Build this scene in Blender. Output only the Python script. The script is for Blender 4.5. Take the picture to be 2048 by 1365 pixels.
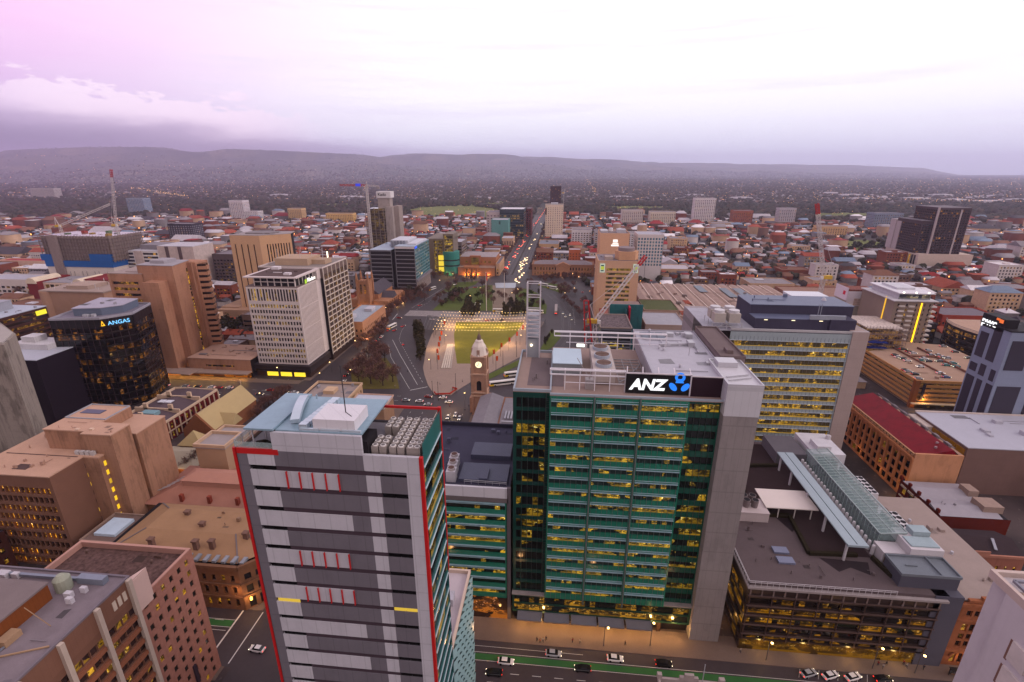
import bpy, math, random
import numpy as np
from mathutils import Vector, Matrix
R = math.radians
S = bpy.context.scene
for o in list(bpy.data.objects): bpy.data.objects.remove(o)
COL = S.collection
random.seed(7); RNG = np.random.default_rng(7)

# ------------------------------------------------------------ camera
CAMH, PITCH, YAW, FPX = 130.0, R(19.03), R(5.56), 990.0
cam = bpy.data.cameras.new("camera"); cam.lens = 36*FPX/2048; cam.sensor_width = 36
cam.clip_start = 1; cam.clip_end = 120000
co = bpy.data.objects.new("camera", cam); COL.objects.link(co)
co.location = (0, 0, CAMH); co.rotation_euler = (math.pi/2-PITCH, 0, YAW)
S.camera = co
FH = Vector((-math.sin(YAW), math.cos(YAW), 0)); RT = Vector((math.cos(YAW), math.sin(YAW), 0))
FW = FH*math.cos(PITCH)+Vector((0, 0, -math.sin(PITCH))); UP = RT.cross(FW)
def G(px, py, z=0.0):                       # survey: a point seen in the photograph, at known height, to plan coordinates
    d = FW+RT*((px-1024)/FPX)-UP*((py-682.5)/FPX); t = (z-CAMH)/d.z
    return (d.x*t, d.y*t)
def YZ(px, py, y):                          # the same on a facade plane y = const: x, z
    d = FW+RT*((px-1024)/FPX)-UP*((py-682.5)/FPX); t = y/d.y
    return (d.x*t, CAMH+d.z*t)

# ------------------------------------------------------------ node helper
class Nd:
    def __init__(s, t, sock): s.t, s.k = t, sock
    def _m(s, op, b=None, c=None):
        n = s.t.nodes.new("ShaderNodeMath"); n.operation = op; s.t.links.new(s.k, n.inputs[0])
        for i, q in ((1, b), (2, c)):
            if q is None: continue
            if isinstance(q, Nd): s.t.links.new(q.k, n.inputs[i])
            else: n.inputs[i].default_value = q
        return Nd(s.t, n.outputs[0])
    def __add__(s, b): return s._m('ADD', b)
    __radd__ = __add__
    def __mul__(s, b): return s._m('MULTIPLY', b)
    __rmul__ = __mul__
    def __sub__(s, b): return s._m('SUBTRACT', b)
    def __rsub__(s, b): return (s*-1)+b
    def __truediv__(s, b): return s._m('DIVIDE', b)
    def lt(s, b): return s._m('LESS_THAN', b)
    def gt(s, b): return s._m('GREATER_THAN', b)
    def fract(s): return s._m('FRACT')
    def floor(s): return s._m('FLOOR')
    def max(s, b): return s._m('MAXIMUM', b)
    def min(s, b): return s._m('MINIMUM', b)
    def pw(s, b): return s._m('POWER', b)
    def ss(s, a, b):                        # smoothstep
        n = s.t.nodes.new("ShaderNodeMapRange"); n.interpolation_type = 'SMOOTHSTEP'
        s.t.links.new(s.k, n.inputs[0])
        for i, q in ((1, a), (2, b)):
            if isinstance(q, Nd): s.t.links.new(q.k, n.inputs[i])
            else: n.inputs[i].default_value = q
        return Nd(s.t, n.outputs[0])
def lin(c):
    f = lambda v: v/12.92 if v <= .04045 else ((v+.055)/1.055)**2.4
    return (f(c[0]/255), f(c[1]/255), f(c[2]/255), 1)
def mix(t, f, a, b):
    n = t.nodes.new("ShaderNodeMix"); n.data_type = 'RGBA'; n.clamp_factor = True
    for i, q in ((0, f), (6, a), (7, b)):
        if isinstance(q, Nd): t.links.new(q.k, n.inputs[i])
        else: n.inputs[i].default_value = q
    return Nd(t, n.outputs[2])
def noise(t, vec, scale, detail=3, rough=.55):
    n = t.nodes.new("ShaderNodeTexNoise"); n.inputs['Scale'].default_value = scale
    n.inputs['Detail'].default_value = detail; n.inputs['Roughness'].default_value = rough
    if vec is not None: t.links.new(vec.k, n.inputs['Vector'])
    return Nd(t, n.outputs['Fac'])
def vmul(t, vec, xyz):
    n = t.nodes.new("ShaderNodeVectorMath"); n.operation = 'MULTIPLY'
    t.links.new(vec.k, n.inputs[0]); n.inputs[1].default_value = xyz
    return Nd(t, n.outputs[0])
def comb(t, x, y, z=0.0):
    n = t.nodes.new("ShaderNodeCombineXYZ")
    for i, q in enumerate((x, y, z)):
        if isinstance(q, Nd): t.links.new(q.k, n.inputs[i])
        else: n.inputs[i].default_value = q
    return Nd(t, n.outputs[0])

# ------------------------------------------------------------ world: dusk overcast, pink to the east, low dark cloud on the ranges
W = bpy.data.worlds.new("World"); S.world = W; W.use_nodes = True
t = W.node_tree; t.nodes.clear()
tc = Nd(t, t.nodes.new("ShaderNodeTexCoord").outputs['Generated'])
def vdot(v):
    n = t.nodes.new("ShaderNodeVectorMath"); n.operation = 'DOT_PRODUCT'
    t.links.new(tc.k, n.inputs[0]); n.inputs[1].default_value = v
    return Nd(t, n.outputs['Value'])
a_, b_, e_ = vdot(RT), vdot(FH), vdot((0, 0, 1))
az = a_._m('ARCTAN2', b_)                    # radians, + towards the west
cl = comb(t, az*3.0, e_*16.0, 0.3)
n1 = noise(t, cl, 1.6, 6, .6)
n2 = noise(t, comb(t, az*1.2, e_*22.0, 4.0), 1.5, 5, .6)
n3 = noise(t, comb(t, az*9.0, e_*26.0, 9.0), 1.3, 6, .62)
left = 1.0-az.ss(-.86, .12)                  # 1 far left
c = mix(t, e_.ss(-.01, .13), lin((214, 214, 240)), lin((252, 248, 255)))
pk = mix(t, e_.ss(.02, .26), lin((200, 172, 220)), lin((253, 196, 240)))
c = mix(t, (1.0-az.ss(-.88, -.12))*(.95)+(n1-.5)*.35*left, c, pk)
c = mix(t, (n2.ss(.50, .70))*.42*e_.ss(.01, .08), c, lin((226, 216, 240)))
top = .035+left*.062+(n1-.5)*.05+(n3-.5)*.018*left     # ragged upper edge of the cloud bank
pe = top+.008+n3.ss(.34, .72)*.036
puff = e_.ss(pe+.004, pe-.003)*az.ss(-.90, -.66)*(1.0-az.ss(-.50, -.30))
c = mix(t, puff*.9, c, lin((252, 230, 248)))
bank = (1.0-e_.ss(top-.035, top+.004))*(1.0-az.ss(-.50, .20))
c = mix(t, bank*.50, c, lin((168, 142, 190)))
bank2 = (1.0-e_.ss(top*.35, top*.95))*(1.0-az.ss(-.85, .25))
c = mix(t, bank2*.85, c, lin((104, 92, 130)))
c = mix(t, (1.0-e_.ss(.012, .05))*az.ss(-.5, -.2)*(1.0-az.ss(0.0, .4))*.55, c, lin((176, 170, 205)))
vis = (1.0-e_.ss(.32, .60))*b_.ss(-.1, .5)
c = mix(t, e_.ss(.30, .75), c, lin((202, 192, 202)))
c = mix(t, (b_*-1).ss(-.3, .6), c, lin((216, 200, 200)))
bg = t.nodes.new("ShaderNodeBackground"); t.links.new(c.k, bg.inputs[0]); t.links.new((vis*-.35+1.36+(1.0-vis)*(a_*.30-(b_*-1).max(0.0)*.12)).k, bg.inputs[1])
sky = t.nodes.new("ShaderNodeTexSky"); sky.sky_type = 'NISHITA'; sky.sun_disc = False
SUN_E, SUN_A = R(12), R(98)                 # low in the west-north-west, behind cloud
sky.sun_elevation = SUN_E; sky.sun_rotation = SUN_A
bg2 = t.nodes.new("ShaderNodeBackground"); t.links.new(sky.outputs[0], bg2.inputs[0]); bg2.inputs[1].default_value = .006
ad = t.nodes.new("ShaderNodeAddShader"); t.links.new(bg.outputs[0], ad.inputs[0]); t.links.new(bg2.outputs[0], ad.inputs[1])
wo = t.nodes.new("ShaderNodeOutputWorld"); t.links.new(ad.outputs[0], wo.inputs[0])
sl = bpy.data.lights.new("sun", 'SUN'); sl.energy = .8; sl.angle = R(20); sl.color = (1, .86, .80)
so = bpy.data.objects.new("sun", sl); COL.objects.link(so)
so.rotation_euler = Vector((-math.sin(SUN_A), -math.cos(SUN_A), -math.tan(R(28)))).to_track_quat('-Z', 'Y').to_euler()
S.view_settings.view_transform = 'Standard'; S.view_settings.look = 'None'
S.view_settings.exposure = 0.22; S.view_settings.gamma = 1
S.cycles.use_denoising = True
S.cycles.max_bounces = 6; S.cycles.diffuse_bounces = 3; S.cycles.glossy_bounces = 3
S.cycles.transmission_bounces = 4; S.cycles.volume_bounces = 2; S.cycles.transparent_max_bounces = 6
S.cycles.sample_clamp_indirect = 4
# ------------------------------------------------------------ materials
MATS = {}
def newmat(name):
    m = bpy.data.materials.new(name); m.use_nodes = True
    t = m.node_tree; b = t.nodes['Principled BSDF']
    return m, t, b
def objc(t): return Nd(t, t.nodes.new("ShaderNodeTexCoord").outputs['Object'])
def pos(t): return Nd(t, t.nodes.new("ShaderNodeNewGeometry").outputs['Position'])
def M(rgb, rough=.8, var=.16, sc=.25, metal=0, streak=0.0, per=0.0, spec=None, joint=None):
    """weathered surface of one colour: soft mottling, fine grain, optional rain streaks, panel joints, tone per object"""
    spec = (.10 if rough > .55 else .3) if spec is None else spec
    key = (rgb, rough, var, sc, metal, streak, per, joint)
    if key in MATS: return MATS[key]
    m, t, b = newmat("surface_%d" % len(MATS))
    p = pos(t)
    c0 = lin(rgb)
    f = noise(t, p, sc, 4)-.5
    g = noise(t, p, sc*9, 2)-.5
    v = f*2.4*var+g*1.2*var+1.0
    if streak: v = v-noise(t, vmul(t, p, (1.1, 1.1, .05)), .9, 3).ss(.5, .75)*streak-noise(t, vmul(t, p, (.22, .30, .10)), 1.0, 5, .65).ss(.50, .62)*streak*1.1
    if per: v = v*((Nd(t, t.nodes.new("ShaderNodeObjectInfo").outputs['Random'])-.5)*per*2+1.0)
    if joint:                               # (horizontal pitch, vertical pitch, depth of tone)
        sx = t.nodes.new("ShaderNodeSeparateXYZ"); t.links.new(p.k, sx.inputs[0])
        X, Y, Z = [Nd(t, k) for k in sx.outputs]
        jl = ((X+Y*1.0)/joint[0]).fract().lt(.06).max((Z/joint[1]).fract().lt(.05))
        v = v*(1.0-jl*joint[2])
    n = t.nodes.new("ShaderNodeVectorMath"); n.operation = 'SCALE'; n.inputs[0].default_value = c0[:3]
    t.links.new(v.k, n.inputs['Scale']); t.links.new(n.outputs[0], b.inputs['Base Color'])
    b.inputs['Roughness'].default_value = rough; b.inputs['Metallic'].default_value = metal
    b.inputs['Specular IOR Level'].default_value = spec
    MATS[key] = m; return m
def EM(rgb, st):
    key = ('em', rgb, st)
    if key in MATS: return MATS[key]
    m, t, b = newmat("lit_%d" % len(MATS)); b.inputs['Base Color'].default_value = (.02, .02, .02, 1)
    b.inputs['Emission Color'].default_value = lin(rgb); b.inputs['Emission Strength'].default_value = st
    m.cycles.emission_sampling = 'NONE' if st < 3 else 'AUTO'
    MATS[key] = m; return m
def GL(rgb, lit=.3, col=(255, 190, 45), st=1.0, cell=(2.4, .9), rough=.10, frow=1.0, sub=0.0, spec=.5, dark=.12):
    """glazing over rooms: dark glossy glass; a share of the bays is lit, the light broken up by ceilings and furniture"""
    key = ('gl', rgb, lit, col, st, cell, frow, sub, dark, rough)
    if key in MATS: return MATS[key]
    m, t, b = newmat("glazing_%d" % len(MATS))
    oi = Nd(t, t.nodes.new("ShaderNodeObjectInfo").outputs['Random'])
    il = Nd(t, t.nodes.new("ShaderNodeNewGeometry").outputs['Random Per Island'])
    r = (oi*13.7+il*5.31).fract(); r2 = (oi*7.3+il*17.9).fract()
    p = pos(t)
    thr = lit*(1.0-frow)+lit*frow*2.0*(oi*31.7).fract() if frow else il*0.0+lit
    zone = noise(t, vmul(t, p, (.15, .15, .27)), 1.0, 2).ss(.40, .56)
    on = r.lt(thr*(zone*1.45+.12))
    gz = t.nodes.new("ShaderNodeSeparateXYZ"); t.links.new(t.nodes.new("ShaderNodeTexCoord").outputs['Generated'], gz.inputs[0]); v_ = Nd(t, gz.outputs[2])
    f1 = noise(t, vmul(t, p, (1/cell[0], 1/cell[0], 1/cell[1])), 1.0, 2).ss(.42, .60)
    f2 = noise(t, vmul(t, p, (1.6, 1.6, 1.9)), 1.0, 2)
    sp = f2.ss(.62, .68)*v_.gt(.45)
    sill = 1.0-v_.ss(.16, .26)
    e = on*(sill*.50+(1.0-sill)*(f1*.55*f2.ss(.38, .48)+.07)+sp*.9)*(r2*r2*1.1+.40)
    cc = mix(t, sp, lin((col[0]*.95, col[1]*.90, col[2]*.8)), lin((255, min(255, col[1]+24), min(255, col[2]+80))))
    t.links.new(cc.k, b.inputs['Emission Color'])
    if sub: e = e+sub
    t.links.new((e*st).k, b.inputs['Emission Strength'])
    v = noise(t, p, .35, 2)*.9+.5+(r2-.5)*.5
    n = t.nodes.new("ShaderNodeVectorMath"); n.operation = 'SCALE'; n.inputs[0].default_value = lin(rgb)[:3]
    t.links.new(v.k, n.inputs['Scale']); t.links.new(n.outputs[0], b.inputs['Base Color'])
    b.inputs['Roughness'].default_value = rough; b.inputs['Specular IOR Level'].default_value = spec
    m.cycles.emission_sampling = 'NONE'
    MATS[key] = m; return m
def CLEAR(rgb=(120, 160, 150), a=.35):
    key = ('clear', rgb, a)
    if key in MATS: return MATS[key]
    m, t, b = newmat("clear_glass_%d" % len(MATS))
    b.inputs['Base Color'].default_value = lin(rgb); b.inputs['Alpha'].default_value = a; b.inputs['Roughness'].default_value = .05
    MATS[key] = m; return m

# ------------------------------------------------------------ mesh helpers
def thing(name, label, cat, group=None, loc=(0, 0, 0), kind=None):
    o = bpy.data.objects.new(name, None); COL.objects.link(o); o.location = loc; o.empty_display_size = 1
    tag(o, label, cat, group, kind); return o
def tag(o, label=None, cat=None, group=None, kind=None):
    if label: o['label'] = label
    if cat: o['category'] = cat
    if group: o['group'] = group
    if kind: o['kind'] = kind
    return o
class MB:
    def __init__(s): s.v, s.f = [], []
    def poly(s, pts):
        k = len(s.v); s.v += [tuple(p) for p in pts]; s.f.append(tuple(range(k, k+len(pts)))); return s
    def box(s, x0, y0, z0, x1, y1, z1, top=True):
        k = len(s.v)
        s.v += [(x0, y0, z0), (x1, y0, z0), (x1, y1, z0), (x0, y1, z0), (x0, y0, z1), (x1, y0, z1), (x1, y1, z1), (x0, y1, z1)]
        q = [(0, 1, 5, 4), (1, 2, 6, 5), (2, 3, 7, 6), (3, 0, 4, 7), (0, 3, 2, 1)]
        if top: q.append((4, 5, 6, 7))
        s.f += [tuple(i+k for i in a) for a in q]; return s
    def prism(s, pts, z0, z1, top=True, bottom=False):
        """plan polygon, counter-clockwise seen from above"""
        A = sum(p[0]*q[1]-q[0]*p[1] for p, q in zip(pts, pts[1:]+pts[:1]))
        if A < 0: pts = pts[::-1]
        k = len(s.v); n = len(pts)
        s.v += [(p[0], p[1], z0) for p in pts]+[(p[0], p[1], z1) for p in pts]
        for i in range(n): s.f.append((k+i, k+(i+1) % n, k+n+(i+1) % n, k+n+i))
        if top: s.f.append(tuple(range(k+n, k+2*n)))
        if bottom: s.f.append(tuple(range(k+n-1, k-1, -1)))
        return s
    def rim(s, x0, y0, x1, y1, z0, z1, w=.35):      # parapet round a rectangle
        s.box(x0, y0, z0, x1, y0+w, z1); s.box(x0, y1-w, z0, x1, y1, z1)
        s.box(x0, y0+w, z0, x0+w, y1-w, z1); s.box(x1-w, y0+w, z0, x1, y1-w, z1); return s
    def gable(s, x0, y0, x1, y1, z, h, along='x', ov=0.0, hip=0.0):
        x0 -= ov; x1 += ov; y0 -= ov; y1 += ov
        k = len(s.v)
        if along == 'x':
            m = (y0+y1)/2; s.v += [(x0, y0, z), (x1, y0, z), (x1, y1, z), (x0, y1, z), (x0+hip, m, z+h), (x1-hip, m, z+h)]
            q = [(0, 1, 5, 4), (2, 3, 4, 5), (3, 0, 4), (1, 2, 5), (3, 2, 1, 0)]
        else:
            m = (x0+x1)/2; s.v += [(x0, y0, z), (x1, y0, z), (x1, y1, z), (x0, y1, z), (m, y0+hip, z+h), (m, y1-hip, z+h)]
            q = [(1, 2, 5, 4), (3, 0, 4, 5), (0, 1, 4), (2, 3, 5), (3, 2, 1, 0)]
        s.f += [tuple(i+k for i in a) for a in q]; return s
    def cyl(s, x, y, z0, z1, r, n=12, r2=None, cap=True):
        r2 = r if r2 is None else r2; k = len(s.v)
        for zz, rr in ((z0, r), (z1, r2)):
            s.v += [(x+rr*math.cos(2*math.pi*i/n), y+rr*math.sin(2*math.pi*i/n), zz) for i in range(n)]
        for i in range(n): s.f.append((k+i, k+(i+1) % n, k+n+(i+1) % n, k+n+i))
        if cap: s.f.append(tuple(range(k+n, k+2*n))); s.f.append(tuple(range(k+n-1, k-1, -1)))
        return s
    def bar(s, p, q, w=.2, h=None):                 # square bar between two points
        p, q = Vector(p), Vector(q); d = (q-p)
        if d.length < 1e-6: return s
        d.normalize(); u = d.cross(Vector((0, 0, 1)))
        if u.length < 1e-3: u = Vector((1, 0, 0))
        u.normalize(); n = u.cross(d); h = h or w
        u = u*w/2; n = n*h/2; k = len(s.v)
        for c in (p, q): s.v += [tuple(c-u-n), tuple(c+u-n), tuple(c+u+n), tuple(c-u+n)]
        s.f += [tuple(k+i for i in a) for a in ((0, 1, 5, 4), (1, 2, 6, 5), (2, 3, 7, 6), (3, 0, 4, 7), (3, 2, 1, 0), (4, 5, 6, 7))]
        return s
    def lathe(s, prof, x=0, y=0, n=12):             # [(r, z)...] bottom to top
        k = len(s.v)
        for r, z in prof: s.v += [(x+r*math.cos(2*math.pi*i/n), y+r*math.sin(2*math.pi*i/n), z) for i in range(n)]
        for j in range(len(prof)-1):
            for i in range(n): s.f.append((k+j*n+i, k+j*n+(i+1) % n, k+(j+1)*n+(i+1) % n, k+(j+1)*n+i))
        s.f.append(tuple(range(k+(len(prof)-1)*n, k+len(prof)*n))); return s
    def sweep(s, rings):                            # list of equal-length rings of points -> closed skin
        k = len(s.v); n = len(rings[0])
        for r in rings: s.v += [tuple(p) for p in r]
        for j in range(len(rings)-1):
            for i in range(n): s.f.append((k+j*n+i, k+j*n+(i+1) % n, k+(j+1)*n+(i+1) % n, k+(j+1)*n+i))
        s.f.append(tuple(range(k+n-1, k-1, -1))); s.f.append(tuple(range(k+(len(rings)-1)*n, k+len(rings)*n))); return s
    def out(s, name, mat, parent=None, kind=None, smooth=False, label=None):
        if not s.v: return None
        me = bpy.data.meshes.new(name)
        L = parent.location.copy() if parent else Vector((0, 0, 0))
        if parent and parent.parent: L = L+parent.parent.location
        vs = s.v if L.length < 1e-9 else [(a-L.x, b-L.y, c-L.z) for a, b, c in s.v]
        me.from_pydata(vs, [], s.f)
        if isinstance(mat, (list, tuple)):
            for m in mat: me.materials.append(m)
        else: me.materials.append(mat)
        if smooth: me.polygons.foreach_set('use_smooth', [True]*len(me.polygons))
        me.update()
        o = bpy.data.objects.new(name, me); COL.objects.link(o)
        if parent: o.parent = parent
        if kind: o['kind'] = kind
        if label: o['label'] = label
        return o
def quadmesh(name, V, F, mat, kind=None, parent=None, smooth=False):
    """fast numpy mesh of equal polygons; V (n,3), F (m,k)"""
    me = bpy.data.meshes.new(name); V = np.asarray(V, np.float32); F = np.asarray(F, np.int32); k = F.shape[1]
    me.vertices.add(len(V)); me.vertices.foreach_set('co', V.ravel())
    me.loops.add(F.size); me.loops.foreach_set('vertex_index', F.ravel())
    me.polygons.add(len(F)); me.polygons.foreach_set('loop_start', np.arange(0, F.size, k, dtype=np.int32))
    me.update(calc_edges=True); me.validate()
    if smooth: me.polygons.foreach_set('use_smooth', [True]*len(me.polygons))
    me.materials.append(mat)
    o = bpy.data.objects.new(name, me); COL.objects.link(o)
    if parent: o.parent = parent
    if kind: o['kind'] = kind
    return o
def dup(root, loc, rotz=None, label=None, group=None, mat=None):
    r = root.copy(); COL.objects.link(r); r.location = loc
    if rotz is not None: r.rotation_euler = (0, 0, rotz)
    if label: r['label'] = label
    if group: r['group'] = group
    for ch in list(root.children):
        c = ch.copy(); COL.objects.link(c); c.parent = r
        for g in ch.children:
            d = g.copy(); COL.objects.link(d); d.parent = c
    return r
def even(a, b, n, gap):                             # n openings between a and b with piers of width gap between and at the ends
    w = (b-a-gap*(n+1))/n
    return [(a+gap+i*(w+gap), a+gap+i*(w+gap)+w) for i in range(n)]
class Facades:
    """collects walls with real openings and the panes set back in them for one building"""
    def __init__(s, root, wall, glass, each=True, name='window'):
        s.root, s.wall, s.glass, s.each, s.name = root, wall, glass, each, name
        s.mb = MB(); s.rows = []; s.panes = []; s.fr = MB()
    def face(s, o, u, W_, z0, z1, cols, rows, d=.3, bays=None, skip=None, mull=0.0, each=None):
        """wall from o along unit u; cols [(a,b)], rows [(c,d)]; bays: pane width inside an opening"""
        each = s.each if each is None else each
        ox, oy = o; ux, uy = u; nx, ny = uy, -ux
        P = lambda a, z, dd=0.0: (ox+ux*a-nx*dd, oy+uy*a-ny*dd, z)
        q = lambda a, b, c, e: s.mb.poly([P(a, c), P(b, c), P(b, e), P(a, e)])
        zz = z0
        for (c, e) in rows:
            if c > zz+1e-4: q(0, W_, zz, c)
            aa = 0; row = []
            for i, (a, b) in enumerate(cols):
                if skip and skip(i, c): continue
                if a > aa+1e-4: q(aa, a, c, e)
                aa = b
                m = s.mb
                m.poly([P(a, c), P(a, e), P(a, e, d), P(a, c, d)][::-1]); m.poly([P(b, c), P(b, c, d), P(b, e, d), P(b, e)][::-1])
                m.poly([P(a, c), P(a, c, d), P(b, c, d), P(b, c)][::-1]); m.poly([P(a, e), P(b, e), P(b, e, d), P(a, e, d)][::-1])
                n = max(1, int(round((b-a)/bays))) if bays else 1
                for k in range(n):
                    x0, x1 = a+(b-a)*k/n, a+(b-a)*(k+1)/n
                    pane = [P(x0, c, d), P(x1, c, d), P(x1, e, d), P(x0, e, d)]
                    if mull and k: s.fr.bar(P(x0, c, d-.05), P(x0, e, d-.05), mull)
                    if each: s.panes.append([pane])
                    else: row.append(pane)
            if W_ > aa+1e-4: q(aa, W_, c, e)
            if row: s.rows.append(row)
            zz = e
        if z1 > zz+1e-4: q(0, W_, zz, z1)
        return s
    def done(s, wallname='wall'):
        s.mb.out(wallname, s.wall, s.root)
        allp = s.rows+s.panes; tot = len(allp)
        allp.sort(key=lambda r: sum((np.mean(np.array(r[0]), 0)-np.array((0, 0, 130)))**2))
        keep = allp if tot <= 100 else allp[:100]
        for r in keep:
            m = MB()
            for q in r: m.poly(q)
            m.out(s.name, s.glass, s.root)
        if tot > 100:
            m = MB()
            for r in allp[100:]:
                for q in r: m.poly(q)
            m.out(s.name, s.glass, s.root, kind='stuff')
        if s.fr.v: s.fr.out('mullion', M((60, 58, 62), .5), s.root)
def slab(mb, pts, z, h=.0): mb.poly([(p[0], p[1], z) for p in pts]); return mb
def letters(text, mat, parent, x, y, z, size, rot=(math.pi/2, 0, 0), ext=.12, name='lettering', shear=0.0, bold=0.0, sx=1.0, align='LEFT'):
    cu = bpy.data.curves.new(name, 'FONT'); cu.body = text; cu.size = size; cu.extrude = ext; cu.shear = shear; cu.offset = bold
    cu.align_x = align
    o = bpy.data.objects.new(name, cu); COL.objects.link(o)
    me = bpy.data.meshes.new_from_object(o.evaluated_get(bpy.context.evaluated_depsgraph_get())); bpy.data.objects.remove(o)
    me.materials.clear(); me.materials.append(mat)
    o = bpy.data.objects.new(name, me); COL.objects.link(o)
    L = Vector((x, y, z))
    if parent: o.parent = parent; L = L-parent.location-(parent.parent.location if parent.parent else Vector())
    o.location = L; o.rotation_euler = rot; o.scale = (sx, 1, 1)
    return o

def clutter(root, x0, y0, x1, y1, z, n, seed=1, tone=(140, 136, 142)):
    """ducts, vents, pipe runs and patches of membrane on a flat roof"""
    g = random.Random(seed); mt = M(tone, .6, .1, .8); sz = min(x1-x0, y1-y0, 22)/16
    for i in range(n):
        x, y = g.uniform(x0, x1), g.uniform(y0, y1); k = g.random()
        if k < .28: w, d, h = g.uniform(.8, 2.4)*sz, g.uniform(.8, 2.2)*sz, g.uniform(.5, 1.5); MB().box(x, y, z, min(x+w, x1), min(y+d, y1), z+h).box(x+.1, y+.1, z+h, min(x+w, x1)-.1, min(y+d, y1)-.1, z+h+.12).out('roof_unit', mt, root)
        elif k < .5: MB().lathe([(.28*sz, z), (.28*sz, z+.7), (.5*sz, z+.75), (.1, z+1.05)], x, y, 8).out('roof_vent', mt, root)
        elif k < .75:
            q = (x1 if g.random() < .5 else x, y) if g.random() < .5 else (x, y1); m = MB(); m.bar((x, y, z+.25), (x+(q[0]-x)*.7, y+(q[1]-y)*.7, z+.25), .18*sz+.06); m.out('roof_pipe', mt, root)
        else: w, d = g.uniform(2, 6)*sz, g.uniform(1.5, 5)*sz; m = MB(); m.poly([(x, y, z+.012+i*.001), (min(x+w, x1), y, z+.012+i*.001), (min(x+w*.9, x1), min(y+d, y1), z+.012+i*.001), (x, min(y+d*.8, y1), z+.012+i*.001)]); m.out('roof_patch', M(tuple(int(c*(.66+.07*(i % 4))) for c in tone), .85, .2, .6), root)
# ------------------------------------------------------------ ground, hills
def ground_mat():
    m, t, b = newmat("ground_cover"); p = pos(t)
    n = t.nodes.new("ShaderNodeVectorMath"); n.operation = 'LENGTH'; t.links.new(p.k, n.inputs[0]); d = Nd(t, n.outputs['Value'])
    a = mix(t, noise(t, p, .03, 5).ss(.42, .62), lin((58, 50, 52)), lin((82, 70, 70)))
    a = mix(t, noise(t, p, .011, 4).ss(.5, .66), a, lin((50, 46, 48)))
    a = mix(t, noise(t, p, .4, 2).ss(.62, .75)*.5, a, lin((120, 108, 106)))
    g = mix(t, noise(t, p, .004, 6).ss(.40, .62), lin((50, 50, 42)), lin((78, 70, 62)))
    g = mix(t, noise(t, p, .03, 3).ss(.62, .72)*.6, g, lin((125, 112, 108)))
    c = mix(t, d.ss(1150, 1500), a, g)
    t.links.new(c.k, b.inputs['Base Color']); b.inputs['Roughness'].default_value = .85; b.inputs['Specular IOR Level'].default_value = .1; return m
MB().poly([(-19000, -1500, 0), (19000, -1500, 0), (19000, 16500, 0), (-19000, 16500, 0)]).out('ground', ground_mat(), kind='structure')
RIDGE = [(-50, 300), (-44.4, 303), (-38, 296), (-31, 298), (-22, 305), (-17, 310), (-10, 308.5), (-1, 310), (7, 317), (17.3, 325), (24.5, 328), (32.8, 330), (38.2, 336), (41.5, 345), (45, 352), (60, 352)]
ra = np.radians([a for a, _ in RIDGE]); rh = [max(0, (341-y)/1047*9500+118) if y < 344 else 0 for _, y in RIDGE]
RDG = [9500, 12500, 15200]
def terrain(x, y):
    x, y = np.asarray(x, float), np.asarray(y, float)
    d = np.hypot(x, y); a = np.arctan2(x*RT.x+y*RT.y, x*FH.x+y*FH.y)
    ca = np.cos(a)                               # picture height goes with depth, so the ridge stands at constant depth 9.5 km
    dep = d*ca; r = np.interp(a, ra, rh)
    st = np.interp(np.degrees(a), [-30, 0, 20], [5200, 7000, 8200]); en = np.interp(np.degrees(a), [-30, 0, 20], RDG)
    s = np.clip((dep-st)/(en-st), 0, 1); s = s*s*(3-2*s); r = r*en/9500-np.where(r > 0, 118*(en/9500-1), 0)
    w = .72+.16*np.sin(x*.0011+1.3)*np.sin(y*.0014)+.09*np.sin(x*.0031+y*.0021)+.05*np.sin(x*.0071-y*.004)
    h = r*s*np.where(s > .97, np.minimum(1, w+.22), w+.0)
    return np.where(dep > st, h, 0)-2.0
na, nd = 260, 60
A_ = np.radians(np.linspace(-60, 60, na)); D_ = np.concatenate([np.linspace(5000, 15200, 56), np.linspace(15300, 15900, 4)])
aa, dd = np.meshgrid(A_, D_); dep = dd; yy = dep; xx = dep*np.tan(aa)
hx = xx*RT.x+yy*FH.x; hy = xx*RT.y+yy*FH.y; hz = terrain(hx, hy); hz = np.where(dd > 15700, hz-40, hz)
V = np.stack([hx, hy, hz], -1).reshape(-1, 3); i = np.arange(nd-1)[:, None]*na+np.arange(na-1)[None]; i = i.ravel()
F = np.stack([i, i+1, i+na+1, i+na], 1)
def hill_mat():
    m, t, b = newmat("hill_cover"); p = pos(t)
    c = mix(t, noise(t, p, .0022, 6).ss(.42, .60), lin((52, 54, 46)), lin((84, 78, 64)))
    c = mix(t, noise(t, p, .0012, 5, .6).ss(.56, .66)*.8, c, lin((112, 98, 78)))
    c = mix(t, noise(t, p, .02, 3).ss(.5, .66)*.6, c, lin((40, 44, 38)))
    t.links.new(c.k, b.inputs['Base Color']); b.inputs['Roughness'].default_value = .9; return m
quadmesh('hills', V, F, hill_mat(), 'structure', smooth=True)
# haze: even air over the whole scene
hz_ = MB().box(-29500, -1700, -32, 29500, 17000, 560).out('haze', bpy.data.materials.new('air'), kind='stuff')
hm = hz_.data.materials[0]; hm.use_nodes = True; hm.node_tree.nodes.clear()
pv = hm.node_tree.nodes.new("ShaderNodeVolumePrincipled"); pv.inputs['Color'].default_value = lin((232, 226, 255))
pv.inputs['Density'].default_value = HAZE_D = 8e-5; pv.inputs['Anisotropy'].default_value = .7
ho = hm.node_tree.nodes.new("ShaderNodeOutputMaterial"); hm.node_tree.links.new(pv.outputs[0], ho.inputs['Volume'])

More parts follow.
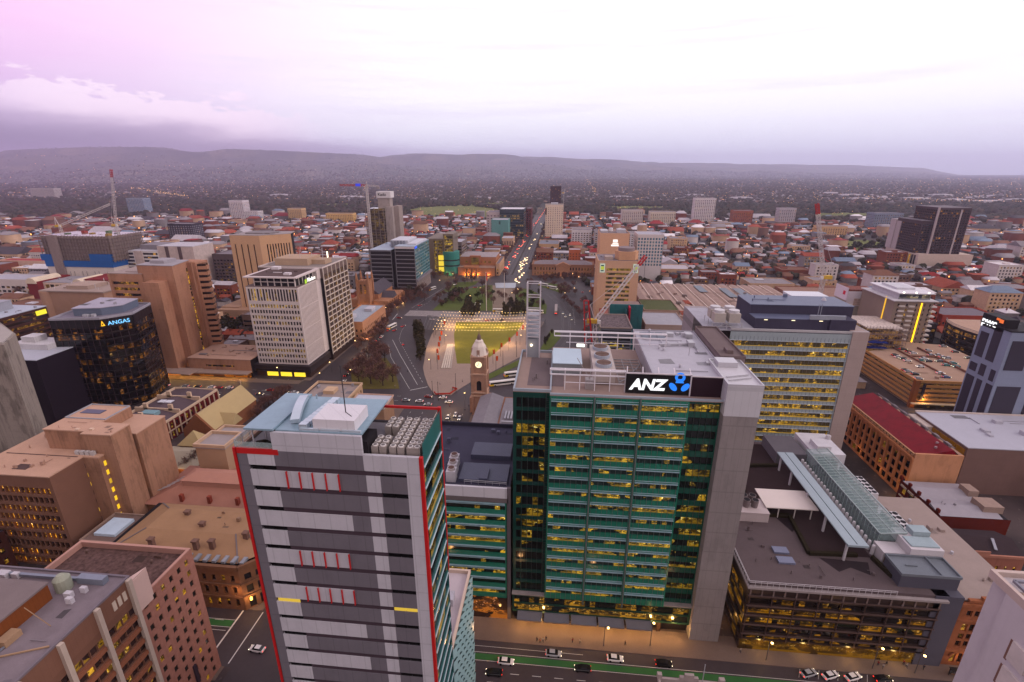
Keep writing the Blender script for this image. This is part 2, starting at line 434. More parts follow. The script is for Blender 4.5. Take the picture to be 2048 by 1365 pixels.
# ------------------------------------------------------------ streets and square
ASPH = M((62, 54, 58), .6, .22, .08, spec=.2); ASPH2 = M((58, 52, 56), .7, .2, .1)
PAVE = M((112, 95, 88), .8, .14, .2, joint=(1.2, 1e5, .12)); PLAZA = M((140, 120, 110), .75, .12, .12)
LAWN = M((104, 100, 34), .9, .18, .15); LAWN2 = M((92, 82, 40), .9, .25, .12); PAINT = M((196, 192, 190), .6, .1)
GREENLANE = M((50, 94, 52), .7, .15, .3); BRICKP = M((110, 84, 78), .8, .2, .3)
def gp(pts, z=0.0): return [G(x, y, 0) for x, y in pts]
def sheet(name, polys, z, mat):
    m = MB()
    for p in polys: slab(m, p, z)
    return m.out(name, mat, kind='structure')
rect = lambda x0, y0, x1, y1: [(x0, y0), (x1, y0), (x1, y1), (x0, y1)]
sheet('road', [rect(-420, 92, -87, 110.5), rect(-47, 92, 420, 107), rect(-87, -80, -47, 250), rect(-420, 250, 420, 277),
               rect(-165, 277, 45, 640), rect(-81, 640, -41, 1560), rect(-700, 437, -165, 458), rect(45, 437, 700, 458),
               rect(-900, 620, -165, 640), rect(45, 620, 900, 640)], .008, ASPH)
mid = [rect(-1200, y, 1200, y+14) for y in (778, 905, 1040, 1180, 1330, 1540)]+[rect(x, 640, x+11, 1540) for x in (-930, -760, -560, -370, -215, 95, 260, 430, 640, 860)]
sheet('side_streets', mid, .006, ASPH2)
# kerbed pavements: real 0.13 m steps
kb = MB()
for q in (rect(-47, 107, 420, 115.2), rect(-420, 110.5, -89, 112.5), rect(-30, 85, 420, 92), rect(-420, 88, -89, 92), rect(-47, 115.2, -41, 250), rect(-93, 112.5, -87, 250),
          rect(-420, 277, -165, 283), rect(-165, 283, -160, 436), rect(-86, 640, -81, 1500), rect(-41, 640, -36, 1500)): kb.prism(q, 0, .13)
kb.out('pavement', PAVE, kind='structure')
pl = MB()
plaza = gp([(882, 640), (863, 670), (853, 696), (846, 736), (849, 751), (856, 771), (869, 790), (902, 791), (917, 780), (946, 762), (975, 749), (1043, 713), (1060, 690), (1088, 645), (1054, 634), (920, 632)])
pl.prism(plaza, 0, .14); pl.out('plaza_paving', PLAZA, kind='structure')
lw = MB(); lw.prism(gp([(912, 645), (908, 670), (910, 700), (914, 728), (960, 728), (985, 711), (1010, 689), (1034, 665), (1048, 645)]), .1, .17)
lw.out('event_lawn', LAWN, kind='structure')
cr = MB()
for y in range(12): slab(cr, rect(-145, 438+y*1.6, -20, 438.7+y*1.6), .17)
cr.out('crossing_paving', M((186, 176, 176), .7, .1), kind='structure')
gl = MB()
for q in ([(865, 621), (889, 598.6), (933.7, 579), (971, 571), (985, 571), (985, 622)], [(1030, 578), (1056.7, 578), (1077, 588), (1094, 612), (1092, 628), (1056, 628), (1030, 622)], [(879, 586.6), (909.7, 566), (957.6, 562.7), (950.7, 569.5), (909.7, 583)],
          [(1073.8, 571), (1091, 566), (1128.5, 571), (1142, 578), (1121.6, 586.6)], [(976, 750), (1041, 719), (1034, 733), (977, 760)], [(1080, 700), (1100, 663), (1120, 661), (1121, 676), (1104, 696), (1082, 706)]): gl.prism(gp(q), 0, .14)
gl.out('garden_lawn', M((78, 88, 40), .9, .22, .08), kind='structure')
sheet('garden_path', [gp([(985, 571), (1030, 571), (1030, 622), (985, 622)])], .014, M((128, 112, 98), .85, .2, .1))
MB().prism(gp([(702, 745), (742, 722), (772, 716), (790, 740), (799, 778), (705, 779)]), 0, .14).out('corner_lawn', LAWN2, kind='structure')
MB().prism(gp([(826, 640), (842, 640), (850, 660), (846, 700), (842, 722), (834, 700), (826, 672)]), 0, .3).out('hedge_bed', M((60, 50, 42), .9, .2, .2), kind='structure')
# tram reservation with rails and the paving of the tram stop
trk = gp([(945, 772), (976, 761), (1035, 735), (1080, 708), (1106, 696), (1126, 678), (1130, 650), (1126, 620), (1112, 604), (1098, 606), (1110, 622), (1113, 650), (1108, 664), (1122, 662), (1121, 676)])
mk = MB()
def dash(x0, y0, x1, y1, n, w=.15, z=.02, duty=.4):
    for i in range(n):
        a, b = i/n, (i+duty)/n
        p, q = Vector((x0+(x1-x0)*a, y0+(y1-y0)*a, 0)), Vector((x0+(x1-x0)*b, y0+(y1-y0)*b, 0)); d = (q-p).normalized(); n_ = Vector((-d.y, d.x, 0))*w/2
        mk.poly([(p-n_)[:2]+(z,), (q-n_)[:2]+(z,), (q+n_)[:2]+(z,), (p+n_)[:2]+(z,)])
def pline(pts, w=.15, n=1, duty=1.0):
    for (a, b), (c, d) in zip(pts, pts[1:]): dash(a, b, c, d, n, w, .02, duty)
dash(-40, 97.6, 200, 97.6, 40); dash(-40, 100.8, 200, 100.8, 1, .12, .02, 1); dash(-40, 103.3, 200, 103.3, 1, .12, .02, 1)
dash(-40, 94.8, 200, 94.8, 40); dash(-41, 105.2, 10, 105.2, 1, .1, .02, 1)
for i in range(9): dash(68+i*2.5, 104.2, 69.4+i*2.5, 106.8, 1, .1, .02, 1)
for y in (96, 99.4, 102.8, 106.2): dash(-200, y, -96, y, 18, .14, .02, .5 if y != 102.8 else 1)
dash(-95, 93, -95, 110, 1, .45, .02, 1); dash(-88.5, 93, -88.5, 110, 1, .3, .02, 1)
for y in (104, 106.5): dash(-112, y, -95, y, 1, .14, .02, 1)
for x in (-82, -75, -59, -52): dash(x, 115, x, 250, 26)
dash(-67, 115, -67, 248, 1, .2, .02, 1)
pline(gp([(835, 770), (800, 710), (785, 680)]), .25); pline(gp([(819, 778), (782, 715), (777, 690)]), .2); pline(gp([(845, 765), (815, 712), (798, 680), (803, 662), (812, 650)]), .2, 9, .5)
pline(gp([(820, 781), (855, 774)]), .5); pline(gp([(833, 620), (870, 596), (905, 582), (940, 572)]), .2, 8, .5); pline(gp([(823, 617), (850, 600), (885, 577)]), .2)
pline(gp([(785, 640), (795, 628)]), .5); pline(gp([(1150, 650), (1146, 620), (1130, 595), (1105, 578)]), .2, 10, .5)
for dx in (-76, -71, -66, -55, -50, -46): dash(dx, 640, dx, 1500, 80, .2)
for y in (260, 266): dash(-400, y, -90, y, 50)
for y in range(4): dash(-200+y*11, 279, -197+y*11, 284, 1, .2, .02, 1)
mk.out('road_markings', PAINT, kind='structure')
sheet('bike_lane', [rect(-40, 101.0, 68, 102.9), rect(-112, 104.15, -95.5, 106.35), rect(68, 99, 200, 101)], .016, GREENLANE)
rl = MB()
def rail(pts, off):
    P = [Vector((a, b, .03)) for a, b in gp(pts)]
    for p, q in zip(P, P[1:]):
        d = (q-p).normalized(); n = Vector((-d.y, d.x, 0))*off; rl.bar(p+n, q+n, .12, .05)
tr1 = [(940, 778), (977, 763), (1038, 737), (1085, 711), (1112, 698), (1128, 678), (1133, 655), (1130, 625), (1118, 604), (1098, 588)]
for of in (-3.6, -2.2, 2.2, 3.6): rail(tr1, of)
for x in (-66, -64.6, -60, -58.6): rl.bar((x, 640, .03), (x, 1500, .03), .12, .05)
rl.out('tram_rails', M((96, 88, 90), .35, .1, 1, metal=.8), kind='structure')
md = MB(); md.prism(rect(-63.2, 642, -61.4, 1480), 0, .35); md.out('median_strip', M((70, 62, 58), .9, .2), kind='structure')
ft = MB(); ft.prism(gp([(990, 567), (1032, 567), (1031, 577), (992, 577)]), .14, .5); ft.out('fountain_basin', M((146, 150, 160), .35, .1), kind='structure')

# ------------------------------------------------------------ far city: suburbs, parklands
def island_pal(name, pal, rough=.85, per=.25):
    m, t, b = newmat(name)
    il = Nd(t, t.nodes.new("ShaderNodeNewGeometry").outputs['Random Per Island'])
    cr = t.nodes.new("ShaderNodeValToRGB"); cr.color_ramp.interpolation = 'CONSTANT'
    e = cr.color_ramp.elements
    while len(e) < len(pal): e.new(.5)
    tot = sum(w for w, _ in pal); acc = 0
    for k, (w, c) in enumerate(pal): e[k].position = acc/tot; e[k].color = lin(c); acc += w
    t.links.new(il.k, cr.inputs[0])
    v = (il*37.7).fract()*per*2+(1-per)
    n = t.nodes.new("ShaderNodeVectorMath"); n.operation = 'SCALE'; t.links.new(cr.outputs[0], n.inputs[0]); t.links.new(v.k, n.inputs['Scale'])
    t.links.new(n.outputs[0], b.inputs['Base Color']); b.inputs['Roughness'].default_value = rough; b.inputs['Specular IOR Level'].default_value = .1; return m
def ico(sub):
    p = (1+5**.5)/2
    v = [(-1, p, 0), (1, p, 0), (-1, -p, 0), (1, -p, 0), (0, -1, p), (0, 1, p), (0, -1, -p), (0, 1, -p), (p, 0, -1), (p, 0, 1), (-p, 0, -1), (-p, 0, 1)]
    f = [(0, 11, 5), (0, 5, 1), (0, 1, 7), (0, 7, 10), (0, 10, 11), (1, 5, 9), (5, 11, 4), (11, 10, 2), (10, 7, 6), (7, 1, 8), (3, 9, 4), (3, 4, 2), (3, 2, 6), (3, 6, 8), (3, 8, 9), (4, 9, 5), (2, 4, 11), (6, 2, 10), (8, 6, 7), (9, 8, 1)]
    v = [Vector(a).normalized() for a in v]
    for _ in range(sub):
        c = {}; nf = []
        def md(a, b):
            k = (min(a, b), max(a, b))
            if k not in c: v.append((v[a]+v[b]).normalized()); c[k] = len(v)-1
            return c[k]
        for a, b, d in f:
            x, y, z = md(a, b), md(b, d), md(d, a); nf += [(a, x, z), (b, y, x), (d, z, y), (x, y, z)]
        f = nf
    return np.array([tuple(a) for a in v]), np.array(f)
def scatter(name, P, tmpl, scl, mat, kind='stuff', rot=True):
    """P (n,3), scl (n,3): copies of a small mesh in one object, each jittered"""
    n = len(P); tv, tf = tmpl; k = len(tv)
    a = RNG.uniform(0, 2*np.pi, n) if rot is True else rot
    c, s_ = np.cos(a)[:, None], np.sin(a)[:, None]
    X = tv[None, :, 0]*scl[:, None, 0]; Y = tv[None, :, 1]*scl[:, None, 1]; Z = tv[None, :, 2]*scl[:, None, 2]
    V = np.stack([X*c-Y*s_+P[:, None, 0], X*s_+Y*c+P[:, None, 1], Z+P[:, None, 2]], -1)
    if JIT: V = V+RNG.normal(0, 1, V.shape)*(scl[:, None, :]*JIT)
    F = (tf[None]+np.arange(n)[:, None, None]*k).reshape(-1, tf.shape[1])
    return quadmesh(name, V.reshape(-1, 3), F, mat, kind)
def wedge(n, d0, d1, pw=1.0):                      # points spread over the view, nearer ones denser
    d = d0*(d1/d0)**RNG.uniform(0, 1, n)**pw; a = np.radians(RNG.uniform(-50, 50, n))
    lx = d*np.tan(a); return np.stack([lx*RT.x+d*FH.x, lx*RT.y+d*FH.y], 1), d
HT = (np.array([(-.5, -.5, 0), (.5, -.5, 0), (.5, .5, 0), (-.5, .5, 0), (-.5, -.5, .55), (.5, -.5, .55), (.5, .5, .55), (-.5, .5, .55), (-.22, 0, 1), (.22, 0, 1)]),
      np.array([(0, 1, 5), (0, 5, 4), (1, 2, 6), (1, 6, 5), (2, 3, 7), (2, 7, 6), (3, 0, 4), (3, 4, 7), (4, 5, 9), (4, 9, 8), (6, 7, 8), (6, 8, 9), (7, 4, 8), (5, 6, 9)]))
JIT = 0
PAL = [(34, (112, 102, 106)), (20, (136, 126, 130)), (18, (96, 70, 64)), (16, (116, 78, 68)), (6, (160, 150, 154)), (10, (136, 112, 100)), (10, (84, 80, 86)), (2, (196, 188, 192))]
p2, d2 = wedge(20000, 2150, 11500, .95)
keep = np.ones(len(p2), bool)
z2 = np.maximum(terrain(p2[:, 0], p2[:, 1]), -.2)
keep &= ~((z2 > 110) & (RNG.uniform(0, 1, len(p2)) < np.clip(z2/260, 0, .97)))
p2, d2, z2 = p2[keep], d2[keep], z2[keep]
sc = np.stack([RNG.uniform(9, 17, len(p2)), RNG.uniform(8, 12, len(p2)), RNG.uniform(4.5, 8, len(p2))], 1)
big = RNG.uniform(0, 1, len(p2)) < .03; sc[big] *= np.array([2.6, 2.0, 1.2])
scatter('suburban_houses', np.column_stack([p2, z2]), HT, sc, island_pal('suburb_roofs', PAL))
# the long pale warehouses of the western suburbs and shops
wp = np.array([G(x, y) for x, y in [(1700, 392), (1760, 396), (1830, 399), (1905, 402), (1980, 405), (1660, 388), (1990, 394), (1720, 400), (1880, 392), (1800, 390), (1950, 398), (1480, 398), (1390, 392), (960, 398), (880, 402), (1240, 396), (2030, 402), (560, 392), (700, 396)]])
scatter('suburban_sheds', np.column_stack([wp, np.zeros(len(wp))]), HT, np.tile([[120, 55, 10]], (len(wp), 1)).astype(float), M((176, 168, 176), .7, .1), rot=np.full(len(wp), .1))
JIT = .16
TREEPAL = [(30, (54, 50, 40)), (30, (64, 56, 46)), (20, (50, 50, 40)), (14, (74, 62, 52)), (10, (68, 56, 54))]
tm = island_pal('distant_foliage', TREEPAL, .95, .3)
p3, d3 = wedge(42000, 2080, 11500, .82); z3 = np.maximum(terrain(p3[:, 0], p3[:, 1]), -.2)
kk = ~((z3 > 130) & (RNG.uniform(0, 1, len(z3)) < .7)); p3, d3, z3 = p3[kk], d3[kk], z3[kk]
r3 = RNG.uniform(4, 9, len(p3))*(1+d3/18000)
scatter('suburban_trees', np.column_stack([p3, z3+r3*.45]), ico(0), np.stack([r3, r3, r3*RNG.uniform(.6, .9, len(r3))], 1), tm)
# parklands ring (about 1.45 to 2.1 km) with its clearings
def parkd(px_lo, px_hi, n, ylo, yhi):
    px = RNG.uniform(px_lo, px_hi, n); py = RNG.uniform(ylo(px), yhi(px), n); return np.array([G(a, b) for a, b in zip(px, py)])
lo = lambda x: np.interp(x, [-60, 0, 300, 700, 1000, 1100, 1500, 1800, 2100], [402, 400, 400, 404, 398, 404, 412, 412, 408])
hi = lambda x: np.interp(x, [-60, 0, 300, 420, 700, 830, 1000, 1100, 1250, 1550, 1800, 2100], [440, 440, 436, 436, 432, 432, 432, 428, 430, 444, 452, 446])
pp = parkd(-60, 2108, 9000, lo, hi)
CLEAR_E = [(910, 424, 95, 11), (1690, 434, 85, 7), (1270, 418, 70, 5), (1720, 492, 40, 10), (985, 408, 40, 6), (1850, 430, 30, 5), (690, 411, 60, 3)]
pj = []
def inv(x, y, z=0.0):
    v = Vector((x, y, z-CAMH)); w = v.dot(FW); return 1024+FPX*v.dot(RT)/w, 682.5-FPX*v.dot(UP)/w
def clear_of(P):
    k = []
    for x, y in P:
        a, b = inv(x, y)
        k.append(not any(((a-cx)/rx)**2+((b-cy)/ry)**2 < 1 for cx, cy, rx, ry in CLEAR_E) and not (-85 < x < -37))
    return P[np.array(k)]
pp = clear_of(pp); r4 = RNG.uniform(4.5, 9.5, len(pp))
scatter('parkland_trees', np.column_stack([pp, r4*.75]), ico(1), np.stack([r4, r4, r4*RNG.uniform(.7, 1.15, len(r4))], 1), tm)
gm = MB()
for cx, cy, rx, ry in CLEAR_E: slab(gm, [G(cx+rx*1.15*math.cos(a), cy+ry*1.2*math.sin(a)) for a in np.linspace(0, 2*math.pi, 20)[:-1]], .05)
gm.out('parkland_grass', M((104, 108, 56), .9, .25, .01), kind='structure')
# lamps and lit windows of the far suburbs: one mass of points
JIT = 0
p5, d5 = wedge(2600, 1500, 8500, 1.0); z5 = np.maximum(terrain(p5[:, 0], p5[:, 1]), 0)+8
def trail(pts, n, w=6):
    o = []
    for _ in range(n):
        u = RNG.uniform(0, len(pts)-1); k = int(u); f = u-k
        o.append(G(pts[k][0]*(1-f)+pts[min(k+1, len(pts)-1)][0]*f+RNG.normal(0, w*.3), pts[k][1]*(1-f)+pts[min(k+1, len(pts)-1)][1]*f+RNG.normal(0, .6)))
    return np.array(o)
tr = np.concatenate([trail([(270, 378), (300, 384), (330, 390), (370, 396)], 110, 20), trail([(1174, 360), (1182, 372), (1192, 390)], 60, 6), trail([(290, 343), (312, 346)], 16, 20), trail([(1290, 392), (1350, 390)], 14, 20),
                     trail([(1650, 400), (1900, 404), (2040, 408)], 60, 10), trail([(990, 354), (1020, 364)], 14, 14), trail([(900, 333), (980, 340)], 10, 12), trail([(1420, 340), (1640, 352)], 26, 14)])
zt = np.maximum(terrain(tr[:, 0], tr[:, 1]), 0)+9
L = np.concatenate([np.column_stack([p5, z5]), np.column_stack([tr, zt])]); dl = np.hypot(L[:, 0], L[:, 1])
rr = RNG.uniform(.5, 1.5, len(L))*dl/3600
scatter('distant_lights', L, ico(0), np.stack([rr, rr, rr], 1), EM((255, 190, 120), 2.4))
# ------------------------------------------------------------ common finishes
WHITE = M((206, 200, 206), .6, .08, .4); LGREY = M((180, 177, 185), .6, .07, .3, streak=.05, joint=(2.6, 3.67, .16)); DGREY = M((106, 101, 109), .65, .08, .3, streak=.05, joint=(2.6, 3.67, .14))
ROOFG = M((118, 110, 116), .85, .14, .3, streak=.12); ROOFL = M((164, 162, 172), .75, .10, .25, streak=.08); ROOFD = M((80, 74, 80), .85, .18, .25, streak=.15)
ROOFB = M((142, 168, 184), .45, .10, .3, streak=.06, metal=.2, joint=(3.3, 1e5, .14)); STEEL = M((186, 184, 190), .4, .06, 1, metal=.3); DARKM = M((34, 30, 34), .6, .2, 1)
RED = M((176, 24, 26), .5, .08, .5); CONC = M((150, 140, 138), .8, .10, .15, streak=.12); NAVY = M((62, 60, 78), .7, .12, .25)
TEAL = M((36, 114, 94), .25, .14, .6, spec=.6); TEALD = M((20, 62, 56), .22, .2, .5, spec=.6); SHADE = M((142, 170, 180), .4, .08, .5)
SOLAR = M((62, 72, 98), .3, .1, 1, joint=(1.1, 1e5, .35)); LAMPW = EM((255, 232, 190), 6.0); YEL = (252, 206, 54)
def lampspot(x, y, z, e, col=(1, .55, .16), r=.35):
    l = bpy.data.lights.new("street_glow", 'POINT'); l.energy = e; l.color = col; l.shadow_soft_size = r
    o = bpy.data.objects.new("street_glow", l); COL.objects.link(o); o.location = (x, y, z); return o

# ============================================================ A: the green glass bank tower
A = thing('office_tower', 'tall green glass tower with lit white ANZ roof sign and grey shaft on its right', 'office tower', loc=(15, 125, 0))
gA = GL((40, 58, 56), .46, YEL, .80, (1.0, .45)); gA2 = GL((18, 22, 22), .34, YEL, .45, (2.6, 1.2)); gA3 = GL((22, 30, 28), .75, (255, 190, 50), .5, (1.2, .7))
MB().box(-10.6, 116.2, 0, 40.8, 150, 75.4).box(-1.2, 114.4, 10, 32.6, 116.2, 75.2).out('core', DARKM, A)
fa = Facades(A, TEAL, gA, each=False)
zr = [(11.0+i*3.78+1.55, 11.0+i*3.78+3.2) for i in range(17)]
for x0, x1 in ((-1.5, 9.6), (9.8, 20.9), (21.1, 32.9)):
    fa.face((x0, 114.0), (1, 0), x1-x0, 10.6, 76.2, [(.35, x1-x0-.35)], zr, .32, 1.45)
fa.face((-1.5, 115.6), (0, -1), 1.6, 10.6, 76.2, [], [(20, 21)])
fa.face((32.9, 114.0), (0, 1), 1.6, 10.6, 76.2, [], [(20, 21)])
fa.done('spandrel_wall')
ms = MB()
for i in range(24): 
    x = -1.5+.35+i*1.45
    if x < 32.8: ms.box(x-.04, 113.9, 10.6, x+.04, 114.02, 76)
for x in (9.7, 21.0): ms.cyl(x, 113.6, 9.5, 76.6, .22, 8)
ms.out('mullion', M((88, 96, 96), .5), A)
for (a, b) in zr:
    m = MB()
    for x0, x1 in ((-1.1, 9.3), (10.1, 20.6), (21.4, 32.5)): m.box(x0, 113.5, b+.14, x1, 113.97, b+.24); m.box(x0, 113.72, b+.66, x1, 113.97, b+.74)
    m.out('sunshade', SHADE, A)
fb = Facades(A, TEALD, gA2, each=False)
fb.face((-11, 115.6), (1, 0), 9.5, 10.6, 76.2, [(.9, 2.2), (2.4, 8.4)], [(11.4+i*3.78, 14.2+i*3.78) for i in range(17)], .4, 1.5)
fb.face((-11, 145), (0, -1), 29.4, 4, 76.2, [(1, 28)], [(11.4+i*3.78, 13.6+i*3.78) for i in range(17)], .4, 2.0)
fb.done('corner_wall')
mm = MB()
for i in range(5): mm.box(-8.6+i*1.5, 115.46, 11, -8.5+i*1.5, 115.6, 75)
for i in range(17):
    for k in range(6): mm.box(-2.3, 115.3, 11.6+i*3.78+k*.5, -1.55, 115.42, 11.7+i*3.78+k*.5)
mm.box(-2.5, 115.35, 10.6, -2.35, 115.6, 76.2); mm.out('bay_frame', M((46, 56, 54), .5), A)
fc = Facades(A, M((22, 78, 64), .25, .14, .6, spec=.6), GL((22, 30, 28), .42, YEL, .55, (2.2, 1.1)), each=False)
fc.face((32.9, 115.6), (1, 0), 8.1, 10.6, 76.2, [(.3, 7.8)], [(11.0+i*3.78+1.2, 11.0+i*3.78+3.4) for i in range(17)], .35, 1.5)
fc.done('right_wall')
m = MB()
for i in range(5): m.box(33.2+i*1.56, 115.46, 10.8, 33.28+i*1.56, 115.6, 76)
m.out('mullion', M((52, 62, 60), .5), A)
# lower storeys, canopies, lit forecourt
fp = Facades(A, M((30, 60, 50), .3, .1, .5), gA3, each=False)
fp.face((-11, 114.6), (1, 0), 52, 3.9, 10.6, [(.5, 51.5)], [(4.5, 6.9), (7.4, 9.9)], .3, 1.5)
fp.done('podium_wall')
MB().box(-11.2, 114.2, 10.6, 41.2, 116.2, 10.95).out('podium_ledge', CONC, A)
m = MB()
for i in range(6): m.box(-9.5+i*8.3, 114.9, .13, -8.5+i*8.3, 116.1, 4.2)
m.out('column', M((70, 52, 44), .6), A)
MB().box(-10.5, 118.2, .13, 40.5, 118.4, 4.0).out('lobby_front', GL((60, 40, 20), .9, (255, 170, 60), .9, (3, 2), frow=0), A)
for i in range(5):
    x = -9.3+i*8.0
    m = MB(); m.box(x, 111.6, 4.0, x+7.2, 114.5, 4.12); m.rim(x-.1, 111.4, x+7.3, 114.55, 3.9, 4.3, .22)
    if i == 4: x = 33.0
    m.out('canopy', M((112, 110, 118), .4, .1, .5), A)
for i in range(8): lampspot(-8+i*6.4, 112.8, 3.5, 900)
# concrete shaft
m = MB(); m.box(41, 113.0, 0, 49.2, 130, 73.2); m.out('shaft', M((138, 130, 130), .75, .08, .1, streak=.10, joint=(1.75, 6.4, .16)), A)
MB().box(40.9, 112.9, 73.2, 49.3, 130.1, 81.2).out('shaft_crown', M((186, 184, 190), .5, .06, .3, joint=(1.75, 20, .14)), A)
MB().rim(40.9, 112.9, 49.3, 130.1, 81.2, 81.7, .3).box(42, 125, 81.2, 47, 129, 82.6).bar((42, 116, 81.5), (48, 118, 81.5), .3).bar((42, 118, 81.5), (48, 120, 81.5), .3).out('roof_rail', STEEL, A)
# roof
MB().box(-11, 115.6, 76.2, -1.5, 145, 76.4).box(-1.5, 114, 76.2, 41, 150, 76.4).out('roof', M((158, 136, 128), .85, .1, .4, joint=(3.1, 1e5, .2)), A)
MB().box(-7.6, 119.5, 76.4, 2.0, 140, 76.46).out('roof_membrane', M((104, 92, 94), .9, .12, .4), A)
MB().rim(-11, 115.6, -1.2, 145, 76.4, 77.1, .4).box(-1.5, 114, 76.4, 41, 114.4, 76.9).out('parapet', M((150, 158, 168), .6, .1), A)
MB().box(24.5, 117.4, 76.4, 43.5, 157, 80.2).out('plant_hall', M((150, 146, 152), .7, .1, .4, joint=(2, 30, .1)), A)
MB().box(24.4, 117.3, 80.2, 43.6, 157.1, 80.6).out('plant_hall_roof', M((176, 174, 184), .7, .08, .4, joint=(6, 1e5, .08)), A)
MB().rim(24.4, 117.3, 43.6, 157.1, 80.6, 81.0, .25).out('plant_hall_kerb', ROOFL, A)
m = MB(); m.box(44, 130, 76.4, 50.5, 157, 82.0); m.out('stair_block', M((122, 108, 110), .8, .1), A)
MB().box(43.9, 129.9, 82.0, 50.6, 157.1, 82.2).rim(43.9, 129.9, 50.6, 157.1, 82.2, 82.7, .25).box(46.5, 133, 82.2, 48.2, 136, 83.2).out('stair_block_roof', M((108, 94, 94), .85, .12), A)
m = MB()
for i in range(3): 
    for j in range(2): m.box(26+i*2.4, 148+j*3.2, 80.9, 28.2+i*2.4, 151+j*3.2, 81.1)
m.out('solar_panel', SOLAR, A)
m = MB(); m.bar((30, 142, 81.1), (39, 143.5, 81.1), .7); m.box(38.5, 142, 80.6, 40.2, 145, 82); m.box(34, 151, 80.6, 36, 153, 81.8); m.box(39.5, 150, 80.6, 41.5, 153, 82); m.box(40, 128, 80.6, 41.2, 129.5, 81.2); m.bar((37, 135, 80.6), (37, 135, 83.4), .15)
m.out('roof_duct', M((170, 168, 174), .4, .1, 1, metal=.3), A)
MB().box(-1.05, 128.2, 76.4, 6.9, 140.3, 79.4).out('plant_room', M((130, 134, 138), .6, .08, .5, joint=(1.3, 30, .15)), A)
MB().box(-1.2, 128.0, 79.4, 7.0, 140.4, 79.6).out('plant_room_roof', M((172, 190, 204), .5, .06), A)
m = MB(); m.box(9.6, 121.4, 77.2, 15.4, 141.6, 80.6); m.out('cooling_tower', M((176, 164, 160), .6, .1, .5, joint=(3, 1.2, .08)), A)
for y in (125, 131.5, 138): MB().cyl(12.5, y, 80.6, 81.5, 2.2, 20).out('fan_housing', M((150, 156, 168), .4, .08), A)
for y in (125, 131.5, 138): m = MB(); m.cyl(12.5, y, 81.5, 81.56, 1.95, 20); m.bar((10.6, y, 81.62), (14.4, y, 81.62), .3, .06); m.bar((12.5, y-1.9, 81.62), (12.5, y+1.9, 81.62), .3, .06); m.out('fan', M((104, 82, 74), .6), A)
m = MB()
for i in range(9): m.bar((16.5, 121+i*2.2, 77.2), (23.8, 121+i*2.2, 77.2), .25)
for i in range(4): m.bar((16.5+i*2.4, 121, 77.2), (16.5+i*2.4, 139, 77.2), .2); m.bar((16.5+i*1.8, 121+i*3, 77.5), (20+i*1.2, 126+i*3, 77.5), .2)
m.out('services_frame', M((128, 122, 126), .5), A)
MB().box(7.5, 118.2, 76.4, 9.6, 120.4, 79.0).bar((8.6, 119.3, 79), (8.9, 119.6, 83.5), .18).bar((8.6, 119.3, 79), (5.2, 121, 84), .12).out('camera_hoist', M((150, 142, 142), .5), A)
def pipe_frame(y, x0, x1, z, n, zb, zs=1.25):
    m = MB()
    for dz in (0, zs): m.bar((x0, y, z-dz), (x1, y, z-dz), .3)
    m.bar((x0, y+.9, z), (x1, y+.9, z), .25)
    for i in range(n+1):
        x = x0+(x1-x0)*i/n; m.bar((x, y, z), (x, y, z-zs), .22); m.bar((x, y, z), (x, y+.9, z), .2)
        if i > 0: m.bar((x, y, z-zs), (x, y, zb), .22)
    m.bar((x0+3.6, y, (z+zb)/2-.6), (x1, y, (z+zb)/2-.6), .14)
    return m
pipe_frame(117.6, -1.6, 17.4, 81.9, 5, 76.4).out('pipe_frame', M((214, 208, 214), .45), A)
pipe_frame(142, -1.0, 32, 84.2, 7, 79.0).out('pipe_frame', M((214, 208, 214), .45), A)
MB().box(17.5, 116.8, 76.6, 33.2, 117.25, 82.0).out('sign_board', M((16, 13, 17), .5, .1), A)
MB().box(33.4, 116.6, 76.4, 41, 117.2, 81.6).out('louvre_screen', M((44, 28, 36), .7, .1), A)
m = MB(); m.bar((17.4, 116.7, 82.1), (33.3, 116.7, 82.1), .3)
for i in range(5): m.bar((17.6+i*3.9, 116.9, 82.1), (18.2+i*3.9, 121, 82.1), .22)
m.bar((33.3, 116.7, 76.4), (33.3, 116.7, 82.2), .3); m.bar((33.3, 116.7, 81.8), (41, 116.6, 81.8), .25); m.out('sign_frame', M((198, 190, 196), .5), A)
SGW = EM((252, 252, 255), 1.15); SGB = EM((20, 120, 235), 1.1)
letters('ANZ', SGW, A, 18.6, 116.75, 77.75, 4.0, ext=.1, shear=.18, bold=.16, sx=1.0)
def disc(cx, cz, rx, rz, rot, y, n=18):
    a = [(cx+rx*math.cos(q)*math.cos(rot)-rz*math.sin(q)*math.sin(rot), cz+rx*math.cos(q)*math.sin(rot)+rz*math.sin(q)*math.cos(rot)) for q in np.linspace(0, 2*math.pi, n+1)[:-1]]
    return a
m = MB()
def plate(pts, y0, y1):
    m.poly([(x, y0, z) for x, z in pts])
    for p, q in zip(pts, pts[1:]+pts[:1]): m.poly([(p[0], y0, p[1]), (q[0], y0, q[1]), (q[0], y1, q[1]), (p[0], y1, p[1])])
ring = [(30.6+1.25*math.cos(a), 81.4+1.25*math.sin(a)) for a in np.linspace(R(-55), R(235), 18)]; ring2 = [(30.6+.62*math.cos(a), 81.4+.62*math.sin(a)) for a in np.linspace(R(235), R(-55), 18)]
for i in range(17):
    plate([ring[i], ring[i+1], ring2[16-i], ring2[17-i]], 116.55, 116.8)
plate([(29.9, 80.9), (31.3, 80.9), (31.6, 79.9), (29.6, 79.9)], 116.55, 116.8)
plate(disc(29.1, 78.75, 1.25, .72, R(-48), 0), 116.55, 116.8); plate(disc(32.1, 78.75, 1.25, .72, R(48), 0), 116.55, 116.8)
m.out('sign_emblem', SGB, A)
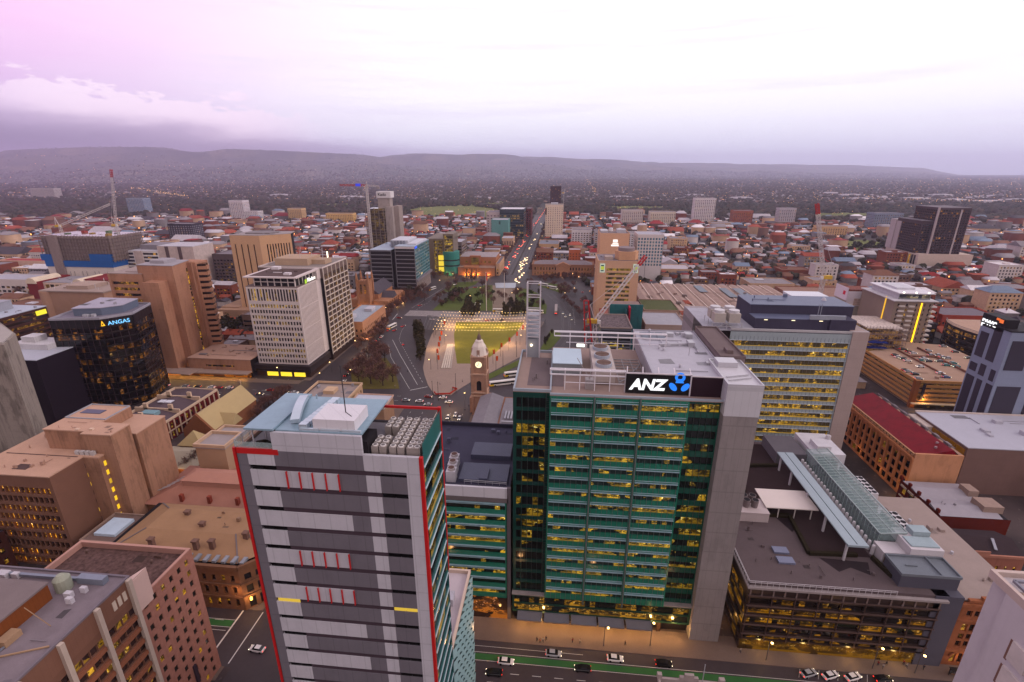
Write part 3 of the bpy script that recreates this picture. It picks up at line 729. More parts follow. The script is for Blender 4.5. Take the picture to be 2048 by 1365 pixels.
# lattice mast standing at the back of that roof
K = thing('lattice_mast', 'pale steel ladder mast standing on the left back corner of the green glass tower roof', 'mast', loc=(-7.3, 141.6, 76.4))
m = MB()
for x in (-9.2, -5.4):
    for y in (140, 143): m.bar((x, y, 76.4), (x, y, 99.2), .3)
for z in np.arange(83, 99.5, 1.35):
    for a, b in (((-9.2, 140), (-5.4, 140)), ((-9.2, 143), (-5.4, 143)), ((-9.2, 140), (-9.2, 143)), ((-5.4, 140), (-5.4, 143))):
        if z < 92 or abs(z-95.4) < .7 or z > 98.2: m.bar(a+(z,), b+(z,), .22)
m.out('frame', M((188, 180, 186), .5), K)
m = MB()
for z in np.arange(83, 91, 1.35): m.box(-9.1, 140.1, z, -5.5, 142.9, z+.12)
m.out('landing', M((150, 150, 160), .5), K)
MB().box(-9.0, 140.2, 76.4, -5.6, 142.8, 82.2).out('base_cabin', M((140, 142, 150), .6, .1), K)
MB().cyl(-7.8, 139.9, 80.2, 80.6, .3, 8).out('lamp', LAMPW, K)

# ============================================================ C: grey panelled tower with red edges
C_ = thing('office_tower', 'grey panelled tower edged in bright red, pale blue canopy and condensers on its roof', 'office tower', loc=(-33, 66, 0))
X0, X1, Y0, Y1 = -47.6, -18.8, 60.0, 71.6
MB().box(X0+.5, Y0+.6, 0, X1-.5, Y1, 90.0).out('core', DARKM, C_)
wl, wd, wm, gd, glit = MB(), MB(), MB(), MB(), MB(); fin = MB()
cx = lambda f: X0+(X1-X0)*f
zt = [87.9-3.665*k for k in range(25)]
pat = ['d', 'f', 'd', 'l', 'd', 'f', 'd', 'f', 'd', 'l', 'd', 'l', 'd', 'f', 'd', 'l', 'd', 'l', 'd', 'f', 'd', 'l', 'd', 'l', 'd']
wl.box(cx(.22), Y0, 90.9, cx(.695), Y0+.45, 94.0); wl.box(cx(.695), Y0, 88.4, cx(1)-.5, Y0+.5, 91.0)
for k, z in enumerate(zt):
    if z < 1: continue
    hi = 91.0 if k == 0 else zt[k-1]-.42; lo = z+.42
    hi0 = 90.2 if k == 0 else hi
    wl.box(cx(.075), Y0, lo, cx(.22), Y0+.5, hi0)
    p = pat[k]
    if k == 0: wd.box(cx(.22), Y0+.003, lo, cx(.70), Y0+.5, 90.9)
    elif p == 'd': wd.box(cx(.22), Y0+.003, lo, cx(.70), Y0+.5, hi)
    else:
        e = .555 if p == 'f' else .60
        wl.box(cx(.22), Y0, lo, cx(e), Y0+.5, hi); wd.box(cx(e), Y0+.003, lo, cx(.70), Y0+.5, hi)
        if p == 'f':
            for q in range(5): f = .275+q*.07; MB().box(cx(f)-.06, Y0-.3, lo-.05, cx(f)+.06, Y0-.002, hi+.05).out('red_fin', RED, C_)
    wl.box(cx(.70), Y0, lo, cx(.775), Y0+.5, 88.4 if k == 0 else hi)
    wd.box(cx(.775), Y0+.003, lo, cx(.915), Y0+.5, 88.0 if k == 0 else hi)
    wm.box(cx(.22), Y0+.12, z-.42, cx(.775), Y0+.5, z+.42)
    for a, b in ((.085, .15), (.153, .218), (.778, .845), (.848, .913)):
        wn = MB().box(cx(a), Y0+.16, z-.42, cx(b), Y0+.5, z+.42)
        if k == 7: wn.out('window', EM((230, 190, 60), .75), C_, label='window lit yellow')
        else: wn.out('window', GL((14, 14, 16), .0, YEL, .3, spec=.3), C_)
wl.box(cx(.915), Y0, 0, cx(1)-.45, Y0+.5, 88.4)
wd.box(cx(0)+.55, Y0+.003, 0, cx(.075), Y0+.5, 90.2)
wl.out('pale_panels', LGREY, C_); wd.out('dark_panels', DGREY, C_); wm.out('recessed_band', M((68, 56, 64), .6, .1), C_)

MB().box(X0-.02, Y0-.05, 0, X0+.42, Y0+.6, 91.1).box(X0+.58, Y0-.05, 90.2, X0+7.1, Y0+.5, 91.1).out('red_edge', RED, C_)
MB().box(X1-.47, Y0-.05, 0, X1+.03, Y0+.55, 91.0).box(X1-.4, Y1-.3, 60, X1+.1, Y1+.2, 93.4).box(X0+14, Y1-.2, 92.9, X1-.4, Y1+.1, 93.3).out('red_edge', RED, C_)
fs = Facades(C_, M((34, 92, 92), .3, .12, .5, spec=.6), GL((12, 14, 16), .28, (255, 205, 60), .45, (2, 1.1)), each=False)
fs.face((X1, Y0+.55), (0, 1), Y1-Y0-.8, 0, 93.0, [(.15, Y1-Y0-.95)], [(z-2.05, z+.75) for z in reversed(zt) if z > 3], .25, 1.4)
fs.done('side_wall')
m = MB()
for z in zt: m.box(X1+.005, Y0+.7, z+1.0, X1+.12, Y1-.5, z+1.22)
m.out('side_rail', M((190, 206, 214), .4), C_)
MB().box(X0, Y1-.02, 0, X1, Y1, 90.5).box(X0, Y0+.6, 0, X0+.02, Y1, 90.5).out('rear_wall', DGREY, C_)
MB().box(X0+.6, Y0+.55, 89.9, X1-.5, Y1-.1, 90.1).out('roof', M((120, 116, 122), .8, .12), C_)
MB().rim(X0+.2, Y0+.6, X0+9, Y1-.1, 90.1, 90.6, .2).out('terrace_kerb', M((150, 120, 108), .8), C_)
m = MB(); m.box(X0+.3, Y0+.2, 91.15, X0+.36, Y1-1, 92.2); m.box(X0+.3, Y0+.12, 91.1, X0+6.5, Y0+.17, 92.1); m.out('glass_balustrade', CLEAR((170, 190, 190), .35), C_)
m = MB(); [m.bar((X0+.33, Y0+.3+i*1.8, 90.6), (X0+.33, Y0+.3+i*1.8, 92.3), .08) for i in range(6)]; m.bar((X0+.33, Y0+.2, 92.3), (X0+.33, Y1-1, 92.3), .1); m.out('handrail', STEEL, C_)
MB().box(X0+5.6, Y0+1.2, 90.1, X0+5.7, Y1-1.2, 94.2).out('terrace_glazing', GL((40, 44, 44), .2, YEL, .4), C_)
MB().box(X0+2.4, Y0-.2+.1, 94.25, cx(.24), Y1+.4, 94.55).box(cx(.24), Y0+.5, 93.9, cx(.695), Y1+.2, 94.2).out('roof_canopy', ROOFB, C_)
m = MB()
for i in range(4): m.bar((X0+3.2, Y0+.6+i*3, 90.1), (X0+3.2, Y0+.6+i*3, 94.3), .16)
m.out('canopy_post', STEEL, C_)
MB().box(-35.0, 60.9, 93.8, -28.7, 66.0, 96.0).out('plant_box', M((202, 198, 204), .5, .06, joint=(3.1, 20, .1)), C_)
m = MB(); 
for i in range(9): y = 60.9+i*1.05; m.box(-37.2+i*.12, y, 93.8, -36.0+i*.12, y+1.0, 95.0)
for i in range(3): m.box(-37+i*3.2, 60.6, 93.8, -34.2+i*3.2, 61.0, 94.5)
P_q = [(-41.2+.3*i, 70.4-.9*i, 94.7+.45*math.sin(i/9*math.pi)) for i in range(10)]; [m.bar(p, q, 1.3, .7) for p, q in zip(P_q, P_q[1:])]
m.out('duct', M((184, 196, 206), .3, .06, 1, metal=.5), C_)
MB().box(-28.4, 60.55, 90.1, -26.9, 64.4, 92.9).out('louvre_box', DARKM, C_)
MB().bar((-31, 63.4, 96), (-31, 63.4, 103.5), .12).bar((-31, 63.4, 96), (-29.6, 62.2, 96), .1).out('antenna', M((60, 56, 60), .5), C_)
P_ = thing('roof_planter', 'dark planted tub under the pale canopy on the red edged tower terrace', 'planter', loc=(X0+4.2, Y0+1.6, 90.1))
MB().box(X0+2.6, Y0+1.0, 90.1, X0+5.3, Y0+2.2, 90.8).out('tub', M((70, 52, 50), .7), P_)
JIT = .25
bsh = ico(1); m = MB(); V0 = bsh[0]*np.array([1.3, .6, .6])+RNG.normal(0, .08, bsh[0].shape)
m.v = [tuple(v) for v in V0+np.array([X0+3.95, Y0+1.6, 91.1])]; m.f = [tuple(f) for f in bsh[1]]; m.out('shrub', M((36, 34, 28), .9, .3, 2), P_)
# condenser units in rows on its roof
def condenser():
    r = thing('condenser_unit', 'white fan topped condenser in the rows on the red edged tower roof', 'condenser', 'condensers on the red edged tower roof')
    MB().box(-.5, -.42, 0, .5, .42, 1.7).out('casing', M((148, 138, 134), .6, .08, 1), r)
    MB().cyl(0, 0, 1.7, 1.86, .4, 14).out('fan_ring', M((206, 200, 198), .5), r)
    MB().cyl(0, 0, 1.86, 1.87, .3, 12).cyl(0, 0, 1.87, 1.9, .1, 8).out('fan', M((110, 104, 104), .6), r)
    return r
cu = condenser(); first = True
for i, x in enumerate((-26.2, -25.0, -23.5, -22.3, -20.9, -19.9)):
    for j in range(8):
        y = 61.6+j*1.18
        if i < 2 and 2 < j < 5: continue
        if first: cu.location = (x, y, 90.1); first = False
        else: dup(cu, (x, y, 90.1))
# ============================================================ D: low pale block with stepped glass fins
D = thing('office_block', 'low white roofed block with stepped pale teal glass fins behind the red edged tower', 'building', loc=(-23, 82, 0))
MB().box(-40, 71.8, 0, -19.4, 91.8, 39.3).out('wall', M((170, 160, 156), .7, .1), D)
MB().box(-40, 71.8, 39.3, -19.0, 91.9, 39.5).out('roof', M((188, 176, 180), .8, .08), D)
MB().rim(-40, 71.7, -18.8, 92, 39.5, 40.4, .5).out('parapet', M((206, 184, 168), .7, .08), D)
MB().box(-22.5, 82, 39.5, -21, 84.5, 41.4).out('roof_vent', LGREY, D)
for k in range(11):
    m = MB(); z1 = 38.6-k*3.5
    for j in range(10):
        y = 72+j*2.0; m.poly([(-19.35, y, z1-3.2), (-18.55, y+1.9, z1-3.2), (-18.35, y+1.9, z1), (-19.2, y, z1)]); m.poly([(-18.55, y+1.9, z1-3.2), (-19.35, y+1.98, z1-3.2), (-19.2, y+1.98, z1), (-18.35, y+1.9, z1)])
    m.out('glass_fins', M((150, 186, 190), .25, .12, .6, spec=.6), D)
# ============================================================ B: lower green glass block with dark blue roof
B = thing('office_block', 'lower green glass block with dark blue plant roof, between red edged and tall green towers', 'building', loc=(-26, 130, 0))
MB().box(-40.6, 115.8, 0, -11.9, 150, 45.5).out('core', DARKM, B)
fB = Facades(B, TEAL, GL((22, 34, 30), .6, YEL, .8, (1.0, .45)), each=False)
fB.face((-41, 115.2), (1, 0), 28.2, 8, 42.2, [(.4, 27.8)], [(8.6+i*3.75+1.0, 8.6+i*3.75+2.7) for i in range(9)], .3, 1.45)
fB.done('spandrel_wall')
for i in range(9): MB().box(-40.8, 114.75, 8.6+i*3.75+2.85, -13.2, 115.17, 8.6+i*3.75+2.98).box(-40.8, 114.7, 8.6+i*3.75+3.3, -13.2, 115.17, 8.6+i*3.75+3.4).out('sunshade', SHADE, B)
MB().box(-41, 115.0, 42.2, -12.2, 150, 43.6).out('cornice', M((104, 96, 98), .7), B)
MB().box(-41, 115.2, 43.6, -12.2, 116, 46.8).out('parapet', M((198, 196, 204), .6, .06, joint=(6, 30, .15)), B)
MB().box(-12.6, 115.0, 0, -11.6, 116, 47).out('edge_column', M((92, 84, 90), .6), B)
MB().box(-41, 116, 45.0, -11.8, 152, 45.6).out('roof', NAVY, B)
MB().rim(-41, 115.9, -11.8, 152, 45.6, 46.9, .5).out('roof_kerb', M((54, 52, 66), .7), B)
m = MB(); m.box(-25.5, 131, 45.6, -13.2, 138.5, 47.2); m.box(-27, 119, 45.6, -13, 127.5, 46.6); m.box(-21, 118.6, 46.6, -18.6, 124, 47.4); m.out('plant_deck', M((74, 76, 98), .5, .1, .6, joint=(1.2, 9, .3)), B)
for i in range(3): MB().box(-30.5-i*.3, 118.5+i*3.6, 45.6, -27.8-i*.3, 121.2+i*3.6, 49.0).out('cooling_unit', M((190, 186, 194), .6), B)
for i in range(3): MB().cyl(-29.15-i*.3, 119.85+i*3.6, 49.0, 49.7, 1.05, 16).out('fan_housing', M((170, 160, 160), .5), B); MB().cyl(-29.15-i*.3, 119.85+i*3.6, 49.7, 49.74, .85, 16).out('fan', M((92, 66, 60), .6), B)
m = MB(); m.bar((-25, 117.5, 47.4), (-13, 117.3, 47.4), .1); m.bar((-25, 117.5, 46.9), (-13, 117.3, 46.9), .08); [m.bar((-25+i*2, 117.4, 45.6), (-25+i*2, 117.4, 47.4), .08) for i in range(7)]; m.out('handrail', STEEL, B)
MB().box(-40.8, 114.9, .13, -12.6, 115.3, 8).out('shopfront', GL((46, 32, 26), .5, (255, 150, 50), .5, (3, 2), frow=0), B)
for x in (-36, -24, -15): lampspot(x, 113.2, 3.4, 160)

clutter(A, 25.5, 120, 42.5, 156, 80.62, 22, 3, (176, 174, 182)); clutter(A, -7, 121, -2, 138, 76.47, 5, 4, (110, 100, 102)); clutter(B, -39, 118, -31.5, 150, 45.62, 9, 5, (84, 84, 104)); clutter(B, -26, 140, -14, 150, 45.62, 8, 6, (90, 90, 110)); clutter(D, -38, 74, -20, 90, 39.52, 8, 7, (180, 168, 170)); clutter(C_, -39.5, 61, -37.6, 70.5, 94.56, 3, 8, (150, 170, 182))
# ============================================================ E: banded office slab behind the green tower
BANDG = M((150, 160, 166), .5, .08, .4, joint=(1.5, 50, .1))
E_ = thing('office_tower', 'wide office slab with pale grey bands and yellow lit floors right of the green tower', 'office tower', loc=(99, 222, 0))
MB().box(72.6, 205.8, 0, 120.2, 240, 65.8).out('core', DARKM, E_)
fe = Facades(E_, BANDG, GL((62, 62, 58), .50, (255, 200, 45), .85, (1.2, .6), frow=.4, sub=.025), each=False)
fe.face((72, 205), (1, 0), 48, 0, 66.4, [(.4, 47.4)], [(3.7+i*4.04, 5.9+i*4.04) for i in range(15)], .3, 1.5)
fe.done('spandrel_wall')
for i in range(15): MB().box(72.4, 204.86, 3.72+i*4.04, 119.4, 204.99, 3.92+i*4.04).out('sill_light', EM((240, 190, 60), .42), E_)
m = MB()
for i in range(31): m.box(72.4+i*1.56, 204.95, 2, 72.5+i*1.56, 205.06, 64.5)
m.out('mullion', M((96, 98, 100), .5), E_)
for i in range(15): MB().box(72, 204.5, 6.1+i*4.04, 119.6, 204.97, 6.2+i*4.04).out('sunshade', M((168, 176, 186), .5), E_)
MB().box(120, 204.6, 0, 126.4, 232, 67.6).out('end_wall', M((164, 146, 142), .75, .08, .2, joint=(3, 4, .07)), E_)
MB().box(126.41, 212, 40, 126.8, 214, 52).box(126.41, 206, 20, 126.8, 207.4, 34).out('end_slot', DARKM, E_)
MB().box(62, 226, 0, 72.5, 245, 66.4).out('west_wing', M((150, 142, 146), .7, .08, joint=(1.1, 60, .3)), E_)
MB().box(62, 199.5+6, 66.4, 126.4, 240, 66.8).out('roof', ROOFL, E_); MB().rim(72, 205.0, 126.4, 240, 66.8, 67.7, .4).out('parapet', M((176, 172, 176), .7), E_)
DKV = M((62, 58, 76), .6, .1, .3, joint=(2.2, 30, .12))
MB().box(82.5, 208.6, 66.8, 118.5, 216, 71.2).box(112, 207.4, 66.8, 122, 216, 71.6).out('plant_screen', DKV, E_)
MB().box(82.5, 216, 66.8, 124.5, 233, 75.2).out('plant_hall', DKV, E_)
MB().box(82.3, 215.8, 75.2, 124.7, 233.2, 75.5).box(82.4, 208.5, 71.2, 118.6, 216, 71.4).out('plant_roof', M((90, 96, 120), .45, .1, .2), E_)
MB().box(108, 233, 66.8, 124, 246, 74.5).box(107.8, 232.9, 74.5, 124.2, 246.2, 74.8).out('pale_roof_hall', M((206, 208, 216), .6, .06), E_)
for i in range(2):
    for j in range(2):
        MB().box(65.2+i*6, 200.6+6+j*6, 69.6, 69.8+i*6, 205.2+6+j*6, 73.4).out('cooling_tower', M((176, 166, 160), .6), E_); MB().cyl(67.5+i*6, 208.9+j*6, 73.4, 74.6, 2.1, 18).out('fan_housing', M((190, 186, 190), .5), E_)
m = MB()
for x in (64.5, 70.5, 76.5):
    for y in (206.2, 212, 218): m.bar((x, y, 66.8), (x, y, 69.6), .25)
for z in (69.5, 68): m.bar((64.5, 206.2, z), (76.5, 206.2, z), .2)
m.bar((64.5, 206.2, 66.8), (70.5, 206.2, 69.5), .15); m.out('tower_stand', STEEL, E_)
m = MB(); m.box(104, 208.2, 71.4, 118, 209.2, 73.2); m.bar((107, 208.8, 71.4), (107, 208.8, 78), .2); m.bar((108, 208.8, 71.4), (108, 208.8, 78), .2); m.out('solar_rack', M((140, 144, 156), .5), E_)
MB().cyl(117, 226, 75.5, 76.6, 1.1, 14, .5).out('roof_vent', LGREY, E_)
for i, x in enumerate((86, 97, 108, 114)): MB().box(x, 208.5, 70.6, x+1.4, 208.58, 70.9).out('bulkhead_light', EM((255, 236, 190), 1.6), E_)
# ============================================================ F: orange stone warehouse with the crimson roof
SAND = M((178, 116, 78), .8, .12, .3, streak=.1); SANDP = M((190, 136, 102), .8, .08, .2, streak=.12)
F_ = thing('heritage_building', 'long orange stone building with crimson metal roof and arched windows beside the lane', 'building', loc=(154, 218, 0))
MB().box(146.5, 190.5, 0, 163, 246, 19.2).out('core', DARKM, F_)
ff = Facades(F_, SAND, GL((58, 22, 20), .10, (255, 190, 60), .7, frow=0))
L_ = 56.0; cols = even(0, L_, 14, 1.1)
ff.face((146, 246), (0, -1), L_, 0, 19.7, cols, [(1.0, 4.4), (5.2, 8.2), (9.2, 12.2), (13.2, 16.6)], .5)
ff.done()
m = MB()
for i in range(15): y = 190.2+i*3.985; m.box(145.45, y-.45, 4.9, 145.98, y+.45, 18.6)
m.out('pilaster', SAND, F_)
for i in range(7):
    y = 190+4*(2*i+1)+.0; m = MB()
    pts = [(y+2.0*math.cos(a), 16.6+1.3*math.sin(a)) for a in np.linspace(0, math.pi, 9)]
    for p, q in zip(pts, pts[1:]): m.bar((145.7, p[0], p[1]), (145.7, q[0], q[1]), .45)
    m.out('arch', SAND, F_)
MB().box(145.2, 189.8, 18.6, 146, 246.2, 19.4).box(145.3, 189.8, 4.5, 146, 246.2, 4.95).out('cornice', SAND, F_)
m = MB()
for i in range(24): m.box(145.8, 190.6+i*2.33, 19.7, 146.2, 191.9+i*2.33, 20.9)
m.box(145.7, 190, 20.9, 146.3, 246, 21.1); m.out('parapet_railing', M((170, 128, 96), .8), F_)
MB().box(146, 189.7, 0, 164.2, 190.5, 21.4).out('gable_wall', SANDP, F_)
m = MB(); m.poly([(147.6, 190.6, 19.9), (160.4, 190.6, 23.2), (160.4, 246, 23.2), (147.6, 246, 19.9)]); m.poly([(160.4, 190.6, 23.2), (163, 190.6, 21), (163, 246, 21), (160.4, 246, 23.2)]); m.poly([(147.6, 190.6, 19.9), (163, 190.6, 19.9), (160.4, 190.6, 23.2)]); m.poly([(147.6, 246, 19.9), (160.4, 246, 23.2), (163, 246, 19.9)]); m.out('roof', M((124, 14, 32), .6, .16, .25, streak=.18, joint=(1.3, 1e5, .14)), F_)
MB().box(163, 190.5, 0, 164.5, 246, 21.2).out('rear_wall', M((150, 120, 104), .8, .12), F_)
m = MB(); [m.box(162.2, 196+i*7, 21.5, 163.6, 199+i*7, 22.8) for i in range(7)]; m.bar((161.6, 192, 23.4), (161.6, 244, 23.6), .3); m.out('roof_services', M((120, 112, 116), .6), F_)
MB().cyl(156, 194, 22, 22.8, .5, 10).cyl(158.4, 197, 22.6, 23.3, .5, 10).out('roof_vent', M((150, 120, 126), .5), F_)
MB().cyl(146.0, 189.9, .1, 3.6, .1, 6).out('downpipe', M((160, 130, 100), .6), F_)
lampspot(143.0, 188.4, 4.5, 700, (1, .62, .18)); MB().box(145.4, 188.9, 4.2, 145.9, 189.6, 5.2).out('lane_lamp', EM((255, 190, 70), 5), F_)
lampspot(143.6, 205, 3.5, 160); lampspot(143.6, 222, 3.5, 160)
# ============================================================ G: dark glass block with the roof garden and glass vault
GG = thing('office_block', 'dark glass block with roof terrace, long glass vault and flat grey canopy', 'building', loc=(81, 150, 0))
MB().box(54.7, 112, 0, 104, 150, 24).box(70, 150, 0, 104, 188, 24).out('core', DARKM, GG)
gG = GL((24, 17, 15), .36, (255, 180, 30), .42, (2.2, .9), frow=.7)
fg = Facades(GG, M((48, 34, 32), .4, .12, .5, spec=.5), gG, each=False)
fg.face((54, 111.2), (1, 0), 49, 4.2, 22.6, [(.4, 48.6)], [(4.7, 6.3), (7.2, 9.2), (10.4, 12.4), (13.8, 15.8), (17.2, 19.2)], .35, 1.5)
fg.face((54, 150), (0, -1), 38.8, 1.0, 22.6, [(.4, 38.4)], [(1.4, 4.4), (5.2, 8), (9.0, 11.6), (12.6, 15.2), (16.2, 18.8)], .35, 1.5)
fg.done('wall')
m = MB()
for i in range(9): m.box(54.5+i*6, 110.8, 4.2, 54.62+i*6, 111.3, 20)
for k in range(5): m.box(54, 110.6, 6.6+k*3.4, 103, 111.15, 6.72+k*3.4)
m.out('fin_rail', M((84, 66, 62), .5), GG)
m = MB()
for i in range(17): m.box(54.4+i*3.0, 111.0, 20.2, 54.75+i*3.0, 111.6, 23)
m.out('eaves_post', M((120, 104, 100), .6), GG)
MB().box(54.4, 111.6, 4.2, 103, 112.1, .2).box(54.3, 111.7, .13, 101, 112, 4.1).out('ground_glazing', GL((70, 52, 20), .95, (255, 185, 40), .6, (4, 2), frow=0), GG)
m = MB(); m.box(53.4, 110.4, 22.9, 104, 112.6, 23.5); m.box(53.4, 112.6, 22.9, 56, 150, 23.5); m.out('cornice', M((150, 140, 140), .6), GG)
ROOFA = M((92, 80, 82), .9, .14, .15, streak=.0)
MB().box(54, 111.4, 23.5, 104.5, 150, 24.4).box(56, 150, 23.5, 104.5, 188, 24.4).out('roof', ROOFA, GG)
m = MB()
def terr(pts): m.poly([(x, y, 24.43) for x, y in pts])
terr([(59.6, 141), (76, 141.5), (75, 124), (92, 124), (92, 186), (60, 186)]); m.out('terrace_deck', M((58, 44, 46), .9, .2, .3, joint=(2.2, 1e5, .2)), GG)
m = MB(); HP = [(58, 139.8), (76, 140.2), (74.6, 123.6), (88, 124.2)]
HG = M((44, 38, 26), .95, .4, 1.2)
for p, q in zip(HP, HP[1:]): m.bar(p+(25.0,), q+(25.0,), 1.0, 1.1)
m.bar((91.8, 123.5, 25), (93.2, 116.5, 25), 1.0, 1.1); m.bar((66, 168, 25), (66, 152, 25), 1, 1.1); m.bar((66, 168, 25), (84, 170, 25), 1, 1.1); m.out('planter_hedge', HG, GG)
m = MB(); m.bar((76.2, 141, 24.6), (59, 141, 24.6), .5, .4); m.out('terrace_kerb', M((128, 92, 84), .8), GG)
m = MB()
for q in ([(70, 144), (76.4, 144.2), (76.6, 136), (74, 133)], [(77, 122.6), (90, 122), (88, 117), (84, 119.5), (80, 117.5)], [(62, 142), (70, 142.8), (70, 140), (63, 139.4)]): m.poly([(x, y, 24.42) for x, y in q])
m.out('damp_patch', M((44, 34, 38), .6, .2), GG)
m = MB()
for (x0, y0, x1, y1) in ((53.6, 110.7, 91, 110.7), (53.6, 110.7, 53.6, 146)):
    for z in (25.0, 25.5): m.bar((x0, y0, z), (x1, y1, z), .1)
    n = 24
    for i in range(n+1): m.bar((x0+(x1-x0)*i/n, y0+(y1-y0)*i/n, 23.5), (x0+(x1-x0)*i/n, y0+(y1-y0)*i/n, 25.5), .09)
m.out('roof_railing', M((186, 180, 184), .5), GG)
m = MB(); m.box(64.5, 119, 24.4, 69, 121.5, 25.0); m.box(64.8, 123.0, 24.4, 69, 125.5, 25.0); m.out('skylight', M((112, 116, 140), .3, .1, joint=(.8, 20, .4)), GG)
MB().box(93, 113.6, 24.4, 107.6, 120.6, 28.2).box(101, 111.2, 0, 108, 120.6, 24.4).out('grey_wing', M((82, 80, 92), .6, .08, .3), GG)
m = MB(); m.box(92.8, 113.4, 28.2, 107.8, 120.8, 28.4); m.rim(92.8, 113.4, 107.8, 120.8, 28.4, 29.0, .3); m.box(103, 113.8, 28.4, 103.3, 120.4, 29); m.box(96, 117, 28.4, 99, 117.3, 28.8); m.out('grey_wing_roof', M((110, 116, 124), .6), GG)
MB().box(99.4, 121, 24.4, 108, 130, 30.8).box(93.4, 122, 24.4, 99.4, 126.8, 28.2).out('white_wing', M((196, 190, 194), .6, .06, joint=(2.1, 2.4, .06)), GG)
MB().box(100, 122, 30.8, 107.4, 126, 31.2).box(103, 126.5, 30.8, 107.6, 129.6, 32.4).out('white_wing_roof', M((150, 166, 172), .6), GG)
MB().box(93.8, 121.8, 25.0, 98.9, 121.98, 27.6).out('bronze_panel', M((92, 68, 40), .4, .1), GG)
# the vault: tilted glass on slim ribs
VG = CLEAR((150, 176, 176), .42)
m = MB(); m.poly([(94.6, 127, 30.6), (101.8, 127, 31.4), (101.8, 173, 31.4), (94.6, 173, 30.6)]); m.poly([(94.6, 127, 25), (94.6, 127, 30.6), (94.6, 173, 30.6), (94.6, 173, 25)]); m.poly([(94.6, 126.9, 28.4), (101.8, 126.9, 28.4), (101.8, 126.9, 31.4), (94.6, 126.9, 30.6)]); m.out('vault_glass', VG, GG)
m = MB()
for i in range(28):
    y = 127.1+i*1.69; m.bar((94.6, y, 30.65), (101.8, y, 31.45), .14); m.bar((94.6, y, 24.5), (94.6, y, 30.6), .12)
m.bar((94.6, 127, 30.7), (94.6, 173, 30.7), .25); m.bar((101.8, 127, 31.5), (101.8, 173, 31.5), .3); m.bar((94.6, 126.9, 30.7), (101.8, 126.9, 31.5), .3); m.bar((98.2, 127, 31.05), (98.2, 173, 31.05), .16); m.out('vault_ribs', M((150, 164, 164), .5), GG)
MB().box(94.7, 127.1, 24.42, 102, 172.8, 24.5).box(99, 127.1, 24.5, 101.6, 172.8, 28.6).out('vault_floor', M((84, 84, 84), .8, .2), GG)
for i in range(23):
    y = 125.6+i*2.05; MB().lathe([(.5, 24.5), (.5, 27.2), (.36, 27.6), (.02, 27.7)], 92.9, y, 10).out('ventilation_pipe', M((206, 202, 206), .5), GG)
m = MB(); m.box(82.6, 120.8, 30.6, 85.2, 169.4, 31.0); m.box(85.5, 120.8, 30.6, 88.2, 169.4, 31.0); m.box(82.6, 120.7, 30.4, 88.2, 121.2, 31.05); m.out('flat_canopy', M((150, 164, 172), .55, .07, .3), GG)
[MB().box(83.2, y, 24.4, 83.7, y+.6, 30.6).out('canopy_post', M((190, 186, 190), .6), GG) for y in (122, 134, 146, 158, 167)]
MB().box(88.3, 130, 24.45, 92.0, 168, 26.4).out('canopy_wall', M((104, 100, 106), .6), GG)
MB().box(68, 139.4, 28.0, 84.0, 149.4, 28.3).out('white_awning', M((212, 200, 194), .7, .05), GG)
m = MB(); [m.box(x, 139.6, 24.4, x+.25, 139.9, 28.0) for x in (72, 77, 82)]; m.out('awning_post', M((200, 190, 186), .6), GG)
MB().box(58.5, 136.8, 24.4, 68.2, 144.2, 27.6).box(58.4, 136.7, 27.6, 68.3, 144.3, 27.8).out('plant_cabin', M((186, 172, 172), .7, .07, joint=(3, 9, .06)), GG)
for x in (62, 64.6):
    for y in (140, 142.6): MB().lathe([(.95, 27.8), (1.1, 30.2), (1.1, 30.4)], x, y, 14).out('flue', M((124, 112, 112), .5, metal=.3), GG); MB().cyl(x, y, 30.4, 30.42, .95, 14).out('flue_mouth', DARKM, GG)
m = MB(); m.box(102.2, 130, 24.4, 108, 188, 26.0); m.out('plant_gallery', M((150, 146, 152), .7), GG)
for i in range(20):
    y = 131.5+i*2.05
    if i % 6 == 5: continue
    MB().lathe([(.8, 26), (.8, 29.2), (.5, 29.4)], 103.4, y, 10).out('silver_tank', M((150, 140, 138), .4, .1, 1, metal=.4), GG)
for k, y0 in enumerate((131, 150)):
    MB().box(104.4, y0, 26, 107.8, y0+10, 28.4).out('chiller', M((196, 192, 196), .6), GG)
    for i in range(2):
        for j in range(5): MB().cyl(105.2+i*1.7, y0+1+j*2, 28.4, 28.5, .75, 12).out('chiller_fan', DARKM, GG)
MB().box(97, 172, 24.4, 108.5, 188, 29.5).box(99, 174, 29.5, 104, 180, 31.5).out('rear_plant', M((196, 194, 200), .6), GG)
MB().box(84, 172, 24.4, 95, 186, 28.8).out('rear_hall', M((96, 92, 98), .7), GG)
MB().cyl(107.8, 184, 29.5, 31, .9, 12).out('dish', M((180, 176, 180), .5), GG)
for x in (60, 72, 84, 96): lampspot(x, 110.3, 3.2, 260, (1, .66, .2))
for y in (120, 132): lampspot(52.2, y, 3.4, 200, (1, .5, .14))
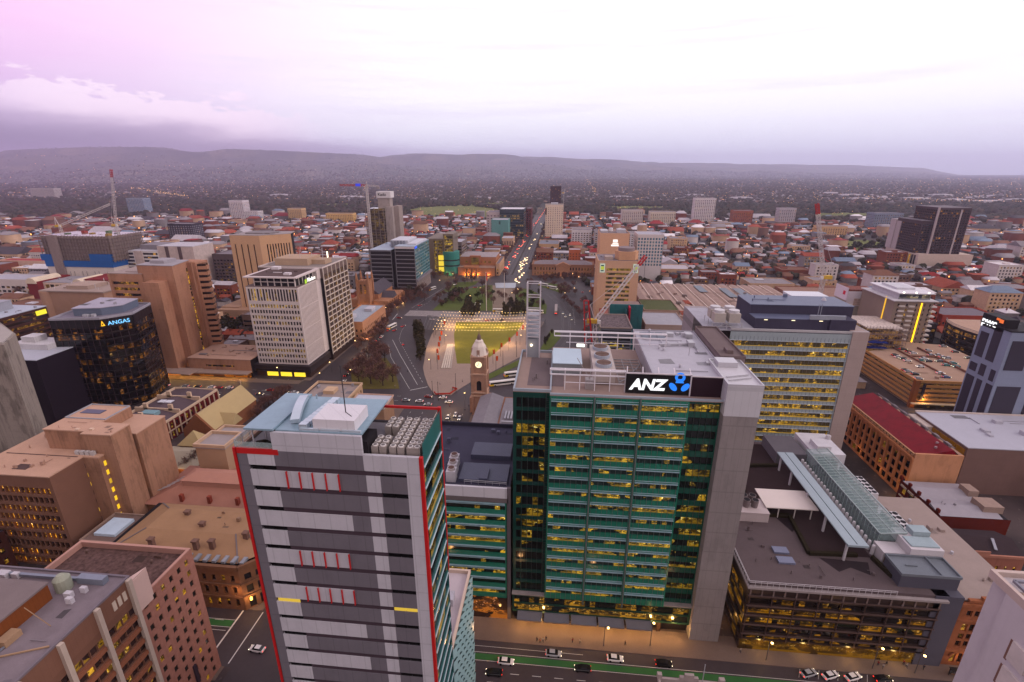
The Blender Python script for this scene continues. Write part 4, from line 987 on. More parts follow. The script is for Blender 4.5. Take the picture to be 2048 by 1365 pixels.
# ============================================================ H: sandstone bank front with stepped parapet
H_ = thing('heritage_building', 'narrow sandstone building with arched doorway between dark glass block and white tower', 'building', loc=(116, 134, 0))
MB().box(108.6, 112.6, 0, 126, 157, 21.6).out('core', DARKM, H_)
BRN = M((150, 92, 62), .85, .14, .3, streak=.15)
fh = Facades(H_, BRN, GL((36, 24, 20), .4, (255, 190, 80), .9, (1, 1), frow=0))
fh.face((108.3, 112), (1, 0), 17.7, 0, 22.6, [(2.2, 3.6), (4.2, 5.6), (10.4, 11.8), (12.4, 13.8)], [(1.0, 4.6), (7, 9), (9.6, 11.6), (12.4, 15.0), (17.6, 19.6)], .5)
fh.face((108.3, 157), (0, -1), 45, 0, 22.6, [], [(10, 11)])
fh.done()
m = MB(); m.box(108.1, 111.5, 5.4, 126.2, 112, 6.2); m.box(108.1, 111.4, 16.2, 126.2, 112, 16.7); m.box(108, 111.3, 21.4, 126.2, 112, 22.2); m.box(113, 111.7, 22.6, 119, 112.6, 24.2); m.box(110, 111.7, 22.6, 113, 112.6, 23.3); m.box(119, 111.7, 22.6, 122, 112.6, 23.3); m.out('cornice', BRN, H_)
MB().box(108.3, 112.5, 22.4, 126, 157, 22.7).out('roof', M((150, 134, 128), .8, .1, .3), H_)
m = MB(); pts = [(112.2+2.1*math.cos(a), 3.4+2.0*math.sin(a)) for a in np.linspace(0, math.pi, 9)]
for p, q in zip(pts, pts[1:]): m.bar((p[0], 111.8, p[1]), (q[0], 111.8, q[1]), .5)
m.out('door_arch', BRN, H_)
MB().cyl(118, 130, 22.7, 23.6, .4, 8).cyl(115, 144, 22.7, 23.6, .4, 8).out('roof_vent', LGREY, H_)
lampspot(113, 110.6, 3.6, 120)
# ============================================================ I: white tower at the corner of the frame
I_ = thing('office_tower', 'white tower with angled slot windows at the lower right edge of the photo', 'office tower', loc=(75, 40, 0))
WH = M((188, 180, 184), .7, .07, .12, streak=.05)
MB().box(60, 15, 0, 92, 57.0, 77.2).box(60.9, 57.0, 0, 92, 60, 77.6).out('wall', WH, I_)
for k in range(15):
    z = 70.0-k*4.2
    MB().box(59.7, 51.4, z-.4, 60.0, 53.8, z+2.6).out('window_hood', M((196, 186, 182), .6), I_); MB().box(59.94, 53.9, z-.9, 60.02, 54.3, z+2.4).out('slot_window', M((120, 88, 78), .6), I_)
MB().box(59.97, 15, 71.6, 60.02, 50, 71.75).out('panel_joint', M((120, 110, 112), .7), I_)
MB().rim(60, 15, 92, 60, 77.2, 78.4, .5).out('parapet', M((186, 168, 160), .7), I_)
MB().box(60.6, 15.6, 77.2, 91.4, 59.4, 77.4).out('roof', M((170, 146, 132), .8, .1, joint=(2, 1e5, .1)), I_)
m = MB(); m.bar((61.6, 58.2, 78.2), (92, 58.2, 78.2), .35); m.bar((61.6, 58.2, 78.2), (61.6, 16, 78.2), .35); m.bar((63.4, 56.4, 77.8), (92, 56.4, 77.8), .5); m.bar((63.4, 56.4, 77.8), (63.4, 16, 77.8), .5); m.out('cleaning_rail', M((120, 118, 130), .5), I_)
MB().box(68, 48, 77.4, 92, 54, 79.6).out('plant_box', M((150, 150, 156), .6), I_)
# near grey roof in the lower middle of the frame
T_ = thing('heritage_building', 'low building with worn grey roof and white parapet at the bottom of the photo', 'building', loc=(34, 84, 0))
r0 = G(1352, 1330, 22); 
MB().box(25.2, 60, 0, 38.5, 83.0, 21).out('wall', M((120, 110, 110), .8, .2), T_)
MB().box(25.2, 60, 21, 38.5, 83.0, 21.3).out('roof', M((92, 86, 92), .8, .25, .6), T_)
m = MB(); m.rim(24.8, 60, 39, 83.5, 21.3, 22.4, .5); m.box(29.5, 82.9, 22.4, 33.5, 83.5, 23.4); m.box(30.5, 82.9, 23.4, 32.5, 83.5, 24.2); m.box(38, 82.9, 22.4, 39.2, 83.7, 23.6); m.box(24.6, 82.9, 22.4, 25.6, 83.7, 23.6); m.out('parapet', M((160, 146, 142), .8, .2, .6), T_)
MB().bar((34.5, 83.2, 22.3), (34.5, 83.2, 27.5), .15).out('flagpole', STEEL, T_)
# ============================================================ J, K, L
J_ = thing('warehouse', 'big windowless box with flat pale roof and ochre wall panels behind the crimson roof', 'building', loc=(200, 212, 0))
MB().box(170, 196, 0, 240, 228, 21.6).out('wall', M((118, 92, 86), .85, .12, .2, joint=(3.2, 2.4, .07)), J_)
MB().box(169.8, 195.8, 21.6, 240, 228.4, 22.0).out('roof', M((172, 172, 184), .7, .06, .2), J_)
MB().box(169.7, 228, 22, 240, 228.6, 22.6).box(167, 216, 0, 170, 228.4, 20.6).out('parapet', M((196, 180, 172), .8), J_)
for i in range(4): MB().box(169.7, 197+i*4.9, 13.8, 169.95, 201.6+i*4.9, 20.4).out('ochre_panel', M((156, 110, 34), .7, .12, .5), J_)
MB().box(205, 180, 0, 230, 195.9, 16).out('annex', M((150, 92, 72), .85, .1, joint=(1.4, 40, .15)), J_)
K_ = thing('brick_house', 'red brick building with pale sheet roof and white arched windows on the lane', 'building', loc=(153, 176, 0))
RB = M((96, 34, 26), .9, .16, .6)
MB().box(142, 165.5, 0, 165, 187, 9.9).out('core', DARKM, K_)
fk = Facades(K_, RB, GL((60, 40, 24), .6, (255, 196, 70), 1.0, (1.2, 1.2), frow=0))
fk.face((141.5, 187.5), (0, -1), 22.5, 0, 10.6, even(0, 22.5, 5, 2.0), [(1.2, 4.0), (5.6, 8.4)], .4); fk.face((141.5, 165), (1, 0), 24, 0, 10.2, [], [(3, 4)]); fk.done()
for y in (168, 172.2, 176.4, 180.5, 184.7): MB().box(141.1, y-1.6, 8.5, 141.5, y+1.6, 9.2).box(141.2, y-1.5, 4.2, 141.5, y+1.5, 4.7).out('stone_band', M((196, 178, 160), .8), K_)
m = MB(); m.gable(141.6, 165.2, 163, 176, 10.2, 1.3, 'x'); m.gable(141.6, 176, 163, 187, 10.2, 1.0, 'x'); m.out('roof', M((158, 152, 160), .7, .1, .5, joint=(1, 1e5, .1)), K_)
m = MB(); [m.box(141.2, 166+i*5.2, 10.6, 142, 167.2+i*5.2, 12.2) for i in range(5)]; m.out('parapet_pier', RB, K_)
MB().box(158, 168, 10.5, 164.8, 174, 13.2).out('roof_plant', M((150, 128, 118), .8), K_); MB().box(160, 178, 10.5, 163.6, 183, 13).out('roof_plant', M((150, 128, 118), .8), K_)
K2 = thing('workshop', 'dark roofed workshop with curved pinkish gable wall on the lane, long skylight', 'building', loc=(148, 152, 0))
fk = Facades(K2, M((150, 96, 80), .85, .12, .4, streak=.15), GL((30, 20, 18), .35, (255, 190, 60), 1.0, (1, 1), frow=0))
fk.face((138.3, 147), (1, 0), 18, 0, 8.4, even(0, 18, 6, 1.8), [(2.4, 5.0)], .3); fk.face((138.3, 160), (0, -1), 13, 0, 9.2, even(0, 13, 3, 2), [(2.4, 5)], .3); fk.done()
m = MB(); m.gable(138.6, 147.3, 156.3, 160, 9.0, 2.2, 'x'); m.out('roof', M((54, 42, 46), .8, .2, .5), K2)
MB().bar((148, 148.6, 10.1), (149.4, 152.6, 11.5), .8, .3).out('skylight', M((150, 150, 160), .4), K2)
MB().box(138, 146.6, 8.4, 156.6, 147.2, 9.3).prism([(138, 146.7), (145, 146.7), (145, 147.1), (138, 147.1)], 9.3, 10.6).out('parapet', M((164, 112, 94), .85), K2)
L_ = thing('office_tower', 'pale blue tower with dark panel pattern and lit pwc sign at the right edge', 'office tower', loc=(215, 237, 0))
PB = M((132, 140, 162), .6, .06, .3, joint=(2.4, 4, .05)); PD = M((52, 46, 62), .5, .08, .4, joint=(1.0, 60, .15))
MB().box(200.5, 229.2, 0, 240, 246, 62).out('wall', PB, L_)
for (y0, y1, z0, z1) in ((240, 244.5, 46, 58), (233.5, 238, 46, 62), (241, 245, 38.5, 42.5), (236, 239.2, 38, 43.5), (230.5, 233, 37.6, 43), (240.4, 245, 14, 36), (235.6, 238.6, 10, 36), (229.6, 233.2, 6, 36), (240, 245, 4, 11)):
    MB().box(200.3, y0, z0, 200.49, y1, z1).out('dark_panel', PD, L_)
for (x0, x1, z0, z1) in ((202, 210, 44, 58), (214, 220, 44, 60), (202, 212, 8, 36), (216, 222, 8, 38), (224, 232, 40, 60)): MB().box(x0, 229.0, z0, x1, 229.19, z1).out('dark_panel', PD, L_)
MB().box(200, 229, 62, 240, 246.4, 62.6).box(200.3, 233.6, 60.5, 206, 246.3, 66.4).out('crown', DARKM, L_)
letters('pwc', SGW, L_, 200.15, 245.8, 61.6, 5.0, (math.pi/2, 0, math.pi*1.5), .1, bold=.1)
MB().box(200.1, 234.6, 64.4, 200.28, 236.6, 66.0).box(200.1, 236.7, 65.2, 200.28, 238.4, 66.2).out('sign_emblem', EM((240, 110, 40), .9), L_)

for x, y in ((-124, 106), (-100, 96), (-95, 108), (-75, 100), (-34, 96), (-10, 99), (14, 96), (38, 99), (62, 96), (86, 99), (110, 96)): lampspot(x, y, 8, 420, (1, .50, .20), .6)

clutter(GG, 56, 114, 89, 121, 24.44, 14, 11, (100, 88, 90)); clutter(GG, 57, 125, 63, 136, 24.44, 6, 12, (96, 84, 86)); clutter(J_, 174, 200, 236, 226, 22.02, 16, 13, (172, 170, 180)); clutter(H_, 110, 115, 124, 154, 22.72, 12, 14, (150, 134, 128)); clutter(E_, 74, 233, 106, 239, 66.82, 8, 15); clutter(E_, 85, 218, 106, 231, 75.52, 7, 16, (96, 102, 124)); clutter(T_, 26, 62, 38, 82, 21.32, 8, 17, (104, 96, 100)); clutter(K_, 144, 167, 156, 174, 11.2, 3, 18); clutter(L_, 208, 232, 236, 244, 62.62, 8, 19); clutter(I_, 66, 20, 90, 46, 77.42, 8, 20, (160, 140, 128))
BS = thing('bus_shelter', 'dark glass bus shelter on the pavement in front of the sandstone doorway', 'bus shelter', None, (112, 108.4, .13)); MB().box(108.6, 107.8, 2.5, 115.4, 109.2, 2.65).out('shelter_roof', DARKM, BS); MB().box(108.8, 109.05, .2, 115.2, 109.12, 2.5).out('glass_back', CLEAR((60, 70, 74), .6), BS); MB().box(109.4, 108.7, .5, 114.6, 109.0, .6).out('bench', M((120, 90, 70), .7), BS)
for x in (108.9, 115.1): MB().bar((x, 108.9, .13), (x, 108.9, 2.5), .12).out('post', DARKM, BS)
# ============================================================ left side
PINK = M((158, 118, 96), .85, .12, .12, streak=.2, joint=(3.1, 1.55, .12)); PINKR = M((180, 144, 124), .85, .10, .3)
AA = thing('office_block', 'blocky windowless pink stone complex with narrow yellow lit slots and gridded left front', 'office block', loc=(-165, 140, 0))
MB().box(-161.9, 135.3, 0, -151, 143.2, 44.2).box(-178, 137, 0, -161.9, 156, 44.2).box(-164, 143.9, 0, -150.2, 157.5, 40.0).box(-161.9, 143.1, 0, -152.2, 144, 39).out('tower_wall', PINK, AA)
MB().box(-191.6, 122.6, 0, -163.9, 136, 36).box(-191.6, 136, 0, -162, 148, 36.2).box(-163.9, 133.0, 0, -155.7, 137, 36.4).out('wing_wall', PINK, AA)
m = MB(); m.box(-162.1, 135.1, 44.2, -150.8, 143.3, 44.6); m.box(-178.2, 136.8, 44.2, -162.1, 156.2, 44.6); m.box(-163.8, 143.7, 40, -150, 157.7, 40.4); m.box(-192, 121, 36.4, -161.5, 133.1, 36.8); m.box(-192, 133.1, 36.4, -155.5, 148.4, 36.8); m.out('roof', PINKR, AA)
m = MB(); m.box(-190, 132.6, 36.82, -163, 132.9, 36.95); m.box(-178, 124, 36.82, -173, 127, 36.9); m.out('roof_joint', M((84, 66, 64), .8), AA)
MB().rim(-178, 145, -162, 156, 44.6, 45.0, .3).out('roof_kerb', M((150, 150, 158), .7), AA)
MB().box(-176, 149, 44.62, -168, 152, 44.8).out('solar_panel', SOLAR, AA)
m = MB(); m.box(-166, 137, 44.6, -164.6, 138, 45); m.box(-161, 137.5, 44.6, -159.6, 138.3, 45.2); m.out('roof_hatch', M((196, 170, 150), .7), AA)
for i in range(4): MB().box(-165.2+i*1.9, 134.0, 36.8, -163.8+i*1.9, 135.0, 38.2).out('condenser', M((176, 170, 170), .6), AA)
MB().box(-191, 122.4, 36.82, -184, 125.2, 37.1).out('lit_skylight', GL((40, 34, 30), .8, (255, 196, 60), .7, frow=0), AA)
for k in range(9): MB().box(-155.66, 134.4, 32.6-k*3.6, -155.6, 135.4, 34.4-k*3.6).out('window', EM((250, 196, 30), 1.0 if k % 4 != 2 else .6), AA)
for k in range(9): MB().box(-163.0, 132.92, 32.4-k*3.6, -161.4, 132.98, 33.9-k*3.6).out('window', EM((240, 190, 40), .8) if k in (1, 2, 5, 7, 8) else DARKM, AA)
for k in range(5): MB().box(-152.1, 143.3, 18+k*3.2, -152.0, 143.85, 20.4+k*3.2).out('slot_window', EM((250, 170, 30), .6), AA)
fA_ = Facades(AA, M((118, 84, 70), .8, .1, .3), GL((40, 24, 20), .6, (255, 180, 40), 2.2, (1.4, .8), frow=.9), each=False)
fA_.face((-192, 121.2), (1, 0), 30.5, 0, 36.4, even(1, 29.5, 15, .35), [(.8+i*3.6, 3.3+i*3.6) for i in range(9)], .9)
fA_.face((-161.5, 121.2), (0, 1), 12, 0, 36.4, [], [(20, 21)])
fA_.done('front_wall')
# granite hotel-like block and the ribbed brown block (bottom left)
GRAN = M((156, 108, 95), .8, .22, .9, joint=(1.9, 1.2, .10))
BG = thing('office_block', 'pink granite block with small square windows and gravel roof at the lower left street corner', 'office block', loc=(-105, 84, 0))
MB().box(-119.5, 75.4, 0, -90.6, 91.6, 38.6).out('core', DARKM, BG)
fG = Facades(BG, GRAN, GL((36, 34, 30), .20, (255, 196, 50), .75, (1, 1), frow=0))
fG.face((-90, 75), (0, 1), 17.2, 0, 40.2, even(.3, 16.9, 6, 1.45), [(1.2+i*3.25, 2.9+i*3.25) for i in range(12)], .25)
fG.face((-90, 92.2), (-1, 0), 30, 0, 40.2, even(.6, 29.4, 12, 1.25), [(1.2+i*3.25, 2.9+i*3.25) for i in range(12)], .25)
fG.done()
MB().rim(-120, 75, -90.02, 92.18, 38.6, 40.4, .7).out('parapet', M((176, 134, 122), .8, .1), BG)
MB().box(-119.3, 75.7, 38.2, -90.7, 91.5, 38.9).out('gravel_roof', M((92, 70, 66), .95, .9, 1.1), BG)
letters('HOTEL', M((210, 200, 200), .6), BG, -89.6, 84.6, 8.6, 1.5, (0, math.pi/2, math.pi/2), .05) if False else None
MB().box(-89.98, 83.8, 4.4, -89.5, 84.7, 10.4).out('blade_sign', M((58, 46, 56), .6), BG)
RBW = M((122, 86, 71), .8, .12, .3, joint=(1.1, 40, .10)); RIBW = M((182, 164, 152), .8, .1, .4)
BR = thing('office_block', 'brown block with tall pale ribs and grey flat roof in the lower left corner', 'office block', loc=(-112, 60, 0))
MB().box(-140, 20, 0, -90.6, 74.6, 46.4).out('core', DARKM, BR)
fR = Facades(BR, RBW, GL((58, 42, 40), .28, (255, 200, 50), .8, (1.6, 1.2), frow=.4))
for s0 in range(7):
    y0 = 74.9-(s0+1)*7.6
    fR.face((-90, y0), (0, 1), 7.6, 0, 47.2, even(.9, 7.6, 4, .12), [(1+i*3.4, 2.9+i*3.4) for i in range(12)], .45)
fR.done()
for s0 in range(8): y = 74.9-s0*7.6; MB().box(-90, y-.45, 0, -89.2, y+.45, 47.4).out('rib', RIBW, BR)
for s0 in range(7):
    for k in range(11): MB().box(-90, 74.9-(s0+1)*7.6+.6, 3.25+k*3.4, -89.45, 74.9-s0*7.6-.6, 4.2+k*3.4).out('spandrel_ledge', M((140, 88, 66), .8), BR)
for k in range(3): MB().box(-90, 70.6+k*1.25-.0, 43.2, -89.9, 71.4+k*1.25, 45.4).out('vent_panel', M((196, 178, 162), .7), BR)
MB().box(-140, 20, 46.5, -90.1, 75.6, 47.3).out('roof', M((124, 112, 118), .85, .2, .35, streak=.0), BR)
m = MB(); m.rim(-140, 20, -90, 75.8, 47.3, 47.7, .4); m.out('roof_kerb', M((118, 108, 116), .8), BR)
MB().box(-128, 30, 47.3, -101, 69, 51.0).out('plant_hall', M((120, 66, 34), .7, .1, .4, joint=(.8, 40, .25)), BR)
MB().box(-128.3, 29.8, 51.0, -100.8, 69.2, 51.4).out('plant_hall_roof', M((132, 118, 118), .8, .12, .4, joint=(.9, 1e5, .18)), BR)
MB().cyl(-101, 71.6, 47.3, 50.0, 1.5, 14).cyl(-101, 71.6, 50.0, 50.9, 1.5, 14, .6).out('roof_tank', M((150, 152, 136), .6), BR)
for x, y, w in ((-98.6, 69.2, 1.5), (-97.0, 68.0, 1.3), (-96.6, 70.8, 1.2), (-118, 72.4, 2.4), (-114.6, 72.8, 1.4)): MB().box(x, y, 47.3, x+w, y+w*.6, 48.6).out('condenser', M((190, 184, 190), .6), BR)
m = MB(); m.box(-99.5, 73, 47.3, -93.5, 74.4, 48.8); m.bar((-126, 73.4, 48), (-100, 73.6, 48), .6); m.bar((-99, 60, 47.6), (-99, 30, 47.6), .3); m.out('duct', M((130, 136, 150), .5, .1, 1, metal=.3), BR)
m = MB(); m.box(-100.6, 58, 47.3, -98.6, 61, 48.6); m.bar((-95, 63, 47.4), (-96, 61, 54), .14); m.bar((-101, 55, 47.5), (-91, 59, 47.5), .25); m.out('roof_services', M((160, 130, 104), .6), BR)
MB().box(-90.1, 74.95, 38, -89.5, 79, 46.2).prism([(-91, 75.0), (-89.6, 75.0), (-89.6, 79.4), (-91, 75.6)], 38.9, 46.6).out('pale_return_wall', M((202, 172, 164), .7, .06), BR)
# ============================================================ Y, X2, X, Z
Y_ = thing('office_tower', 'windowless grey concrete tower cut off by the left edge of the photo', 'office tower', loc=(-235, 165, 0))
yp = [(-270, 151), (-200.4, 151), (-209.4, 163), (-232, 176.3), (-270, 186)]
MB().prism(yp, 0, 70).out('wall', M((140, 129, 122), .85, .14, .12, streak=.3, joint=(4.6, 2.6, .12)), Y_)
MB().prism([(-270, 152), (-202, 152), (-210.4, 163), (-232.4, 175.3), (-270, 184)], 70, 70.5).out('roof', M((158, 150, 146), .8, .1), Y_)
BLKG = GL((10, 9, 12), .15, (255, 166, 50), .34, (1.8, .9), frow=1.0, rough=.06)
BLKF = M((16, 13, 17), .3, .1, .5, spec=.6)
X_ = thing('office_tower', 'rounded black glass tower with lit blue ANGAS sign', 'office tower', loc=(-258, 250, 0))
xp = [(-274, 231.0), (-248.5, 235.6), (-239, 246.8), (-246, 268), (-281, 268)]
MB().prism([(-258+(x+258)*.95, 252+(y-252)*.95) for x, y in xp], 0, 52).out('core', DARKM, X_)
fx = Facades(X_, BLKF, BLKG, each=False)
for p, q in zip(xp, xp[1:]+xp[:1]):
    d = math.hypot(q[0]-p[0], q[1]-p[1]); u = ((q[0]-p[0])/d, (q[1]-p[1])/d)
    if q == (-281, 268) or p == (-281, 268): fx.face(p, u, d, 0, 53, [], [(10, 11)]); continue
    fx.face(p, u, d, 0, 53, [(.2, d-.2)], [(1.0+i*3.7, 3.9+i*3.7) for i in range(13)], .2, 1.5)
fx.done()
m = MB()
for p, q in zip(xp[:3], xp[1:4]):
    d = math.hypot(q[0]-p[0], q[1]-p[1]); n = int(d/3.0)
    for i in range(n+1): x, y = p[0]+(q[0]-p[0])*i/n, p[1]+(q[1]-p[1])*i/n; m.bar((x+.03, y-.12, 0), (x+.03, y-.12, 53), .16)
m.out('mullion', M((70, 52, 56), .5), X_)
MB().prism(xp, 53, 53.3).out('roof', M((118, 112, 124), .85, .15), X_)
m = MB()
for p, q in zip(xp, xp[1:]+xp[:1]): m.bar(p+(53.8,), q+(53.8,), .4, 1.2)
m.out('parapet', M((150, 146, 156), .7), X_)
MB().prism([(-268, 240), (-254, 243), (-247, 250), (-250, 264), (-274, 264)], 53.3, 57.4).out('plant_hall', M((96, 104, 122), .6, .08, .3, joint=(1.4, 40, .1)), X_)
MB().prism([(-268.4, 239.6), (-253.8, 242.6), (-246.6, 250), (-249.8, 264.4), (-274.4, 264.4)], 57.4, 57.8).out('plant_hall_roof', M((156, 152, 166), .6), X_)
MB().box(-262, 239, 53.3, -259, 240.6, 54.6).box(-257.5, 239.6, 53.3, -255.4, 241, 54.8).out('condenser', STEEL, X_)
ang = math.atan2(246.8-235.6, -239+248.5)
letters('ANGAS', EM((120, 200, 255), 1.3), X_, -246.4, 237.6, 49.4, 3.0, (math.pi/2, 0, ang), .1, bold=.03)
m = MB(); cxs, cys = -248.0, 235.7
for k, (a, zz) in enumerate(((0, 49.3), (1.7, 49.3), (.85, 50.8))):
    x0, y0 = -248.2+math.cos(ang)*a*.6-.14, 235.9+math.sin(ang)*a*.6-.12
    m.poly([(x0-.5*math.cos(ang), y0-.5*math.sin(ang)-.15, zz), (x0+.55*math.cos(ang), y0+.55*math.sin(ang)-.15, zz), (x0, y0-.15, zz+1.6)])
m.out('sign_emblem', EM((255, 190, 20), 1.4), X_)
X2 = thing('office_tower', 'narrow dark purple tower with pale roof left of the black glass tower', 'office tower', loc=(-282, 226, 0))
MB().box(-300, 212, 0, -266, 240, 37.6).out('wall', M((30, 22, 32), .6, .1, .3), X2)
MB().box(-300.2, 211.8, 37.6, -265.8, 240.2, 38.0).out('roof', M((170, 172, 184), .6, .06), X2)
for k in range(8):
    for j in range(2): MB().box(-282+j*5, 211.8, 3+k*4.2, -278+j*5, 211.98, 5.0+k*4.2).out('window', GL((14, 12, 16), .25, (255, 170, 60), .5, frow=0), X2)
MB().box(-296, 226, 38, -274, 238, 41).box(-292, 229, 41, -284, 236, 44).out('plant_room', M((190, 186, 190), .6, joint=(1.5, 30, .2)), X2)
Z_ = thing('office_block', 'dark banded office block with pale roof and lit yellow sign at the left edge', 'office block', loc=(-410, 312, 0))
MB().box(-430, 288.5, 0, -391.6, 330.6, 30.6).out('core', DARKM, Z_)
fz = Facades(Z_, M((66, 40, 34), .7, .1, .4), GL((30, 20, 18), .5, (255, 186, 50), .6, (1.5, .8)), each=False)
fz.face((-391, 288), (0, 1), 43, 0, 31.4, [(.4, 42.6)], [(1.4+i*3.7, 3.4+i*3.7) for i in range(8)], .4, 1.8)
fz.face((-430, 288), (1, 0), 39, 0, 31.4, [(.4, 38.6)], [(1.4+i*3.7, 3.4+i*3.7) for i in range(8)], .4, 1.8); fz.done()
MB().box(-430.2, 287.8, 31.4, -390.8, 331.2, 31.9).out('roof', M((166, 172, 186), .6, .06), Z_)
MB().box(-428, 300, 31.9, -408, 322, 38).box(-428.3, 299.7, 38, -407.7, 322.3, 38.4).out('plant_hall', M((150, 150, 160), .6, .08, joint=(1.6, 30, .12)), Z_)
MB().box(-390.8, 322, 26.4, -390.2, 329.5, 29.8).out('lit_sign', EM((240, 220, 40), 1.1), Z_)
# ============================================================ W: courts
W_ = thing('office_tower', 'pink brick courts tower with blank shafts and sawtooth balconies at its right', 'office tower', loc=(-262, 296, 0))
CB = M((168, 122, 98), .85, .09, .15, streak=.14, joint=(60, 1.9, .16))
MB().box(-262, 283, 0, -251, 292, 63).out('stair_shaft', CB, W_)
MB().prism([(-271, 291.6), (-245.6, 290.6), (-250.6, 312), (-271, 312)], 0, 72.3).out('main_shaft', CB, W_)
MB().prism([(-271.2, 291.4), (-245.3, 290.4), (-250.4, 312.2), (-271.2, 312.2)], 72.3, 72.7).box(-266, 297, 72.7, -256, 308, 74.6).out('roof', M((150, 144, 150), .8, .15, .5), W_)
fw = Facades(W_, CB, GL((44, 30, 28), .55, (255, 186, 60), .6, (1.3, .9)), each=False)
fw.face((-292.5, 291), (1, 0), 24.5, 0, 66.6, [(2.2, 20.5)], [(5+i*3.9, 6.9+i*3.9) for i in range(15)], .6, 1.8); fw.done('wing_wall')
MB().box(-292, 291.7, 0, -271, 318, 66).out('wing_core', DARKM, W_); MB().box(-292.5, 291.0, 66.6, -268, 318, 67).out('wing_roof', M((150, 134, 130), .8, .1), W_)
MB().box(-262, 310, 0, -244.6, 322, 71.2).box(-249.6, 308.5, 0, -246.6, 312, 71.6).out('rear_shaft', CB, W_)
for k in range(17): MB().prism([(-245, 310.6), (-238.4, 312.4), (-241.2, 318.4), (-245, 318.4)], 4+k*3.9, 6.1+k*3.9).out('balcony', CB, W_)
MB().prism([(-245, 311), (-239.8, 312.9), (-241.8, 318), (-245, 318)], 2, 70).out('balcony_glazing', GL((40, 26, 24), .5, (255, 180, 50), .6, (1.2, 1.4), frow=0), W_)
for k in range(16): MB().box(-250.0, 306.2, 5+k*4.0, -249.3, 307.6, 8+k*4.0).out('slot_window', GL((30, 20, 18), .8, (255, 190, 50), 1.0, (2, 2), frow=0), W_)
MB().prism([(-250.6, 304.5), (-249.2, 304.5), (-249.2, 309), (-250.6, 309)], 3, 66).out('slot_frame', M((50, 34, 30), .8), W_) if False else None
WL = thing('courthouse_podium', 'low pink courts annex with ribbon window and orange lit canopy along the street', 'building', loc=(-220, 298, 0))
MB().box(-243.5, 285, 0, -200.6, 312, 11.2).out('core', DARKM, WL)
fl = Facades(WL, CB, GL((46, 30, 28), .35, (255, 180, 60), .5, (1.2, .8)), each=False)
fl.face((-244, 284.4), (1, 0), 44, 3.6, 12.2, [(12, 32)], [(6.8, 8.2)], .5, 1.2); fl.done()
MB().box(-244.2, 284.2, 12.2, -200, 312.2, 12.6).out('roof', M((168, 134, 118), .85, .08, .3), WL)
MB().box(-240, 290, 12.6, -235, 292, 13.4).box(-225, 300, 12.6, -205, 300.6, 12.9).out('roof_vent', M((120, 110, 112), .7), WL)
MB().box(-266, 278.4, 4.2, -200, 284.3, 4.8).prism([(-264, 276), (-236, 273.5), (-234, 284.4), (-262, 284.4)], 4.85, 5.2).out('canopy', M((150, 128, 118), .7), WL)
MB().box(-250, 283.9, .1, -201, 284.3, 3.5).out('lobby_glazing', GL((60, 36, 20), .55, (255, 150, 40), .8, (3, 2), frow=0), WL)
for x in np.linspace(-262, -204, 9): lampspot(x, 280.0, 3.2, 900, (1, .55, .12))
# ============================================================ U, U2, V
UW = M((198, 184, 182), .6, .06, .3)
U_ = thing('office_tower', 'white gridded office tower with lit Flinders sign and flat white roof canopy', 'office tower', loc=(-181, 305, 0))
MB().box(-197.4, 290.7, 0, -164.7, 321, 59.2).out('core', DARKM, U_)
fu = Facades(U_, UW, GL((40, 34, 36), .34, (255, 210, 90), .8, (.8, .8), frow=.8), each=False)
fu.face((-198, 290), (1, 0), 34.5, 8.2, 60.2, even(.4, 34.1, 17, .62), [(9.2+i*3.75, 11.5+i*3.75) for i in range(11)]+[(51.2, 59.0)], .55); fu.done('grid_wall')
fu2 = Facades(U_, UW, GL((70, 64, 64), .45, (255, 210, 80), .8, (.6, 1.6), frow=0), each=False)
fu2.face((-163.5, 290), (0, 1), 25.5, 8.2, 60.2, even(.3, 25, 16, .9), [(9, 20), (20.4, 32), (32.4, 46), (46.4, 59.4)], .8); fu2.face((-163.5, 315.5), (0, 1), 5.5, 8.2, 66, [], [(20, 21)]); fu2.done('fin_wall')
MB().box(-198, 290, 60.2, -163.5, 321, 60.6).out('roof', M((120, 104, 100), .85, .1), U_)
m = MB(); m.box(-193, 292, 60.6, -166, 318, 66.0); m.out('penthouse', DARKM, U_)
m = MB()
for i in range(7): m.box(-193.1+i*4.5, 291.6, 60.6, -192.6+i*4.5, 292, 66)
m.box(-193, 291.7, 63, -166, 291.95, 63.5)
for i in range(6): m.box(-166, 292+i*4.6, 60.6, -165.6, 292.5+i*4.6, 66)
m.out('penthouse_frame', UW, U_)
MB().box(-198.6, 289.6, 66.0, -163.2, 319.5, 66.8).out('roof_canopy', UW, U_); MB().box(-196, 292, 66.8, -166, 318, 66.9).out('roof_membrane', M((86, 70, 68), .9, .12), U_)
MB().box(-175, 296, 66.9, -171, 299, 68.2).box(-193, 313, 66.9, -188, 317, 68.6).box(-186, 303, 66.9, -180, 303.4, 67.3).out('roof_plant', M((204, 196, 200), .6), U_)
MB().box(-166, 315.6, 60, -162.9, 321, 67).out('white_pier', UW, U_)
letters('Flinders', EM((255, 250, 240), 1.4), U_, -163.0, 302.4, 61.4, 3.4, (math.pi/2, 0, math.pi/2), .1, bold=.06)
MB().box(-163.1, 299.2, 60.8, -162.9, 301.4, 63.4).out('sign_emblem', EM((170, 210, 40), 1.0), U_)
MB().box(-200.5, 287.4, 3.6, -161, 317, 8.1).out('podium', M((40, 30, 34), .5, .1, joint=(1.6, 20, .2)), U_)
MB().box(-199.5, 288.2, 0, -162, 316, 3.6).out('podium_core', M((60, 42, 36), .8), U_)
for k in range(3): MB().box(-192+k*9.4, 288.0, .4, -184.4+k*9.4, 288.18, 3.4).out('shop_window', EM((250, 214, 50), 1.2), U_)
